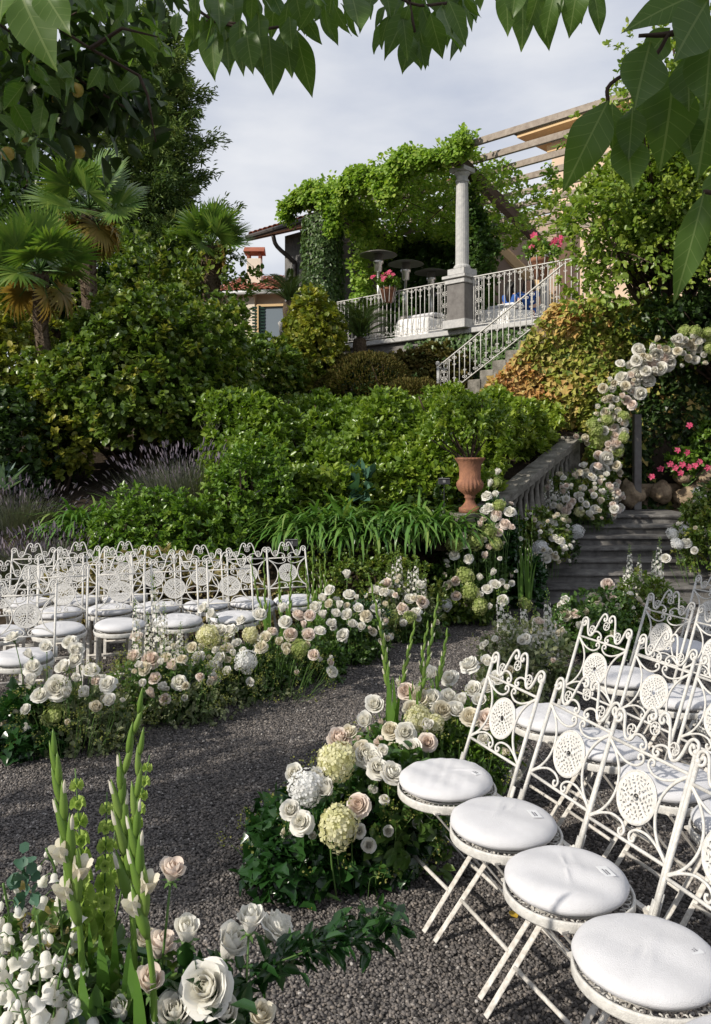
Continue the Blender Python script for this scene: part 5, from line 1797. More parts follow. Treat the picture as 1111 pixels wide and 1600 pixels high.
def rose_mesh(name, m, layers, seed, nu=4, nv=4, sepal=True):
    r_ = random.Random(seed)
    b = MB()
    for li, (R, H, n_, hw, curl, droop) in enumerate(layers):
        for k in range(n_):
            p0 = 2 * PI * k / n_ + li * 1.13 + r_.uniform(-.15, .15)
            rj, hj = r_.uniform(.93, 1.08), r_.uniform(.9, 1.1)
            ph1, ph2 = r_.uniform(0, 6), r_.uniform(0, 6)

            def fn(u, v):
                w = math.sin(PI * (.12 + .62 * v)) * (1 - .25 * v ** 5)
                a = p0 + u * hw * w
                rr = R * rj * (.22 + .78 * v ** .55) * (1 - max(0, .62 - .17 * li) * v ** 3) + curl * v ** 3.5 + .012 * math.sin(5 * u + ph1) * v - .02 * (1 - u * u) * v * (li > 2) * -1
                z = H * hj * v ** .9 - droop * v ** 4 - .10 * H * u * u * v + .018 * math.sin(4 * u + ph2) * v * v
                return (rr * math.cos(a), rr * math.sin(a), z)
            vs, fs = grid_patch(fn, nu, nv)
            b.add(vs, fs, 0, min(1, max(0, .2 + .7 * li / len(layers) + r_.uniform(-.2, .2))))
    if sepal:
        b.lathe([(.02, -.14), (.06, -.12), (.13, -.03), (.15, .03), (.10, .06)], 8, mi=1)
        for k in range(5):
            a = 2 * PI * k / 5
            c, s = math.cos(a), math.sin(a)
            b.add([(.10 * c, .10 * s, 0), (.2 * c - .06 * s, .2 * s + .06 * c, -.03), (.36 * c, .36 * s, -.10), (.2 * c + .06 * s, .2 * s - .06 * c, -.03)], [(0, 1, 2, 3)], 1)
    return b.mesh(name, [m, M_stem], True, tint=True)


OPEN = [(.08, .62, 3, 1.7, 0, 0), (.15, .64, 3, 1.5, .0, 0), (.22, .65, 4, 1.25, .0, .0), (.29, .64, 4, 1.2, .02, .02), (.36, .60, 5, 1.05, .05, .04), (.42, .53, 5, 1.0, .09, .09), (.46, .42, 6, .9, .12, .14)]
BUDL = [(.09, .80, 3, 1.7, 0, 0), (.17, .82, 3, 1.5, .0, 0), (.24, .80, 3, 1.45, .0, .0), (.31, .78, 4, 1.3, .03, .04), (.36, .72, 5, 1.1, .07, .09)]
PEON = [(.12, .66, 5, 1.1, 0, 0), (.20, .68, 6, 1.0, .0, 0), (.28, .66, 7, .9, .02, .02), (.36, .60, 8, .8, .04, .04), (.43, .50, 8, .72, .06, .08), (.48, .36, 8, .7, .06, .12), (.48, .18, 8, .66, .04, .14)]
ROSE = {}
for nm, m in (('white', P_white), ('cream', P_cream), ('blush', P_blush)):
    ROSE[nm] = [rose_mesh(nm + '_rose', m, OPEN, 1, 5, 5), rose_mesh(nm + '_rose', m, OPEN, 2, 5, 5), rose_mesh(nm + '_rose', m, BUDL, 3, 5, 5), rose_mesh(nm + '_rose', m, OPEN[:-1], 6, 5, 5), rose_mesh(nm + '_rose', m, OPEN[1:] + [(.50, .26, 6, .8, .12, .2)], 7, 5, 5), rose_mesh(nm + '_rose', m, BUDL[:-1], 8, 5, 5)]
    ROSE[nm + '_peony'] = [rose_mesh(nm + '_peony', m, PEON, 4, 3, 4), rose_mesh(nm + '_peony', m, PEON, 5, 3, 4)]


def hydr_mesh(name, m, seed, n_=110):
    r_ = random.Random(seed)
    b = MB()
    for i in range(n_):
        z = 1 - 2 * (i + .5) / n_
        if z < -.62:
            continue
        a = i * 2.39996
        q = math.sqrt(1 - z * z)
        u = Vector((q * math.cos(a), q * math.sin(a), z))
        rr = .46 * (1 + r_.uniform(-.09, .09) + .10 * math.sin(3.1 * u.x + 2.3 * u.z + seed) + .07 * math.sin(5.3 * u.y - 4 * u.z + 2 * seed))
        c = u * rr
        uu = (u + Vector((r_.uniform(-.3, .3),) * 3)).normalized()
        x = uu.orthogonal().normalized()
        y = uu.cross(x)
        a0 = r_.uniform(0, 1.57)
        s = .105 * r_.uniform(.8, 1.2)
        t = r_.uniform(.05, .95)
        for k in range(4):
            aa = a0 + k * PI / 2
            d1 = x * math.cos(aa) + y * math.sin(aa)
            d2 = x * math.cos(aa - .62) + y * math.sin(aa - .62)
            d3 = x * math.cos(aa + .62) + y * math.sin(aa + .62)
            b.add([c, c + d2 * s * .8 + uu * .02, c + d1 * s + uu * .035, c + d3 * s * .8 + uu * .02], [(0, 1, 2, 3)], 0, t)
    b.lathe([(.02, -.35), (.22, -.25), (.36, 0), (.30, .24), (.02, .38)], 10, mi=0)
    return b.mesh(name, [m, M_stem], tint=True)


HYD = {'green': hydr_mesh('green_hydrangea', P_greenhyd, 1), 'cream': hydr_mesh('cream_hydrangea', P_creamhyd, 2, 150), 'white': hydr_mesh('white_hydrangea', P_whitehyd, 3, 130)}


def larkspur_mesh(name, seed, n_=34, fl=.020, bell=False):
    """spike 1 m long, along +z"""
    r_ = random.Random(seed)
    b = MB()
    path = [(.02 * math.sin(2.2 * t + seed), .015 * math.cos(1.7 * t), t) for t in np.linspace(0, 1, 9)]
    b.tube(path, [.0045 - .0003 * i for i in range(9)], 5, mi=1)
    for i in range(n_):
        t = .34 + .66 * (i / n_) ** .85
        a = i * 2.4
        f = 1 - .75 * max(0, (t - .45) / .55) ** 1.2
        R_ = .030 * f + .008
        px_, py_ = .02 * math.sin(2.2 * t + seed), .015 * math.cos(1.7 * t)
        c = Vector((px_ + R_ * math.cos(a), py_ + R_ * math.sin(a), t))
        b.tube([(px_, py_, t - .015), c], .0012, 3, mi=1)
        dv_ = Vector((math.cos(a), math.sin(a), -.7 if bell else .15))
        if t < .86:
            s = fl * (f * .8 + .3) * r_.uniform(.85, 1.15)
            bloom5(b, c, s, dv_, 0, r_.uniform(.3, .9), 5)
            bloom5(b, c + dv_ * .003, s * .75, dv_, 0, r_.uniform(.3, .9), 5)
        else:
            b.lathe([(.001, -.006), (.0045, -.002), (.0045, .003), (.001, .007)], 5, tuple(c), mi=2)
    return b.mesh(name, [P_white, M_stem, P_bell], tint=True)


LARK = [larkspur_mesh('larkspur', k, 46, .026) for k in range(3)]


def teardrop(b, p, d, L, r, mi=0, tint=.5, n_=6, bend=None):
    d = Vector(d).normalized()
    pts = [p + d * (L * t) + (Vector(bend) * t * t if bend is not None else Vector((0, 0, 0))) for t in (0, .15, .35, .6, .82, 1)]
    b.tube(pts, [r * q for q in (.45, .85, 1, .8, .45, .05)], n_, mi, True, tint)


def trumpet(b, c, d, s, mi, rj):
    """opening gladiolus flower"""
    z = Vector(d).normalized()
    x = z.orthogonal().normalized()
    y = z.cross(x)
    for k in range(6):
        a = 2 * PI * k / 6 + rj.uniform(-.1, .1)
        r1 = x * math.cos(a) + y * math.sin(a)
        tn_ = -x * math.sin(a) + y * math.cos(a)

        def fn(u, v):
            w = .30 * math.sin(PI * (.15 + .75 * v))
            return c + z * (s * (v * 1.0 - .12 * v ** 3)) + r1 * (s * (.10 + .30 * v ** 1.8)) + tn_ * (u * s * w) + z * (.03 * s * math.sin(5 * u + k))
        vs, fs = grid_patch(fn, 2, 4)
        b.add(vs, fs, mi, rj.uniform(.4, 1))


def gladiolus(parent, path, nb, size, seed, opened=(), leaf=True, fan=.9):
    """spike along a world path from base to tip; buds two-ranked, smaller upward"""
    r_ = random.Random(seed)
    C = crom(path, 8)
    b = MB()
    k = len(C)
    b.tube(C, [size * (.15 * (1 - .7 * i / (k - 1))) for i in range(k)], 7, mi=0, tint=.35)
    side = Vector((fan, r_.uniform(-.4, .4), 0)).normalized()
    for i in range(nb):
        f = .36 + .62 * i / (nb - 1)
        j = min(k - 2, int(f * (k - 1)))
        p = C[j].lerp(C[j + 1], f * (k - 1) - j)
        T = (C[j + 1] - C[j]).normalized()
        sg = 1 if i % 2 else -1
        sc = 1.0 - .55 * (i / nb)
        d = T + side * sg * (.17 - .09 * i / nb) + Vector((0, -.03, 0))
        L = size * 2.1 * sc
        teardrop(b, p, d, L, size * .25 * sc, 0, r_.uniform(.2, .8), bend=T * L * .06)
        if i in opened:
            trumpet(b, p + d.normalized() * L * .45, d + side * sg * .35 + Vector((0, -.2, .1)), size * .95, 1, r_)
        elif i < nb * .55:
            teardrop(b, p + d.normalized() * L * .62, d + side * sg * .12, L * .42, size * .15 * sc, 1, r_.uniform(.5, 1))
    o = obj('gladiolus', b.mesh('gladiolus', [P_glad, P_cream], True, tint=True), parent, world=True)
    if leaf:
        for q in range(3):
            n1 = 1
            base = C[0] + Vector((r_.uniform(-.02, .02), r_.uniform(-.02, .02), -.02))
            az = r_.choice((-1, 1)) * PI / 2 + r_.uniform(-.5, .5)
            L = (C[-1] - C[0]).length * r_.uniform(.42, .62)
            me = blades('sword_leaf', np.array([base]), np.array([az]), np.array([1.47]), np.array([L]), np.array([size * .62]), np.array([r_.uniform(.05, .25)]), L_strap, 6, np.array([.55]), taper=.8)
            s_ = obj('sword_leaf', me, o)
            s_.location = -(Vector(parent.location) + Vector(o.location))
    return o


def bells_mesh(seed, n_=9):
    """bells of Ireland, 1 unit tall spike along +z"""
    r_ = random.Random(seed)
    b = MB()
    path = [(.03 * math.sin(2 * t + seed), .02 * math.cos(2 * t), t) for t in np.linspace(0, 1, 9)]
    b.tube(path, [.009 - .0006 * i for i in range(9)], 6, mi=1)
    for i in range(n_):
        t = .28 + .72 * i / n_
        s = .075 * (1 - .55 * (i / n_))
        for k in range(5):
            a = k * 2 * PI / 5 + i * .6
            d = Vector((math.cos(a), math.sin(a), .35))
            x = d.normalized().orthogonal().normalized()
            y = d.normalized().cross(x)
            c = Vector((.03 * math.sin(2 * t + seed), .02 * math.cos(2 * t), t)) + d * .006
            vs, nn = [], 10
            for (rr, hh) in ((.12, 0), (.36, .35), (.55, .75), (.72, 1.0)):
                for q in range(nn):
                    aa = 2 * PI * q / nn
                    wv = 1 + (.12 * math.cos(5 * aa) if hh == 1.0 else 0)
                    vs.append(c + d.normalized() * (s * hh * .8) + (x * math.cos(aa) + y * math.sin(aa)) * (s * rr * wv * .75))
            fs = [(j * nn + q, j * nn + (q + 1) % nn, (j + 1) * nn + (q + 1) % nn, (j + 1) * nn + q) for j in range(3) for q in range(nn)]
            b.add(vs, fs, 0, r_.uniform(.1, .9))
    return b.mesh('bells_of_ireland', [P_bell, M_stem], True, tint=True)


BELLS = [bells_mesh(1), bells_mesh(2)]


def facing(dv):
    return Vector(dv).normalized().to_track_quat('Z', 'Y')


class Arrangement:
    def __init__(self, name, label, base, cat='flowers', group='flower arrangements'):
        self.root = thing(name, label, cat, base, group=group)
        self.base = Vector(base)
        self.stems = MB()
        self.taken = 0

    def stem(self, p, r=.0028):
        p = Vector(p)
        f = Vector((self.base.x + (p.x - self.base.x) * .75, self.base.y + (p.y - self.base.y) * .75, self.base.z + .02))
        mid = f.lerp(p, .6) + Vector((random.uniform(-.03, .03), random.uniform(-.03, .03), .02))
        self.stems.tube(crom([f, mid, p], 3), r, 5)

    def rose(self, p, size=.082, col='white', dv=None, bud=None, stem=True):
        p = Vector(p)
        ms = ROSE[col]
        me = ms[2] if bud else random.choice(ms)
        if dv is None:
            dv = Vector((p.x - self.base.x, p.y - self.base.y, 0)) * .9 + Vector((-.15, -.55, .75)) + Vector((random.uniform(-.4, .4), random.uniform(-.3, .3), random.uniform(-.1, .4)))
        q = facing(dv) @ Quaternion((0, 0, 1), random.uniform(0, 6.28))
        s = size * random.uniform(.9, 1.12)
        off = q @ Vector((0, 0, -.3 * s))
        nm = 'blush_rose' if 'blush' in col else 'cream_rose' if 'cream' in col else 'white_rose'
        if 'peony' in col:
            nm = nm.replace('rose', 'peony')
        obj(nm, me, self.root, p + off, q, (s * random.uniform(.92, 1.08), s * random.uniform(.92, 1.08), s * random.uniform(.85, 1.2)), world=True)
        if stem:
            self.stem(p + q @ Vector((0, 0, -.42 * s)))

    def hyd(self, p, size=.13, col='green', stem=True):
        p = Vector(p)
        q = facing(Vector((random.uniform(-.6, .6), -.5, .8))) @ Quaternion((0, 0, 1), random.uniform(0, 6))
        k = size * random.uniform(.88, 1.12)
        obj('hydrangea', HYD[col], self.root, p, q, (k * random.uniform(.88, 1.12), k * random.uniform(.88, 1.12), k * random.uniform(.82, 1.1)), world=True)
        if stem:
            self.stem(p, .004)

    def lark(self, foot, tip, k=None):
        foot, tip = Vector(foot), Vector(tip)
        q = facing(tip - foot) @ Quaternion((0, 0, 1), random.uniform(0, 6))
        L = (tip - foot).length
        obj('larkspur', random.choice(LARK), self.root, foot, q, (max(.8, L) if L > .8 else L ** .5 * .9, max(.8, L) if L > .8 else L ** .5 * .9, L), world=True)

    def foliage(self, cen, out, per, size, width, m, name='greenery', T=LEAF6, spread=.9, lean=.7, jit=None, tint=None):
        P, D, s, tn, up_ = rosettes(np.asarray(cen, float), unit(np.asarray(out, float)), per, size, spread, jit if jit is not None else size * .35, lean)
        obj(name, leaves(name, P, D, s, width, m, tn, T, up_), self.root, world=True)

    def mound(self, c, R, n, per, size, width, m, name='greenery', T=LEAF6, low=-.6, **kw):
        U = rdirs(n * 2)
        U = U[U[:, 2] > low][:n]
        C = np.array(c) + U * np.array(R) * rng.uniform(.45, 1.05, (len(U), 1))
        C[:, 2] = np.maximum(C[:, 2], self.base.z + .015)
        self.foliage(C, U + np.array([0, -.1, .3]), per, size, width, m, name, T, **kw)

    def umbels(self, c, R, n, m=L_seed):
        """tiny yellow-green filler heads on wiry stalks"""
        U = rdirs(n * 2)
        U = U[U[:, 2] > -.3][:n]
        C = np.array(c) + U * np.array(R) * rng.uniform(.9, 1.18, (len(U), 1))
        C[:, 2] = np.maximum(C[:, 2], self.base.z + .03)
        P = np.repeat(C, 12, 0) + rng.normal(size=(len(C) * 12, 3)) * .014
        obj('filler_heads', leaves('filler_heads', P, rdirs(len(P)), rng.uniform(.006, .013, len(P)), .5, m), self.root, world=True, kind='stuff')
        for q in C[::2]:
            self.stem(q, .0012)

    def scatter(self, c, R, n, size=.058, cols=('white', 'white', 'cream', 'white', 'white', 'cream', 'blush'), low=.0, front=.5):
        """small blooms filling the face of a mound"""
        k = 0
        while k < n:
            u = Vector(rdirs(1)[0])
            if u.z < low or u.y > front:
                continue
            p = Vector((c[0] + u.x * R[0], c[1] + u.y * R[1], max(self.base.z + .05, c[2] + u.z * R[2])))
            self.rose(p, size * random.uniform(.7, 1.2), random.choice(cols), u + Vector((-.2, -.5, .5)) + Vector(rdirs(1)[0]) * .4, stem=False)
            k += 1

    def done(self):
        if self.stems.v:
            obj('stems', self.stems.mesh('stems', M_stem, True), self.root, world=True)
        return self.root


def jit(v, a=.02):
    return Vector(v) + Vector((random.uniform(-a, a), random.uniform(-a, a), random.uniform(-a, a)))


def lst(A, pts, d0, d1, size=.082, cols=('white',), **kw):
    """pts: (px, py[, colour]) ; depth between d0 (low in the picture) and d1 (high)"""
    ys = [p[1] for p in pts]
    for p in pts:
        f = (p[1] - min(ys)) / max(1, max(ys) - min(ys))
        d = d1 + (d0 - d1) * f
        c = p[2] if len(p) > 2 else random.choice(cols)
        s = p[3] if len(p) > 3 else 1.0
        q = at(p[0], p[1], d)
        if c.startswith('h_'):
            A.hyd(q, .125 * s * size / .082, c[2:])
        else:
            A.rose(q, size * s, c, **kw)

# ================================================================== left aisle border
A = Arrangement('flower_border', 'white rose mound with variegated greenery at the left picture edge', (-1.78, 5.0, 0))
lst(A, [(19, 995), (46, 1023), (72, 1010), (51, 1043), (50, 1066), (109, 1003), (119, 1016), (118, 1030), (100, 1043), (119, 1061), (142, 1047), (62, 1086), (134, 1084), (168, 1068), (173, 1096), (89, 1074, 'white_peony', 1.5), (104, 1085), (150, 1108, 'cream'), (40, 1108, 'white', .7)], 4.70, 5.0, .086)
A.hyd(at(85, 1118, 4.8), .13, 'green')
A.mound((-1.72, 5.0, .10), (.40, .24, .24), 330, 9, .045, .32, L_varieg, 'variegated_greenery')
A.mound((-1.95, 4.9, .12), (.25, .22, .24), 90, 7, .07, .5, L_ivyfill, 'ivy_greenery', IVY)
A.umbels((-1.7, 4.95, .2), (.42, .3, .32), 130)
A.scatter((-1.72, 4.95, .18), (.38, .25, .26), 16)
A.done()

A = Arrangement('flower_border', 'blush rose and white larkspur cluster behind the left rose mound', (-1.32, 5.55, 0))
lst(A, [(213, 997, 'blush'), (208, 1028, 'blush'), (235, 1030, 'blush_peony', 1.2), (271, 1042, 'blush'), (242, 1060, 'blush'), (238, 1086, 'blush'), (226, 1045, 'cream'), (259, 1030, 'cream'), (280, 1065), (255, 1075, 'white', .8)], 5.25, 5.65, .088)
for (tx, ty, fx_) in ((239, 897, 250), (208, 935, 214), (281, 970, 272), (254, 940, 258), (228, 955, 236), (266, 985, 266)):
    A.lark(at(fx_, 1075, 5.6), at(tx, ty, 5.6))
A.mound((-1.32, 5.62, .12), (.38, .24, .26), 330, 9, .045, .34, L_filler)
A.mound((-1.15, 5.5, .08), (.35, .22, .2), 200, 9, .04, .3, L_varieg, 'variegated_greenery')
A.umbels((-1.3, 5.45, .2), (.42, .3, .34), 150)
A.scatter((-1.3, 5.5, .2), (.36, .25, .28), 16)
A.done()

A = Arrangement('flower_border', 'mixed white, cream and blush border in the middle of left aisle edge', (-.78, 6.1, 0))
lst(A, [(318, 950), (334, 961), (359, 984), (325, 995, 'h_cream', 1.2), (392, 992, 'h_cream', 1.0), (415, 997, 'cream'), (408, 1010, 'cream'), (436, 1004, 'cream'), (454, 991, 'blush_peony'), (481, 993, 'blush'), (490, 1023, 'blush', .9), (344, 1030), (355, 1014, 'cream'), (356, 1050), (332, 1042), (384, 1034, 'h_white', 1.15), (468, 1014, 'h_green'), (300, 1041, 'blush'), (406, 960), (441, 952), (446, 972), (467, 960, 'blush_peony'), (484, 961, 'blush'), (300, 1012, 'cream'), (370, 1005), (425, 985, 'blush', .8), (448, 1012, 'cream', .8), (310, 1028), (376, 968, 'white', .8), (475, 978, 'blush', .9), (345, 985), (500, 985)], 5.7, 6.25, .088)
for (tx, ty, bx) in ((392, 880, 420), (412, 870, 418), (436, 900, 440), (455, 880, 452)):
    gladiolus(A.root, [at(bx, 1010, 6.35), at((bx + tx) / 2, 945, 6.4), at(tx, ty, 6.4)], 9, .042, int(tx))
A.mound((-.95, 6.1, .10), (.48, .26, .24), 380, 9, .045, .34, L_filler)
A.mound((-.48, 6.5, .10), (.42, .28, .26), 330, 9, .045, .34, L_filler, 'right_greenery')
A.mound((-.9, 5.95, .06), (.45, .22, .17), 140, 8, .04, .3, L_varieg, 'variegated_greenery')
A.umbels((-.8, 5.9, .18), (.6, .3, .3), 200)
A.scatter((-.75, 6.05, .18), (.62, .3, .26), 34)
A.done()

A = Arrangement('flower_border', 'white rose border with tall gladiolus leaves at the end of chairs', (-.1, 7.1, 0))
lst(A, [(515, 922), (546, 929), (542, 900), (530, 947), (518, 974), (550, 976), (543, 961), (493, 949), (535, 992), (515, 945, 'cream'), (560, 950), (572, 962, 'cream'), (505, 962), (565, 980), (525, 960), (558, 935, 'white', .8), (505, 935, 'white', .8)], 6.65, 7.1, .092)
for (tx, ty, bx) in ((488, 855, 492), (500, 880, 503), (508, 870, 508), (478, 890, 486)):
    gladiolus(A.root, [at(bx, 985, 7.1), at((bx + tx) / 2, 930, 7.1), at(tx, ty, 7.1)], 9, .045, int(tx))
A.mound((-.15, 7.1, .12), (.42, .3, .26), 420, 9, .05, .36, L_filler)
A.mound((.0, 7.3, .25), (.32, .22, .28), 140, 8, .04, .3, L_ivyfill, 'dark_greenery')
A.umbels((-.1, 7.0, .25), (.45, .3, .35), 70)
A.scatter((-.1, 7.0, .2), (.4, .3, .34), 22)
A.done()

A = Arrangement('flower_border', 'airy white larkspur and rose border at the far end of aisle', (.42, 8.0, 0))
lst(A, [(590, 925), (602, 945, 'cream'), (615, 930), (628, 950, 'blush'), (640, 935), (650, 955), (595, 960), (612, 965, 'h_green'), (630, 975), (585, 945), (605, 912, 'blush'), (660, 940, 'blush'), (640, 965, 'h_green', .9), (622, 905, 'cream'), (655, 915)], 7.4, 7.9, .092)
for (tx, ty, fx_) in ((625, 850, 622), (640, 875, 636), (606, 880, 608), (652, 868, 646), (592, 895, 596), (632, 905, 630), (662, 890, 656), (615, 865, 614)):
    A.lark(at(fx_, 985, 7.9), at(tx, ty, 7.9))
A.mound((.42, 7.95, .15), (.40, .3, .34), 420, 9, .05, .34, L_varieg, 'variegated_greenery')
A.mound((.5, 7.85, .1), (.35, .22, .22), 200, 9, .05, .34, L_filler)
A.umbels((.42, 7.85, .3), (.4, .3, .4), 60)
A.scatter((.42, 7.8, .2), (.38, .3, .4), 26)
A.done()

# ================================================================== by the steps
A = Arrangement('flower_border', 'green hydrangea and rose column below the terracotta urn', (1.38, 8.75, 0))
lst(A, [(777, 739), (765, 757), (760, 774), (773, 773), (763, 793), (757, 799), (776, 803, 'blush'), (773, 812), (789, 818, 'blush'), (798, 824, 'blush'), (797, 800), (750, 821, 'blush'), (779, 831, 'blush_peony'), (722, 839), (729, 851), (765, 856, 'blush'), (758, 870, 'blush'), (710, 866), (732, 872), (749, 904), (769, 896), (713, 931, 'blush'), (712, 908, 'blush'), (750, 932), (761, 920), (774, 913), (792, 919), (765, 949), (786, 938), (696, 945, 'h_white', .9), (711, 851, 'h_green', 1.15), (764, 831, 'h_green', 1.2), (742, 846, 'h_green', 1.2), (727, 900, 'h_green', 1.2), (734, 926, 'h_green', 1.3), (749, 947, 'h_green', 1.15), (780, 790, 'h_green', 1.0), (775, 850, 'h_green', 1.0), (700, 915, 'cream'), (775, 755, 'h_green', .8)], 8.2, 8.7, .096)
A.mound((1.22, 8.72, .36), (.40, .22, .46), 620, 9, .055, .4, L_filler)
A.mound((1.0, 8.5, .15), (.42, .2, .2), 300, 9, .05, .4, L_bush, 'foot_greenery')
A.mound((1.52, 8.85, .8), (.24, .2, .48), 300, 9, .055, .4, L_ivyfill, 'dark_greenery')
A.scatter((1.3, 8.6, .45), (.38, .25, .55), 26, low=-.5)
A.scatter((1.55, 8.75, .9), (.22, .2, .4), 14, low=-.5)
A.done()

A = Arrangement('flower_border', 'dark greenery with green gladiolus stalks left of the steps', (1.95, 8.7, 0))
for (tx, ty, bx) in ((810, 800, 815), (822, 790, 822), (832, 800, 828), (816, 830, 812), (826, 845, 826)):
    gladiolus(A.root, [at(bx, 935, 8.7), at((bx + tx) / 2, 870, 8.75), at(tx, ty, 8.75)], 8, .04, int(tx))
A.mound((1.86, 9.0, .32), (.22, .2, .36), 260, 9, .06, .38, L_ivyfill, 'dark_greenery')
A.hyd(at(820, 945, 8.5), .13, 'green')
A.done()

A = Arrangement('flower_border', 'white rose and hydrangea cluster on the left of the steps', (2.2, 9.6, .3))
lst(A, [(845, 821), (863, 816), (843, 839), (860, 833), (866, 841), (875, 845), (881, 858), (845, 858, 'h_white', 1.2), (857, 862), (829, 887, 'h_white', 1.2), (847, 885, 'cream_peony'), (832, 901, 'h_cream', .9), (853, 872), (868, 870, 'cream', .8), (836, 870, 'cream')], 9.1, 9.6, .105)
A.mound((2.2, 9.7, .72), (.32, .3, .40), 420, 9, .05, .38, L_bush)
A.mound((2.45, 9.95, .62), (.25, .2, .28), 180, 9, .04, .34, L_dark, 'dark_greenery')
A.scatter((2.2, 9.55, .7), (.32, .3, .42), 24, low=-.4)
A.done()

A = Arrangement('flower_border', 'tumble of pale roses over the balustrade by the arch foot', (3.15, 11.1, .7))
lst(A, [(884, 799, 'blush'), (901, 831, 'h_white', 1.1), (905, 800, 'h_cream', .9), (893, 785, 'blush'), (874, 795, 'cream'), (868, 780), (880, 770, 'blush'), (892, 762), (905, 775), (915, 790, 'cream'), (922, 805), (930, 795), (938, 785, 'cream', 1.1), (912, 765), (900, 745, 'blush'), (925, 770, 'blush'), (942, 770), (938, 755, 'blush'), (952, 760, 'blush'), (948, 742), (890, 815, 'cream'), (878, 812, 'h_cream', .9), (885, 830, 'cream', .8), (960, 795), (925, 745), (912, 728), (935, 727, 'blush_peony')], 10.6, 11.1, .11)
for (tx, ty, fx_) in ((858, 735, 866), (876, 740, 876), (868, 755, 870), (850, 760, 860), (888, 745, 884), (845, 775, 852)):
    A.lark(at(fx_, 830, 10.9), at(tx, ty, 10.9))
A.mound((3.0, 11.2, 1.05), (.50, .3, .42), 480, 8, .06, .38, L_bush)
A.umbels((2.9, 11.1, 1.1), (.5, .3, .4), 40)
A.scatter((3.0, 11.0, 1.1), (.5, .3, .45), 55, .07, low=-.4)
A.done()

# ================================================================== flower arch
d = 11.9
ctl = [(948, 800), (946, 740), (948, 690), (958, 640), (985, 598), (1030, 565), (1080, 545), (1140, 535), (1200, 538), (1260, 552), (1310, 585), (1350, 640), (1362, 720), (1364, 800)]
pts = [at(px, py, d) for px, py in ctl]
A = Arrangement('flower_arch', 'arch of white peonies, roses and green hydrangeas over the landing', (pts[0].x, d, LZ), 'flower arch', None)
fr = MB()
for dy in (.05, .35):
    fr.tube([p + Vector((0, dy + .05, 0)) for p in crom(pts, 5)], .022, 6)
obj('frame', fr.mesh('frame', M_darksteel, True), A.root, world=True)
gp = at(1003, 700, 12.15)
b = MB().box((gp.x - .04, 12.25, (LZ + 2.35) / 2), (.11, .11, 2.35 - LZ))
obj('post', b.mesh('post', M_darkstone, bevel=.01), A.root, world=True)
zz = [(350, 500), (440, 480, 'white_peony', 1.5), (570, 270, 'white_peony', 1.3), (550, 350, 'white_peony', 1.4), (505, 385), (660, 260), (730, 250, 'blush'), (700, 310, 'white_peony', 1.4), (660, 380, 'blush_peony', 1.4), (730, 410, 'white_peony', 1.4), (790, 385, 'white_peony', 1.4), (830, 300), (850, 230), (870, 185), (940, 270), (970, 250), (1015, 265), (1025, 220), (985, 300), (940, 335), (895, 305), (990, 345), (1060, 370), (970, 170), (920, 200), (825, 190), (580, 600, 'white_peony', 1.5), (540, 530, 'white_peony', 1.6), (645, 500, 'white_peony', 1.5), (620, 430, 'white_peony', 1.3), (560, 460, 'white_peony', 1.5), (515, 680, 'blush'), (475, 650, 'blush'), (445, 625, 'blush'), (400, 640), (360, 560), (300, 650), (265, 700), (240, 750), (320, 740), (355, 710), (415, 740), (385, 775), (270, 800), (455, 770, 'h_green'), (250, 880, 'h_green', 1.2), (345, 910, 'h_green'), (455, 930, 'h_green'), (265, 970, 'h_green', 1.2), (410, 1040, 'h_green', 1.2), (380, 860, 'blush'), (460, 885), (390, 915, 'blush'), (340, 980, 'blush', .8), (370, 970, 'blush', .8), (405, 975, 'blush', .8), (325, 1030, 'blush'), (330, 1090, 'white_peony', 1.6), (265, 1060, 'blush'), (250, 1170, 'white_peony', 1.5), (300, 1170, 'white_peony', 1.3), (180, 1215, 'white_peony', 1.2), (240, 1240, 'white_peony', 1.2), (400, 1140, 'cream'), (420, 1190, 'cream'), (160, 1300, 'white_peony', 1.3), (230, 1310), (340, 1320, 'cream'), (410, 1340, 'blush'), (380, 1400), (310, 1380), (190, 1395), (255, 1380), (280, 1465, 'h_cream', .9), (400, 1465, 'blush'), (200, 1490, 'cream'), (130, 1450), (100, 915, 'blush'), (150, 940), (175, 970, 'cream'), (1090, 140, 'h_green'), (1080, 190, 'h_green', 1.2), (1100, 260, 'h_green'), (300, 560, 'cream'), (430, 370), (380, 520), (700, 200, 'cream'), (640, 330), (600, 320, 'cream'), (760, 330, 'blush_peony', 1.2), (690, 420), (500, 460), (470, 540), (600, 380), (860, 280), (890, 240), (940, 220), (1000, 200), (330, 800, 'h_green'), (310, 880), (300, 940, 'h_green'), (220, 830, 'h_green', 1.1), (420, 800), (350, 640, 'cream'), (520, 580), (810, 360), (770, 270), (990, 130, 'h_green', 1.1), (910, 130, 'h_green', 1.0)]
for q in zz:
    px, py = 880 + .208 * q[0], 490 + .208 * q[1]
    c = q[2] if len(q) > 2 else random.choice(['white', 'white', 'cream'])
    s = q[3] if len(q) > 3 else 1.0
    p = at(px, py, d - .2 + random.uniform(-.10, .10))
    if c.startswith('h_'):
        A.hyd(p, .165 * s, c[2:], stem=False)
    else:
        A.rose(p, .122 * s, c, Vector((random.uniform(-.8, .5), -1, random.uniform(-.3, .8))), stem=False)
path = crom(pts, 12)
cen, outw = [], []
for i, p in enumerate(path):
    T = (path[min(i + 1, len(path) - 1)] - path[max(i - 1, 0)]).normalized()
    for _ in range(11):
        a = random.uniform(0, 6.28)
        u = Vector((T.z, 0, -T.x)) * math.cos(a) + Vector((0, 1, 0)) * math.sin(a)
        cen.append(p + u * random.uniform(.05, .2) + Vector((0, .12, 0)))
        outw.append(u)
A.foliage(np.array(cen), np.array(outw), 8, .06, .4, L_bush)
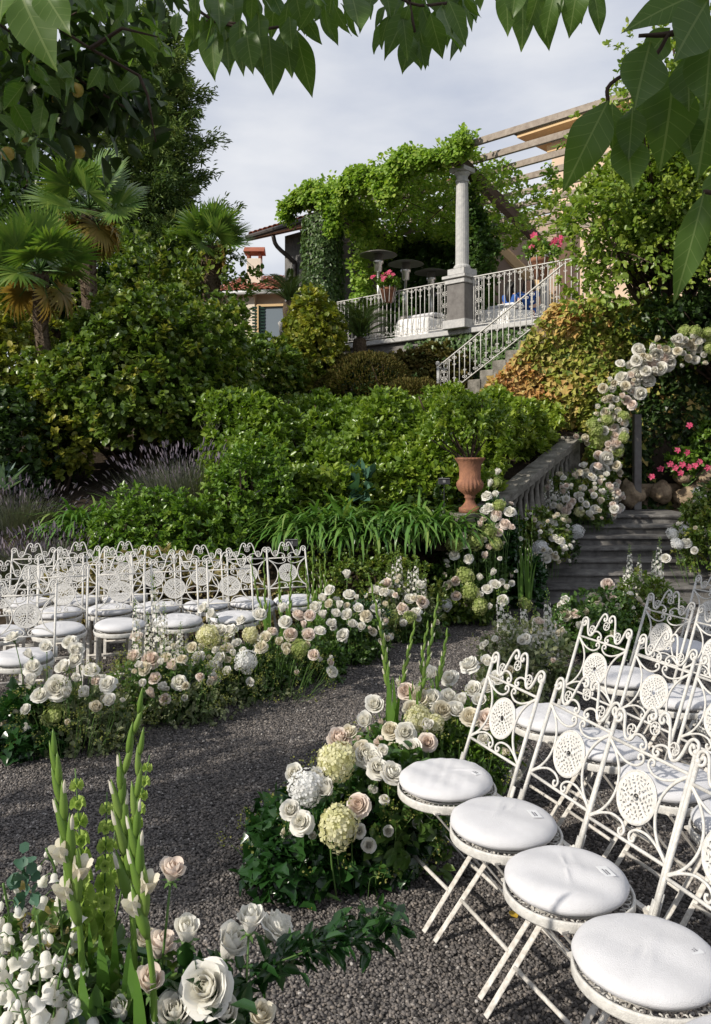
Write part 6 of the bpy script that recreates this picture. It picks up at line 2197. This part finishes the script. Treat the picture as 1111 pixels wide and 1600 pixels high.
for i in range(150):
    p = path[int(random.random() ** 1.25 * len(path) * .99)]
    u = Vector((random.uniform(-1, 1), -.75, random.uniform(-1, 1))).normalized()
    q = p + Vector((u.x * .24, -.06 + u.y * .14, u.z * .2))
    if random.random() < .06:
        A.hyd(q, .12, 'green', stem=False)
    else:
        A.rose(q, random.uniform(.06, .10), random.choice(['white', 'white', 'white_peony', 'cream', 'blush']), u + Vector((-.2, -.4, .2)), stem=False)
A.done()

A = Arrangement('flower_border', 'white hydrangea bush spilling down the right side of the steps', (4.55, 9.9, .1))
lst(A, [(1097, 784, 'h_white'), (1092, 770, 'h_white'), (1051, 834, 'h_white', .9), (1070, 829, 'h_white', .9), (1058, 850, 'h_white', .9), (1072, 848), (1109, 808, 'h_white'), (1040, 872), (1100, 830), (1085, 860, 'white', .8)], 9.4, 10.4, .105)
A.mound((4.35, 9.85, .75), (.50, .4, .60), 620, 9, .05, .36, L_bush)
A.mound((4.6, 10.2, 1.0), (.45, .35, .45), 300, 9, .06, .36, L_dark, 'dark_greenery')
A.umbels((4.2, 9.6, .7), (.4, .3, .5), 40)
A.scatter((4.35, 9.75, .8), (.5, .4, .5), 16, low=-.3)
A.done()

# ================================================================== right aisle border
A = Arrangement('flower_border', 'white larkspur and rose border behind the second right row', (1.35, 5.95, 0))
lst(A, [(874, 988, 'cream'), (838, 985, 'h_cream', .8), (858, 1005, 'h_cream', .8), (826, 1008), (870, 1020, 'cream'), (845, 1030), (800, 1050, 'cream', .9), (815, 1030, 'white', .9)], 5.6, 6.1, .085)
for (tx, ty, fx_) in ((778, 915, 800), (790, 935, 806), (820, 928, 828), (836, 945, 838), (852, 918, 852), (806, 955, 812), (845, 965, 848), (866, 950, 864), (795, 985, 806), (828, 975, 832)):
    A.lark(at(fx_, 1090, 5.7), at(tx, ty, 5.7))
A.mound((1.2, 5.75, .26), (.35, .35, .36), 420, 9, .045, .34, L_varieg, 'variegated_greenery')
A.umbels((1.2, 5.75, .3), (.35, .3, .35), 50)
A.scatter((1.2, 5.7, .3), (.35, .3, .34), 12)
A.done()
A = Arrangement('flower_border', 'pink and cream roses in front of the lowest stone steps', (2.15, 7.3, 0))
lst(A, [(929, 934, 'cream_peony', 1.1), (951, 913, 'blush_peony', 1.1), (955, 934, 'blush'), (883, 959, 'cream_peony', 1.1), (898, 959, 'blush', 1.0), (916, 959, 'cream'), (940, 950, 'blush'), (925, 975), (905, 980), (965, 950), (950, 965)], 6.9, 7.3, .10)
for (tx, ty, fx_) in ((985, 850, 985), (1000, 865, 996), (975, 885, 978), (1030, 838, 1022), (1022, 860, 1018), (1036, 880, 1026)):
    A.lark(at(fx_, 960, 7.5), at(tx, ty, 7.5))
A.mound((2.1, 7.1, .25), (.4, .35, .34), 420, 9, .05, .34, L_filler)
A.mound((2.6, 7.4, .3), (.35, .3, .4), 260, 9, .05, .34, L_bush, 'dark_greenery')
A.scatter((2.15, 7.1, .28), (.42, .35, .36), 14)
A.done()

A = Arrangement('flower_border', 'white roses and gladioli beside the far end of near right row', (.42, 4.25, 0))
lst(A, [(586, 1101), (572, 1128), (633, 1145), (635, 1080, 'blush_peony'), (645, 1107, 'cream'), (667, 1137), (703, 1060), (733, 1039), (760, 1035), (701, 1088), (722, 1095), (739, 1077), (760, 1075), (673, 1054), (645, 1169), (760, 1122, 'blush'), (690, 1110, 'cream'), (712, 1110), (655, 1090, 'cream'), (668, 1160, 'blush'), (750, 1095), (676, 1090), (735, 1120, 'cream'), (610, 1140, 'cream', .9), (680, 1130, 'h_cream', .8), (655, 1125, 'h_cream', .9), (775, 1060, 'white', .9)], 3.75, 4.35, .084)
gl = [([(607, 1165), (606, 1080), (598, 1000), (578, 905)], 13), ([(652, 1170), (655, 1100), (672, 1010), (684, 937)], 11), ([(681, 1150), (683, 1080), (690, 1040), (698, 992)], 9), ([(618, 1165), (624, 1090), (636, 1030), (647, 980)], 9), ([(660, 1160), (662, 1090), (660, 1030), (668, 980)], 9)]
for i, (pth, nb) in enumerate(gl):
    gladiolus(A.root, [at(px, py, 4.0 + .08 * i) for px, py in pth], nb, .044, 40 + i, (0,) if i % 2 else ())
A.mound((.32, 4.2, .12), (.42, .32, .26), 420, 9, .055, .32, L_filler)
A.mound((.55, 4.2, .28), (.30, .25, .25), 160, 10, .05, .16, L_bright, 'feathery_greenery')
A.umbels((.4, 4.1, .25), (.42, .34, .32), 70)
A.scatter((.38, 4.1, .2), (.42, .32, .3), 24, .05)
A.done()

A = Arrangement('flower_border', 'cream hydrangea and white rose mound next to near right chair', (-.10, 3.55, 0))
lst(A, [(460, 1209), (480, 1230, 'h_white', 1.35), (512, 1235), (454, 1266), (470, 1284), (529, 1292, 'h_cream', 1.25), (525, 1190, 'h_cream', 1.25), (531, 1154, 'blush_peony', 1.1), (573, 1179, 'white_peony', 1.0), (566, 1170, 'cream'), (582, 1188), (612, 1207, 'white', 1.1), (560, 1258, 'blush'), (590, 1200, 'white', .8), (500, 1215, 'white'), (545, 1180, 'cream', .8), (545, 1145, 'cream', .8), (600, 1175, 'white', .9)], 3.15, 3.5, .084)
A.mound((-.08, 3.55, .12), (.36, .26, .22), 460, 7, .062, .5, L_ivyfill, 'ivy_greenery', IVY)
A.mound((-.27, 3.32, .12), (.16, .14, .16), 150, 7, .06, .52, L_ivyfill, 'front_ivy', IVY)
A.mound((.15, 3.55, .22), (.25, .25, .28), 190, 8, .06, .34, L_filler)
A.umbels((-.08, 3.45, .18), (.42, .3, .3), 60)
A.scatter((-.05, 3.45, .2), (.34, .25, .24), 10, .045)
A.done()

# ================================================================== foreground arrangement
A = Arrangement('flower_border', 'nearest arrangement with tall gladioli and white roses, lower left corner', (-.52, 1.72, 0))
near = [((269, 1363), 'blush', Vector((.2, -.35, .9)), True, .072), ((292, 1458), 'white', Vector((.1, -.5, .8)), False, .096), ((358, 1482), 'white', Vector((.5, -.35, .75)), True, .098), ((391, 1442), 'white', Vector((.15, -.3, .95)), True, .088), ((430, 1452), 'white', Vector((.7, .1, .7)), False, .085), ((324, 1543), 'white', Vector((-.2, -.8, .4)), False, .095), ((274, 1582), 'white', Vector((0, -.6, .7)), False, .10), ((250, 1482), 'blush', Vector((.3, -.1, .8)), True, .075), ((81, 1451), 'blush', Vector((-.3, -.5, .8)), False, .085), ((350, 1585), 'white', Vector((.2, -.7, .6)), False, .09), ((405, 1590), 'cream', Vector((.4, -.5, .6)), True, .075), ((190, 1585), 'white', Vector((-.1, -.6, .7)), False, .08), ((235, 1540), 'blush', Vector((.1, -.5, .6)), False, .075), ((225, 1475), 'cream', Vector((.1, -.2, .9)), False, .07)]
near = [(p_, c_, v_ + Vector((0, .12, .22)), b_, s_ * .88) for p_, c_, v_, b_, s_ in near]
for (pp_, col, dv_, bud, s) in near:
    d = 1.78 + random.uniform(-.08, .1) if pp_[1] < 1500 else 1.62
    A.rose(at(pp_[0], pp_[1], d), s, col, dv_, bud)
gladiolus(A.root, [at(125, 1640, 1.62), at(128, 1500, 1.62), at(116, 1380, 1.63), at(98, 1265, 1.64), at(85, 1177, 1.65)], 10, .053, 61, (0, 1, 2), False)
gladiolus(A.root, [at(205, 1640, 1.68), at(210, 1480, 1.68), at(196, 1330, 1.69), at(190, 1230, 1.7), at(219, 1105, 1.71)], 11, .052, 62, (), False)
gladiolus(A.root, [at(243, 1640, 1.60), at(238, 1520, 1.60), at(222, 1400, 1.61), at(212, 1290, 1.62), at(219, 1170, 1.63)], 10, .050, 63, (0, 1), False)
for (bx, tx, ty, dd, w) in ((168, 172, 1440, 1.7, .04), (200, 212, 1455, 1.66, .036), (178, 160, 1430, 1.75, .03), (222, 208, 1500, 1.6, .03), (150, 135, 1420, 1.8, .026), (215, 200, 1480, 1.64, .04), (140, 150, 1500, 1.6, .034)):
    b0, t0 = at(bx, 1680, dd), at(tx, ty, dd)
    dv_ = t0 - b0
    me = blades('sword_leaf', np.array([b0]), np.array([-PI / 2 + random.uniform(-.35, .35)]), np.array([1.5]), np.array([dv_.length]), np.array([w]), np.array([.12]), L_strap, 8, np.array([.45]), taper=.9)
    obj('sword_leaf', me, A.root, world=True)
for (bx, by, tx, ty, dd) in ((123, 1560, 118, 1200, 1.82), (168, 1600, 164, 1236, 1.86), (185, 1450, 229, 1180, 1.95), (155, 1600, 178, 1300, 1.9)):
    f, t0 = at(bx, by, dd), at(tx, ty, dd)
    L = (t0 - f).length
    obj('bells_of_ireland', random.choice(BELLS), A.root, f, facing(t0 - f) @ Quaternion((0, 0, 1), random.uniform(0, 6)), (L * .75, L * .75, L), world=True)


# hanging white bell flowers
def bell_spray(A, pts, d, seed, nfl, s0):
    r_ = random.Random(seed)
    C = crom([at(px, py, d) for px, py in pts], 8)
    b = MB()
    b.tube(C, .0028, 6, mi=1)
    k = len(C)
    for i in range(nfl):
        f = .25 + .75 * i / nfl
        p = C[min(k - 1, int(f * (k - 1)))]
        a = i * 2.4 + r_.uniform(-.4, .4)
        sz = s0 * (1 - .55 * (i / nfl)) * r_.uniform(.85, 1.15)
        q = p + Vector((math.cos(a), math.sin(a) * .8, .1)) * (.034 * (1.1 - .4 * f)) + Vector((0, 0, -.006))
        b.tube([p, p.lerp(q, .6) + Vector((0, 0, .008)), q], .0011, 3, mi=1)
        ax = Vector((math.cos(a) * .5, math.sin(a) * .5, -1)).normalized()
        x = ax.orthogonal().normalized()
        y = ax.cross(x)
        nn = 12
        prof_ = ((.10, 0), (.42, .12), (.55, .4), (.52, .7), (.68, .98), (.82, 1.06)) if i < nfl * .7 else ((.05, 0), (.30, .2), (.38, .5), (.30, .8), (.08, 1.0))
        vs = []
        for (rr, hh) in prof_:
            for t in range(nn):
                aa = 2 * PI * t / nn
                fl = 1 + (.14 * math.cos(4 * aa + i) + .06 * math.sin(7 * aa)) * (hh > .9 and i < nfl * .7)
                vs.append(q + ax * (sz * hh) + (x * math.cos(aa) + y * math.sin(aa)) * (sz * rr * .8 * fl))
        fs = [(j * nn + t, j * nn + (t + 1) % nn, (j + 1) * nn + (t + 1) % nn, (j + 1) * nn + t) for j in range(len(prof_) - 1) for t in range(nn)]
        b.add(vs, fs, 0, r_.uniform(.2, .9))
    return obj('white_delphinium', b.mesh('white_delphinium', [P_white, M_stem], True, tint=True), A.root, world=True)


bell_spray(A, [(30, 1640), (22, 1520), (14, 1430), (5, 1380)], 1.70, 1, 18, .033)
bell_spray(A, [(100, 1640), (98, 1480), (88, 1370), (72, 1325)], 1.78, 2, 15, .030)
bell_spray(A, [(45, 1650), (60, 1560), (64, 1490), (58, 1430)], 1.62, 3, 15, .033)
bell_spray(A, [(80, 1660), (84, 1590), (95, 1520), (110, 1470)], 1.60, 4, 13, .033)
bell_spray(A, [(5, 1660), (0, 1580), (-8, 1500), (-5, 1450)], 1.60, 5, 14, .034)
bell_spray(A, [(60, 1670), (40, 1600), (28, 1560), (10, 1530)], 1.52, 6, 13, .034)
bell_spray(A, [(150, 1670), (140, 1600), (120, 1560), (108, 1530)], 1.60, 7, 13, .033)
A.mound((-.62, 1.75, .52), (.30, .22, .24), 150, 8, .06, .3, L_filler)
A.mound((-.38, 1.62, .48), (.24, .18, .22), 150, 8, .07, .28, L_ivyfill, 'dark_greenery')
A.mound((-.5, 1.75, .2), (.3, .22, .25), 160, 8, .08, .4, L_ivyfill, 'low_greenery')
c = [np.array(at(px, py, 1.7)) for px, py in ((40, 1350), (30, 1375), (45, 1395), (28, 1405), (42, 1360))]
n_ = len(c) * 4
P = np.repeat(np.array(c), 4, 0) + rng.normal(size=(n_, 3)) * .012
obj('eucalyptus', leaves('eucalyptus', P, unit(rdirs(n_) + [0, -.2, .2]), rng.uniform(.02, .03, n_), .62, L_euc, ups=np.tile((0, -1., .5), (n_, 1))), A.root, world=True)
n_ = 60
P = np.array([at(random.uniform(20, 110), random.uniform(1380, 1540), random.uniform(1.7, 1.9)) for _ in range(n_)])
obj('golden_leaves', leaves('golden_leaves', P, rdirs(n_), rng.uniform(.015, .026, n_), .6, L_gold), A.root, world=True)
# leafy sprig reaching right
sp = [at(px, py, 1.68 + .08 * i) for i, (px, py) in enumerate(((300, 1600), (400, 1520), (480, 1475), (540, 1445), (600, 1425)))]
C = crom(sp, 6)
b = MB().tube(C, [.004 - .0001 * i for i in range(len(C))], 5)
sp2 = crom([at(430, 1505, 1.75), at(500, 1480, 1.78), at(570, 1470, 1.85), at(625, 1440, 1.92)], 6)
b.tube(sp2, .002, 5)
obj('sprig_stem', b.mesh('sprig_stem', M_stem, True), A.root, world=True)
P, D = [], []
for path_ in (C[4:], sp2):
    for i, p in enumerate(path_):
        for _ in range(5):
            P.append(np.array(p) + rng.normal(size=3) * .012)
            D.append(np.array([random.uniform(-.3, 1.0), random.uniform(-1, .8), random.uniform(-.5, .6)]))
obj('sprig_leaves', leaves('sprig_leaves', np.array(P), np.array(D), rng.uniform(.035, .062, len(P)), .24, L_ivyfill), A.root, world=True)
A.done()

# fallen leaves on the gravel
M_fall = leaf_mat('fallen_leaf', [(.45, .12, .05), (.5, .2, .09), (.55, .36, .04)], .6, .2, .2)
for (px, py, tnt, s, lab) in ((446, 1413, .2, .045, 'fallen orange leaf on gravel near the foreground roses'), (877, 1470, .25, .03, 'fallen coral petal on gravel between the near chairs'), (808, 1441, 1.0, .045, 'fallen yellow leaf on gravel by the near chair legs'), (438, 1398, .9, .018, 'tiny ochre leaf scrap above the fallen orange leaf'), (482, 1425, .8, .02, 'tiny yellow leaf scrap right of the fallen orange leaf'), (610, 1388, .6, .03, 'small brown leaf on gravel below the ivy mound')):
    dd = 1.8 * FPX / (py - HY)
    p = at(px, py, dd)
    me = leaves('fallen_leaf', np.array([[p.x, p.y, .016]]), np.array([[random.uniform(-1, 1), random.uniform(-1, 1), .15]]), np.array([s]), .55, M_fall, np.array([tnt]), ups=np.array([[.1, -.2, 1.]]))
    tag(obj('fallen_leaf', me), lab, 'leaf')

# ================================================================== overhanging persimmon trees
def big_leaf_mesh(name, wid, curl, seed):
    r_ = random.Random(seed)
    nu, nv = 6, 12
    ph = r_.uniform(0, 6)

    def fn(u, v):
        x = v
        w = wid * .95 * (math.sin(PI * v ** .92) ** 1.15) * (1 - .12 * v)
        y = u * w
        vein = .010 * math.cos((v - abs(u) * .16) * 2 * PI * 7) * abs(u) * (1 - abs(u)) * 3
        z = (.22 + .14 * math.sin(ph)) * abs(u) * w + curl * (v * v) * -.30 + (.035 * math.sin(7 * v + ph + (1.3 if u > 0 else 0)) + .02 * math.sin(13 * v + 2 * ph)) * abs(u) ** 1.5 + vein
        return (x, y, z)
    vs, fs = grid_patch(fn, nu, nv)
    return MB().add(vs, fs).mesh(name, M_bigleaf, True)


M_bigleaf = bpy.data.materials.new('persimmon_leaf')
M_bigleaf.use_nodes = True
n = M_bigleaf.node_tree
bs = n.nodes['Principled BSDF']
bs.inputs['Roughness'].default_value = .42
bs.inputs['Specular IOR Level'].default_value = .3
t = n.nodes.new('ShaderNodeTexCoord')
sx = n.nodes.new('ShaderNodeSeparateXYZ')
n.links.new(t.outputs['Object'], sx.inputs[0])
ab = n.nodes.new('ShaderNodeMath'); ab.operation = 'ABSOLUTE'
n.links.new(sx.outputs['Y'], ab.inputs[0])
m1 = n.nodes.new('ShaderNodeMath'); m1.operation = 'MULTIPLY_ADD'
m1.inputs[1].default_value = -.75
n.links.new(ab.outputs[0], m1.inputs[0]); n.links.new(sx.outputs['X'], m1.inputs[2])
fr_ = n.nodes.new('ShaderNodeMath'); fr_.operation = 'PINGPONG'; fr_.inputs[1].default_value = .065
n.links.new(m1.outputs[0], fr_.inputs[0])
l1 = n.nodes.new('ShaderNodeMath'); l1.operation = 'LESS_THAN'; l1.inputs[1].default_value = .006
n.links.new(fr_.outputs[0], l1.inputs[0])
l2 = n.nodes.new('ShaderNodeMath'); l2.operation = 'LESS_THAN'; l2.inputs[1].default_value = .011
n.links.new(ab.outputs[0], l2.inputs[0])
mxv = n.nodes.new('ShaderNodeMath'); mxv.operation = 'MAXIMUM'
hv = n.nodes.new('ShaderNodeMath'); hv.operation = 'MULTIPLY'; hv.inputs[1].default_value = .5
n.links.new(l1.outputs[0], hv.inputs[0])
n.links.new(hv.outputs[0], mxv.inputs[0]); n.links.new(l2.outputs[0], mxv.inputs[1])
oi = n.nodes.new('ShaderNodeObjectInfo')
cr = n.nodes.new('ShaderNodeValToRGB')
cr.color_ramp.elements[0].color = (.028, .078, .014, 1)
cr.color_ramp.elements[1].color = (.075, .150, .022, 1)
n.links.new(oi.outputs['Random'], cr.inputs['Fac'])
ge = n.nodes.new('ShaderNodeNewGeometry')
und = n.nodes.new('ShaderNodeMixRGB'); und.inputs['Color2'].default_value = (.075, .135, .03, 1)
n.links.new(ge.outputs['Backfacing'], und.inputs['Fac']); n.links.new(cr.outputs['Color'], und.inputs['Color1'])
vm = n.nodes.new('ShaderNodeMixRGB'); vm.inputs['Color2'].default_value = (.15, .21, .075, 1)
n.links.new(mxv.outputs[0], vm.inputs['Fac']); n.links.new(und.outputs['Color'], vm.inputs['Color1'])
n.links.new(vm.outputs['Color'], bs.inputs['Base Color'])
tr = n.nodes.new('ShaderNodeBsdfTranslucent')
mu = n.nodes.new('ShaderNodeMixRGB'); mu.blend_type = 'MULTIPLY'; mu.inputs['Fac'].default_value = 1
mu.inputs['Color2'].default_value = (1.9, 2.0, .7, 1)
n.links.new(vm.outputs['Color'], mu.inputs['Color1']); n.links.new(mu.outputs['Color'], tr.inputs['Color'])
ms = n.nodes.new('ShaderNodeMixShader'); ms.inputs['Fac'].default_value = .38
n.links.new(bs.outputs['BSDF'], ms.inputs[1]); n.links.new(tr.outputs['BSDF'], ms.inputs[2])
n.links.new(ms.outputs['Shader'], n.nodes['Material Output'].inputs['Surface'])
BIG = [big_leaf_mesh('leaf', .30, .5, 1), big_leaf_mesh('leaf', .26, .9, 2), big_leaf_mesh('leaf', .32, .2, 3), big_leaf_mesh('leaf', .28, -.3, 4), big_leaf_mesh('leaf', .30, 1.2, 5), big_leaf_mesh('leaf', .25, .6, 6)]


def leaf_obj(tree, base, tip, face=None, roll=0.0, wf=1.0):
    base, tip = Vector(base), Vector(tip)
    x = (tip - base)
    L = x.length
    x.normalize()
    f = Vector(face) if face is not None else Vector((random.uniform(-.9, .9), -1, random.uniform(-.3, .5)))
    z = (f - x * f.dot(x))
    z = z.normalized() if z.length > 1e-4 else x.orthogonal().normalized()
    y = z.cross(x)
    q = Matrix((x, y, z)).transposed().to_quaternion() @ Quaternion((1, 0, 0), roll)
    return obj('leaf', random.choice(BIG), tree, base, q, (L, L * wf, L), world=True)


# tree at the left: trunk just outside the frame, limbs over the court
T1 = thing('persimmon_tree', 'persimmon tree with hanging leaves and fruit filling the upper left', 'tree', (-4.1, 2.3, 0))
fork = Vector((-3.9, 2.5, 2.5))
obj('trunk', MB().tube(crom([(-4.1, 2.3, -.05), (-4.15, 2.35, 1.2), fork], 6), [.16 - .004 * i for i in range(13)], 10).mesh('trunk', M_bark, True), T1, world=True)
ends = [Vector((-.95, 3.6, 3.45)), Vector((-1.5, 3.0, 3.2)), Vector((-1.2, 4.3, 3.6)), Vector((-4.9, .4, 4.0)), Vector((-5.6, 2.8, 4.1)), Vector((-4.0, 4.5, 4.3)), Vector((-.2, 2.6, 3.62)), Vector((-1.9, 3.9, 3.9)), Vector((.35, 2.9, 3.85))]
b = MB()
limbs = []
for e_ in ends:
    mid = fork.lerp(e_, .5) + Vector((0, -.2, .95))
    C = crom([fork, mid, e_], 8)
    limbs.append(C)
    b.tube(C, [max(.006, .07 * (1 - i / len(C)) ** 1.8) for i in range(len(C))], 6)
for C in limbs:
    for _ in range(7):
        i = random.randrange(5, len(C))
        e_ = C[i] + Vector((random.uniform(-.5, .5), random.uniform(-.5, .5), random.uniform(-.35, .2)))
        b.tube([C[i], C[i].lerp(e_, .5) + Vector((0, 0, .06)), e_], [.010, .007, .003], 4)
obj('limbs', b.mesh('limbs', M_twig, True), T1, world=True)
# visible leaves, one by one
cnt = 0
tries = 0
while cnt < 190 and tries < 4000:
    tries += 1
    px, py = random.uniform(-25, 285), random.uniform(-40, 285)
    lim = np.interp(px, [0, 60, 120, 175, 215, 255, 285], [285, 272, 235, 200, 160, 130, 40])
    if py > lim - 30:
        continue
    d = random.uniform(3.2, 4.8)
    p = at(px, py, d)
    L = random.uniform(.10, .15)
    dv_ = Vector((random.uniform(-.6, .9), random.uniform(-.7, .5), -1 + random.uniform(-.1, .75))).normalized()
    leaf_obj(T1, p, p + dv_ * L, (random.uniform(-1, 1), random.uniform(-1, .2), random.uniform(-.2, 1)))
    cnt += 1
for (px, py, tx, ty, d) in ((28, -20, 70, 85, 1.55), (60, -25, 100, 38, 1.5), (5, -30, 3, 55, 1.4)):
    leaf_obj(T1, at(px, py, d), at(tx, ty, d - .05), (-.2, -1, .35), wf=1.1)
# band along the top edge, hanging leaves
band = [(300, 10, 305, 62), (315, 25, 325, 70), (330, 30, 332, 122), (352, 40, 360, 128), (375, 30, 372, 98), (385, 45, 390, 102), (405, 20, 402, 112), (420, 55, 428, 127), (445, 40, 450, 100), (462, 45, 484, 146), (470, 20, 505, 70), (500, 10, 528, 73), (340, -10, 345, 50), (365, -15, 362, 55), (395, -20, 388, 50), (430, -20, 425, 55), (460, -25, 468, 40), (490, -30, 495, 35), (520, -25, 512, 45), (545, -20, 568, 40), (575, -25, 590, 28), (600, -30, 612, 28), (308, -25, 298, 45), (322, -20, 330, 30), (415, -25, 440, 25), (450, 5, 440, 70), (640, 10, 600, 88), (628, 20, 640, 90), (640, 25, 660, 108), (655, 40, 668, 102), (672, 20, 690, 90), (690, 10, 715, 92), (665, 0, 645, 50), (700, 0, 727, 52), (720, -20, 740, 40), (610, -30, 625, 30), (640, -35, 650, 20), (680, -30, 690, 30), (745, -25, 752, 15), (770, -30, 775, 10), (655, 60, 662, 112), (645, 55, 628, 106), (625, -25, 612, 35), (700, -30, 710, 25), (585, -20, 575, 20)]
for (px, py, tx, ty) in band:
    d = random.uniform(2.35, 2.9)
    leaf_obj(T1, at(px, py, d), at(tx, ty, d - random.uniform(-.06, .1)), (random.uniform(-.6, .6), -1, random.uniform(-.2, .5)), random.uniform(-.3, .3), random.uniform(.72, 1.05))
for _ in range(62):
    if random.random() < .6:
        px, py = random.uniform(300, 545), random.uniform(-30, 45)
        if px > 470:
            py = min(py, 5)
    else:
        px, py = random.uniform(600, 725), random.uniform(-30, 35)
    d = random.uniform(2.3, 3.0)
    L = random.uniform(30, 58)
    leaf_obj(T1, at(px, py, d), at(px + random.uniform(-26, 26), py + L, d + random.uniform(-.05, .05)), (random.uniform(-1, 1), random.uniform(-1, .3), random.uniform(-.3, .8)), random.uniform(-.5, .5), random.uniform(.7, 1.1))
for grp in ((((275, -20), (330, 30), (400, 45), (450, 40)), ((290, 36), (330, 34), (380, 38))), (((560, -50), (640, 5), (700, 5)), ((640, 5), (648, 50)), ((640, -80), (640, 5)))):
    b = MB()
    for pth in grp:
        b.tube(crom([at(px, py, 2.62) for px, py in pth], 4), .005, 5)
    obj('twig', b.mesh('twig', M_twig, True), T1, world=True)
# unseen crown that dapples the court, plus clumps added to shade the hanging leaves
blobs = [((-6.3, .7, 4.1), (1.15, 1.1, .6), 820), ((-4.3, 2.3, 4.6), (1.3, 1.2, .5), 500), ((-2.6, 2.6, 4.45), (1.1, .95, .35), 1300), ((-1.15, 1.75, 4.25), (1.1, .75, .3), 1100), ((-1.1, .2, 3.7), (.6, .5, .3), 650), ((-3.0, 5.7, 6.3), (1.7, 1.0, .6), 1100), ((-1.3, 4.6, 5.1), (.9, .6, .3), 350), ((-1.45, 4.35, 3.72), (.55, .45, .36), 330)]
vis = []
while len(vis) < 380:
    px, py = random.uniform(-30, 270), random.uniform(-40, 270)
    if py < np.interp(px, [0, 60, 120, 175, 215, 255, 270], [262, 250, 205, 160, 100, 60, 10]) - 8:
        vis.append(np.array(at(px, py, random.uniform(3.8, 5.2))))
C_ = np.concatenate([np.array(c) + rdirs(k) * np.array(R) * rng.uniform(.25, 1, (k, 1)) for c, R, k in blobs] + [np.array(vis)])
n_ = len(C_)
obj('upper_foliage', leaves('upper_foliage', C_, unit(rdirs(n_) + [0, 0, -.7]), rng.uniform(.11, .17, n_), .30, L_dark), T1, world=True, kind='stuff')
fm = MB().lathe([(.004, -.032), (.018, -.030), (.030, -.018), (.034, 0), (.031, .016), (.020, .027), (.006, .029)], 16).mesh('fruit', M_fruit, True)
for i, (px, py, d) in enumerate(((119, 140, 3.9), (92, 158, 4.2), (54, 98, 4.3), (12, 240, 3.9), (24, 155, 4.4), (122, 237, 4.3), (38, 212, 4.4))):
    f = tag(obj('persimmon', fm, None, at(px, py, d), (random.uniform(-.3, .3), random.uniform(-.3, .3), 0), random.uniform(.95, 1.1)), ['unripe persimmon hanging right of two others in upper left', 'unripe persimmon half hidden left of the larger one', 'orange persimmon highest among the dark leaves', 'yellow-green persimmon at the left edge, lowest', 'orange persimmon at the left edge among dark leaves', 'green persimmon hanging lowest above the palm', 'dull persimmon between leaves above the palm fronds'][i], 'fruit', 'persimmons in the tree')

# tree at the right: one near branch reaches into the picture
T2 = thing('persimmon_tree', 'near branch with large glossy leaves in the upper right corner', 'tree', (2.6, .6, 0))
q0, q1 = Vector((2.6, .6, 0)), Vector((2.4, .75, 2.3))
obj('trunk', MB().tube(crom([q0, (2.65, .65, 1.2), q1], 6), [.13 - .004 * i for i in range(13)], 10).mesh('trunk', M_bark, True), T2, world=True)
b = MB()
C = crom([q1, at(1420, -120, 1.2), at(1180, 10, 1.22), at(1060, 50, 1.25), at(998, 56, 1.26)], 6)
b.tube(C, [.022 * (1 - i / len(C)) ** 1.6 + .003 for i in range(len(C))], 6)
b.tube(crom([at(1045, 52, 1.25), at(1020, 90, 1.26), at(955, 130, 1.26), at(950, 160, 1.26)], 5), .0032, 5)
b.tube(crom([at(1180, 10, 1.22), at(1150, 180, 1.25), at(1125, 290, 1.27), at(1100, 300, 1.27)], 5), .004, 5)
obj('branch', b.mesh('branch', M_twig, True), T2, world=True)
for (px, py, tx, ty, w, d) in ((951, 156, 890, 276, .85, 1.25), (1016, 66, 986, 180, 1.15, 1.22), (1106, 0, 1043, 103, 1.2, 1.18), (1052, 115, 1043, 243, 1.15, 1.27), (1074, 85, 1079, 180, 1.05, 1.24), (989, 165, 983, 243, 1.15, 1.27), (980, 205, 987, 303, 1.1, 1.29), (1100, 300, 1064, 459, .62, 1.27), (1100, -12, 984, 25, .85, 1.2), (1112, 55, 1100, 168, 1.0, 1.2), (1022, 140, 1024, 220, 1.1, 1.31), (1070, 175, 1082, 237, 1.2, 1.31), (956, 160, 962, 222, .8, 1.3), (1046, 45, 1000, 105, .9, 1.3), (1111, 150, 1090, 280, 1.0, 1.33), (1098, 345, 1078, 420, .7, 1.3), (1130, 250, 1125, 350, 1, 1.3), (1085, 20, 1052, 60, 1.1, 1.3), (1120, 100, 1060, 150, 1.0, 1.28)):
    leaf_obj(T2, at(px, py, d), at(tx, ty, d - .02), (random.uniform(-.45, .2), -1, random.uniform(.0, .5)), random.uniform(-.25, .25), w)
for (px, py, tx, ty) in ((815, -25, 822, 72), (838, -20, 866, 64), (870, -25, 850, 45), (895, -15, 912, 30), (925, -20, 945, 45), (790, -30, 795, 50), (845, -30, 835, 40), (905, -35, 890, 45), (880, -30, 870, 20), (808, -30, 800, 30), (860, -40, 855, 50)):
    d = random.uniform(1.9, 2.2)
    leaf_obj(T2, at(px, py, d), at(tx, ty, d), (random.uniform(-.5, .5), -1, random.uniform(-.1, .4)), random.uniform(-.3, .3))
obj('upper_branch', MB().tube(crom([q1, at(1250, -160, 1.8), at(1000, -60, 2.0), at(790, -40, 2.05)], 6), [.03 - .0012 * i for i in range(19)], 5).mesh('upper_branch', M_twig, True), T2, world=True)
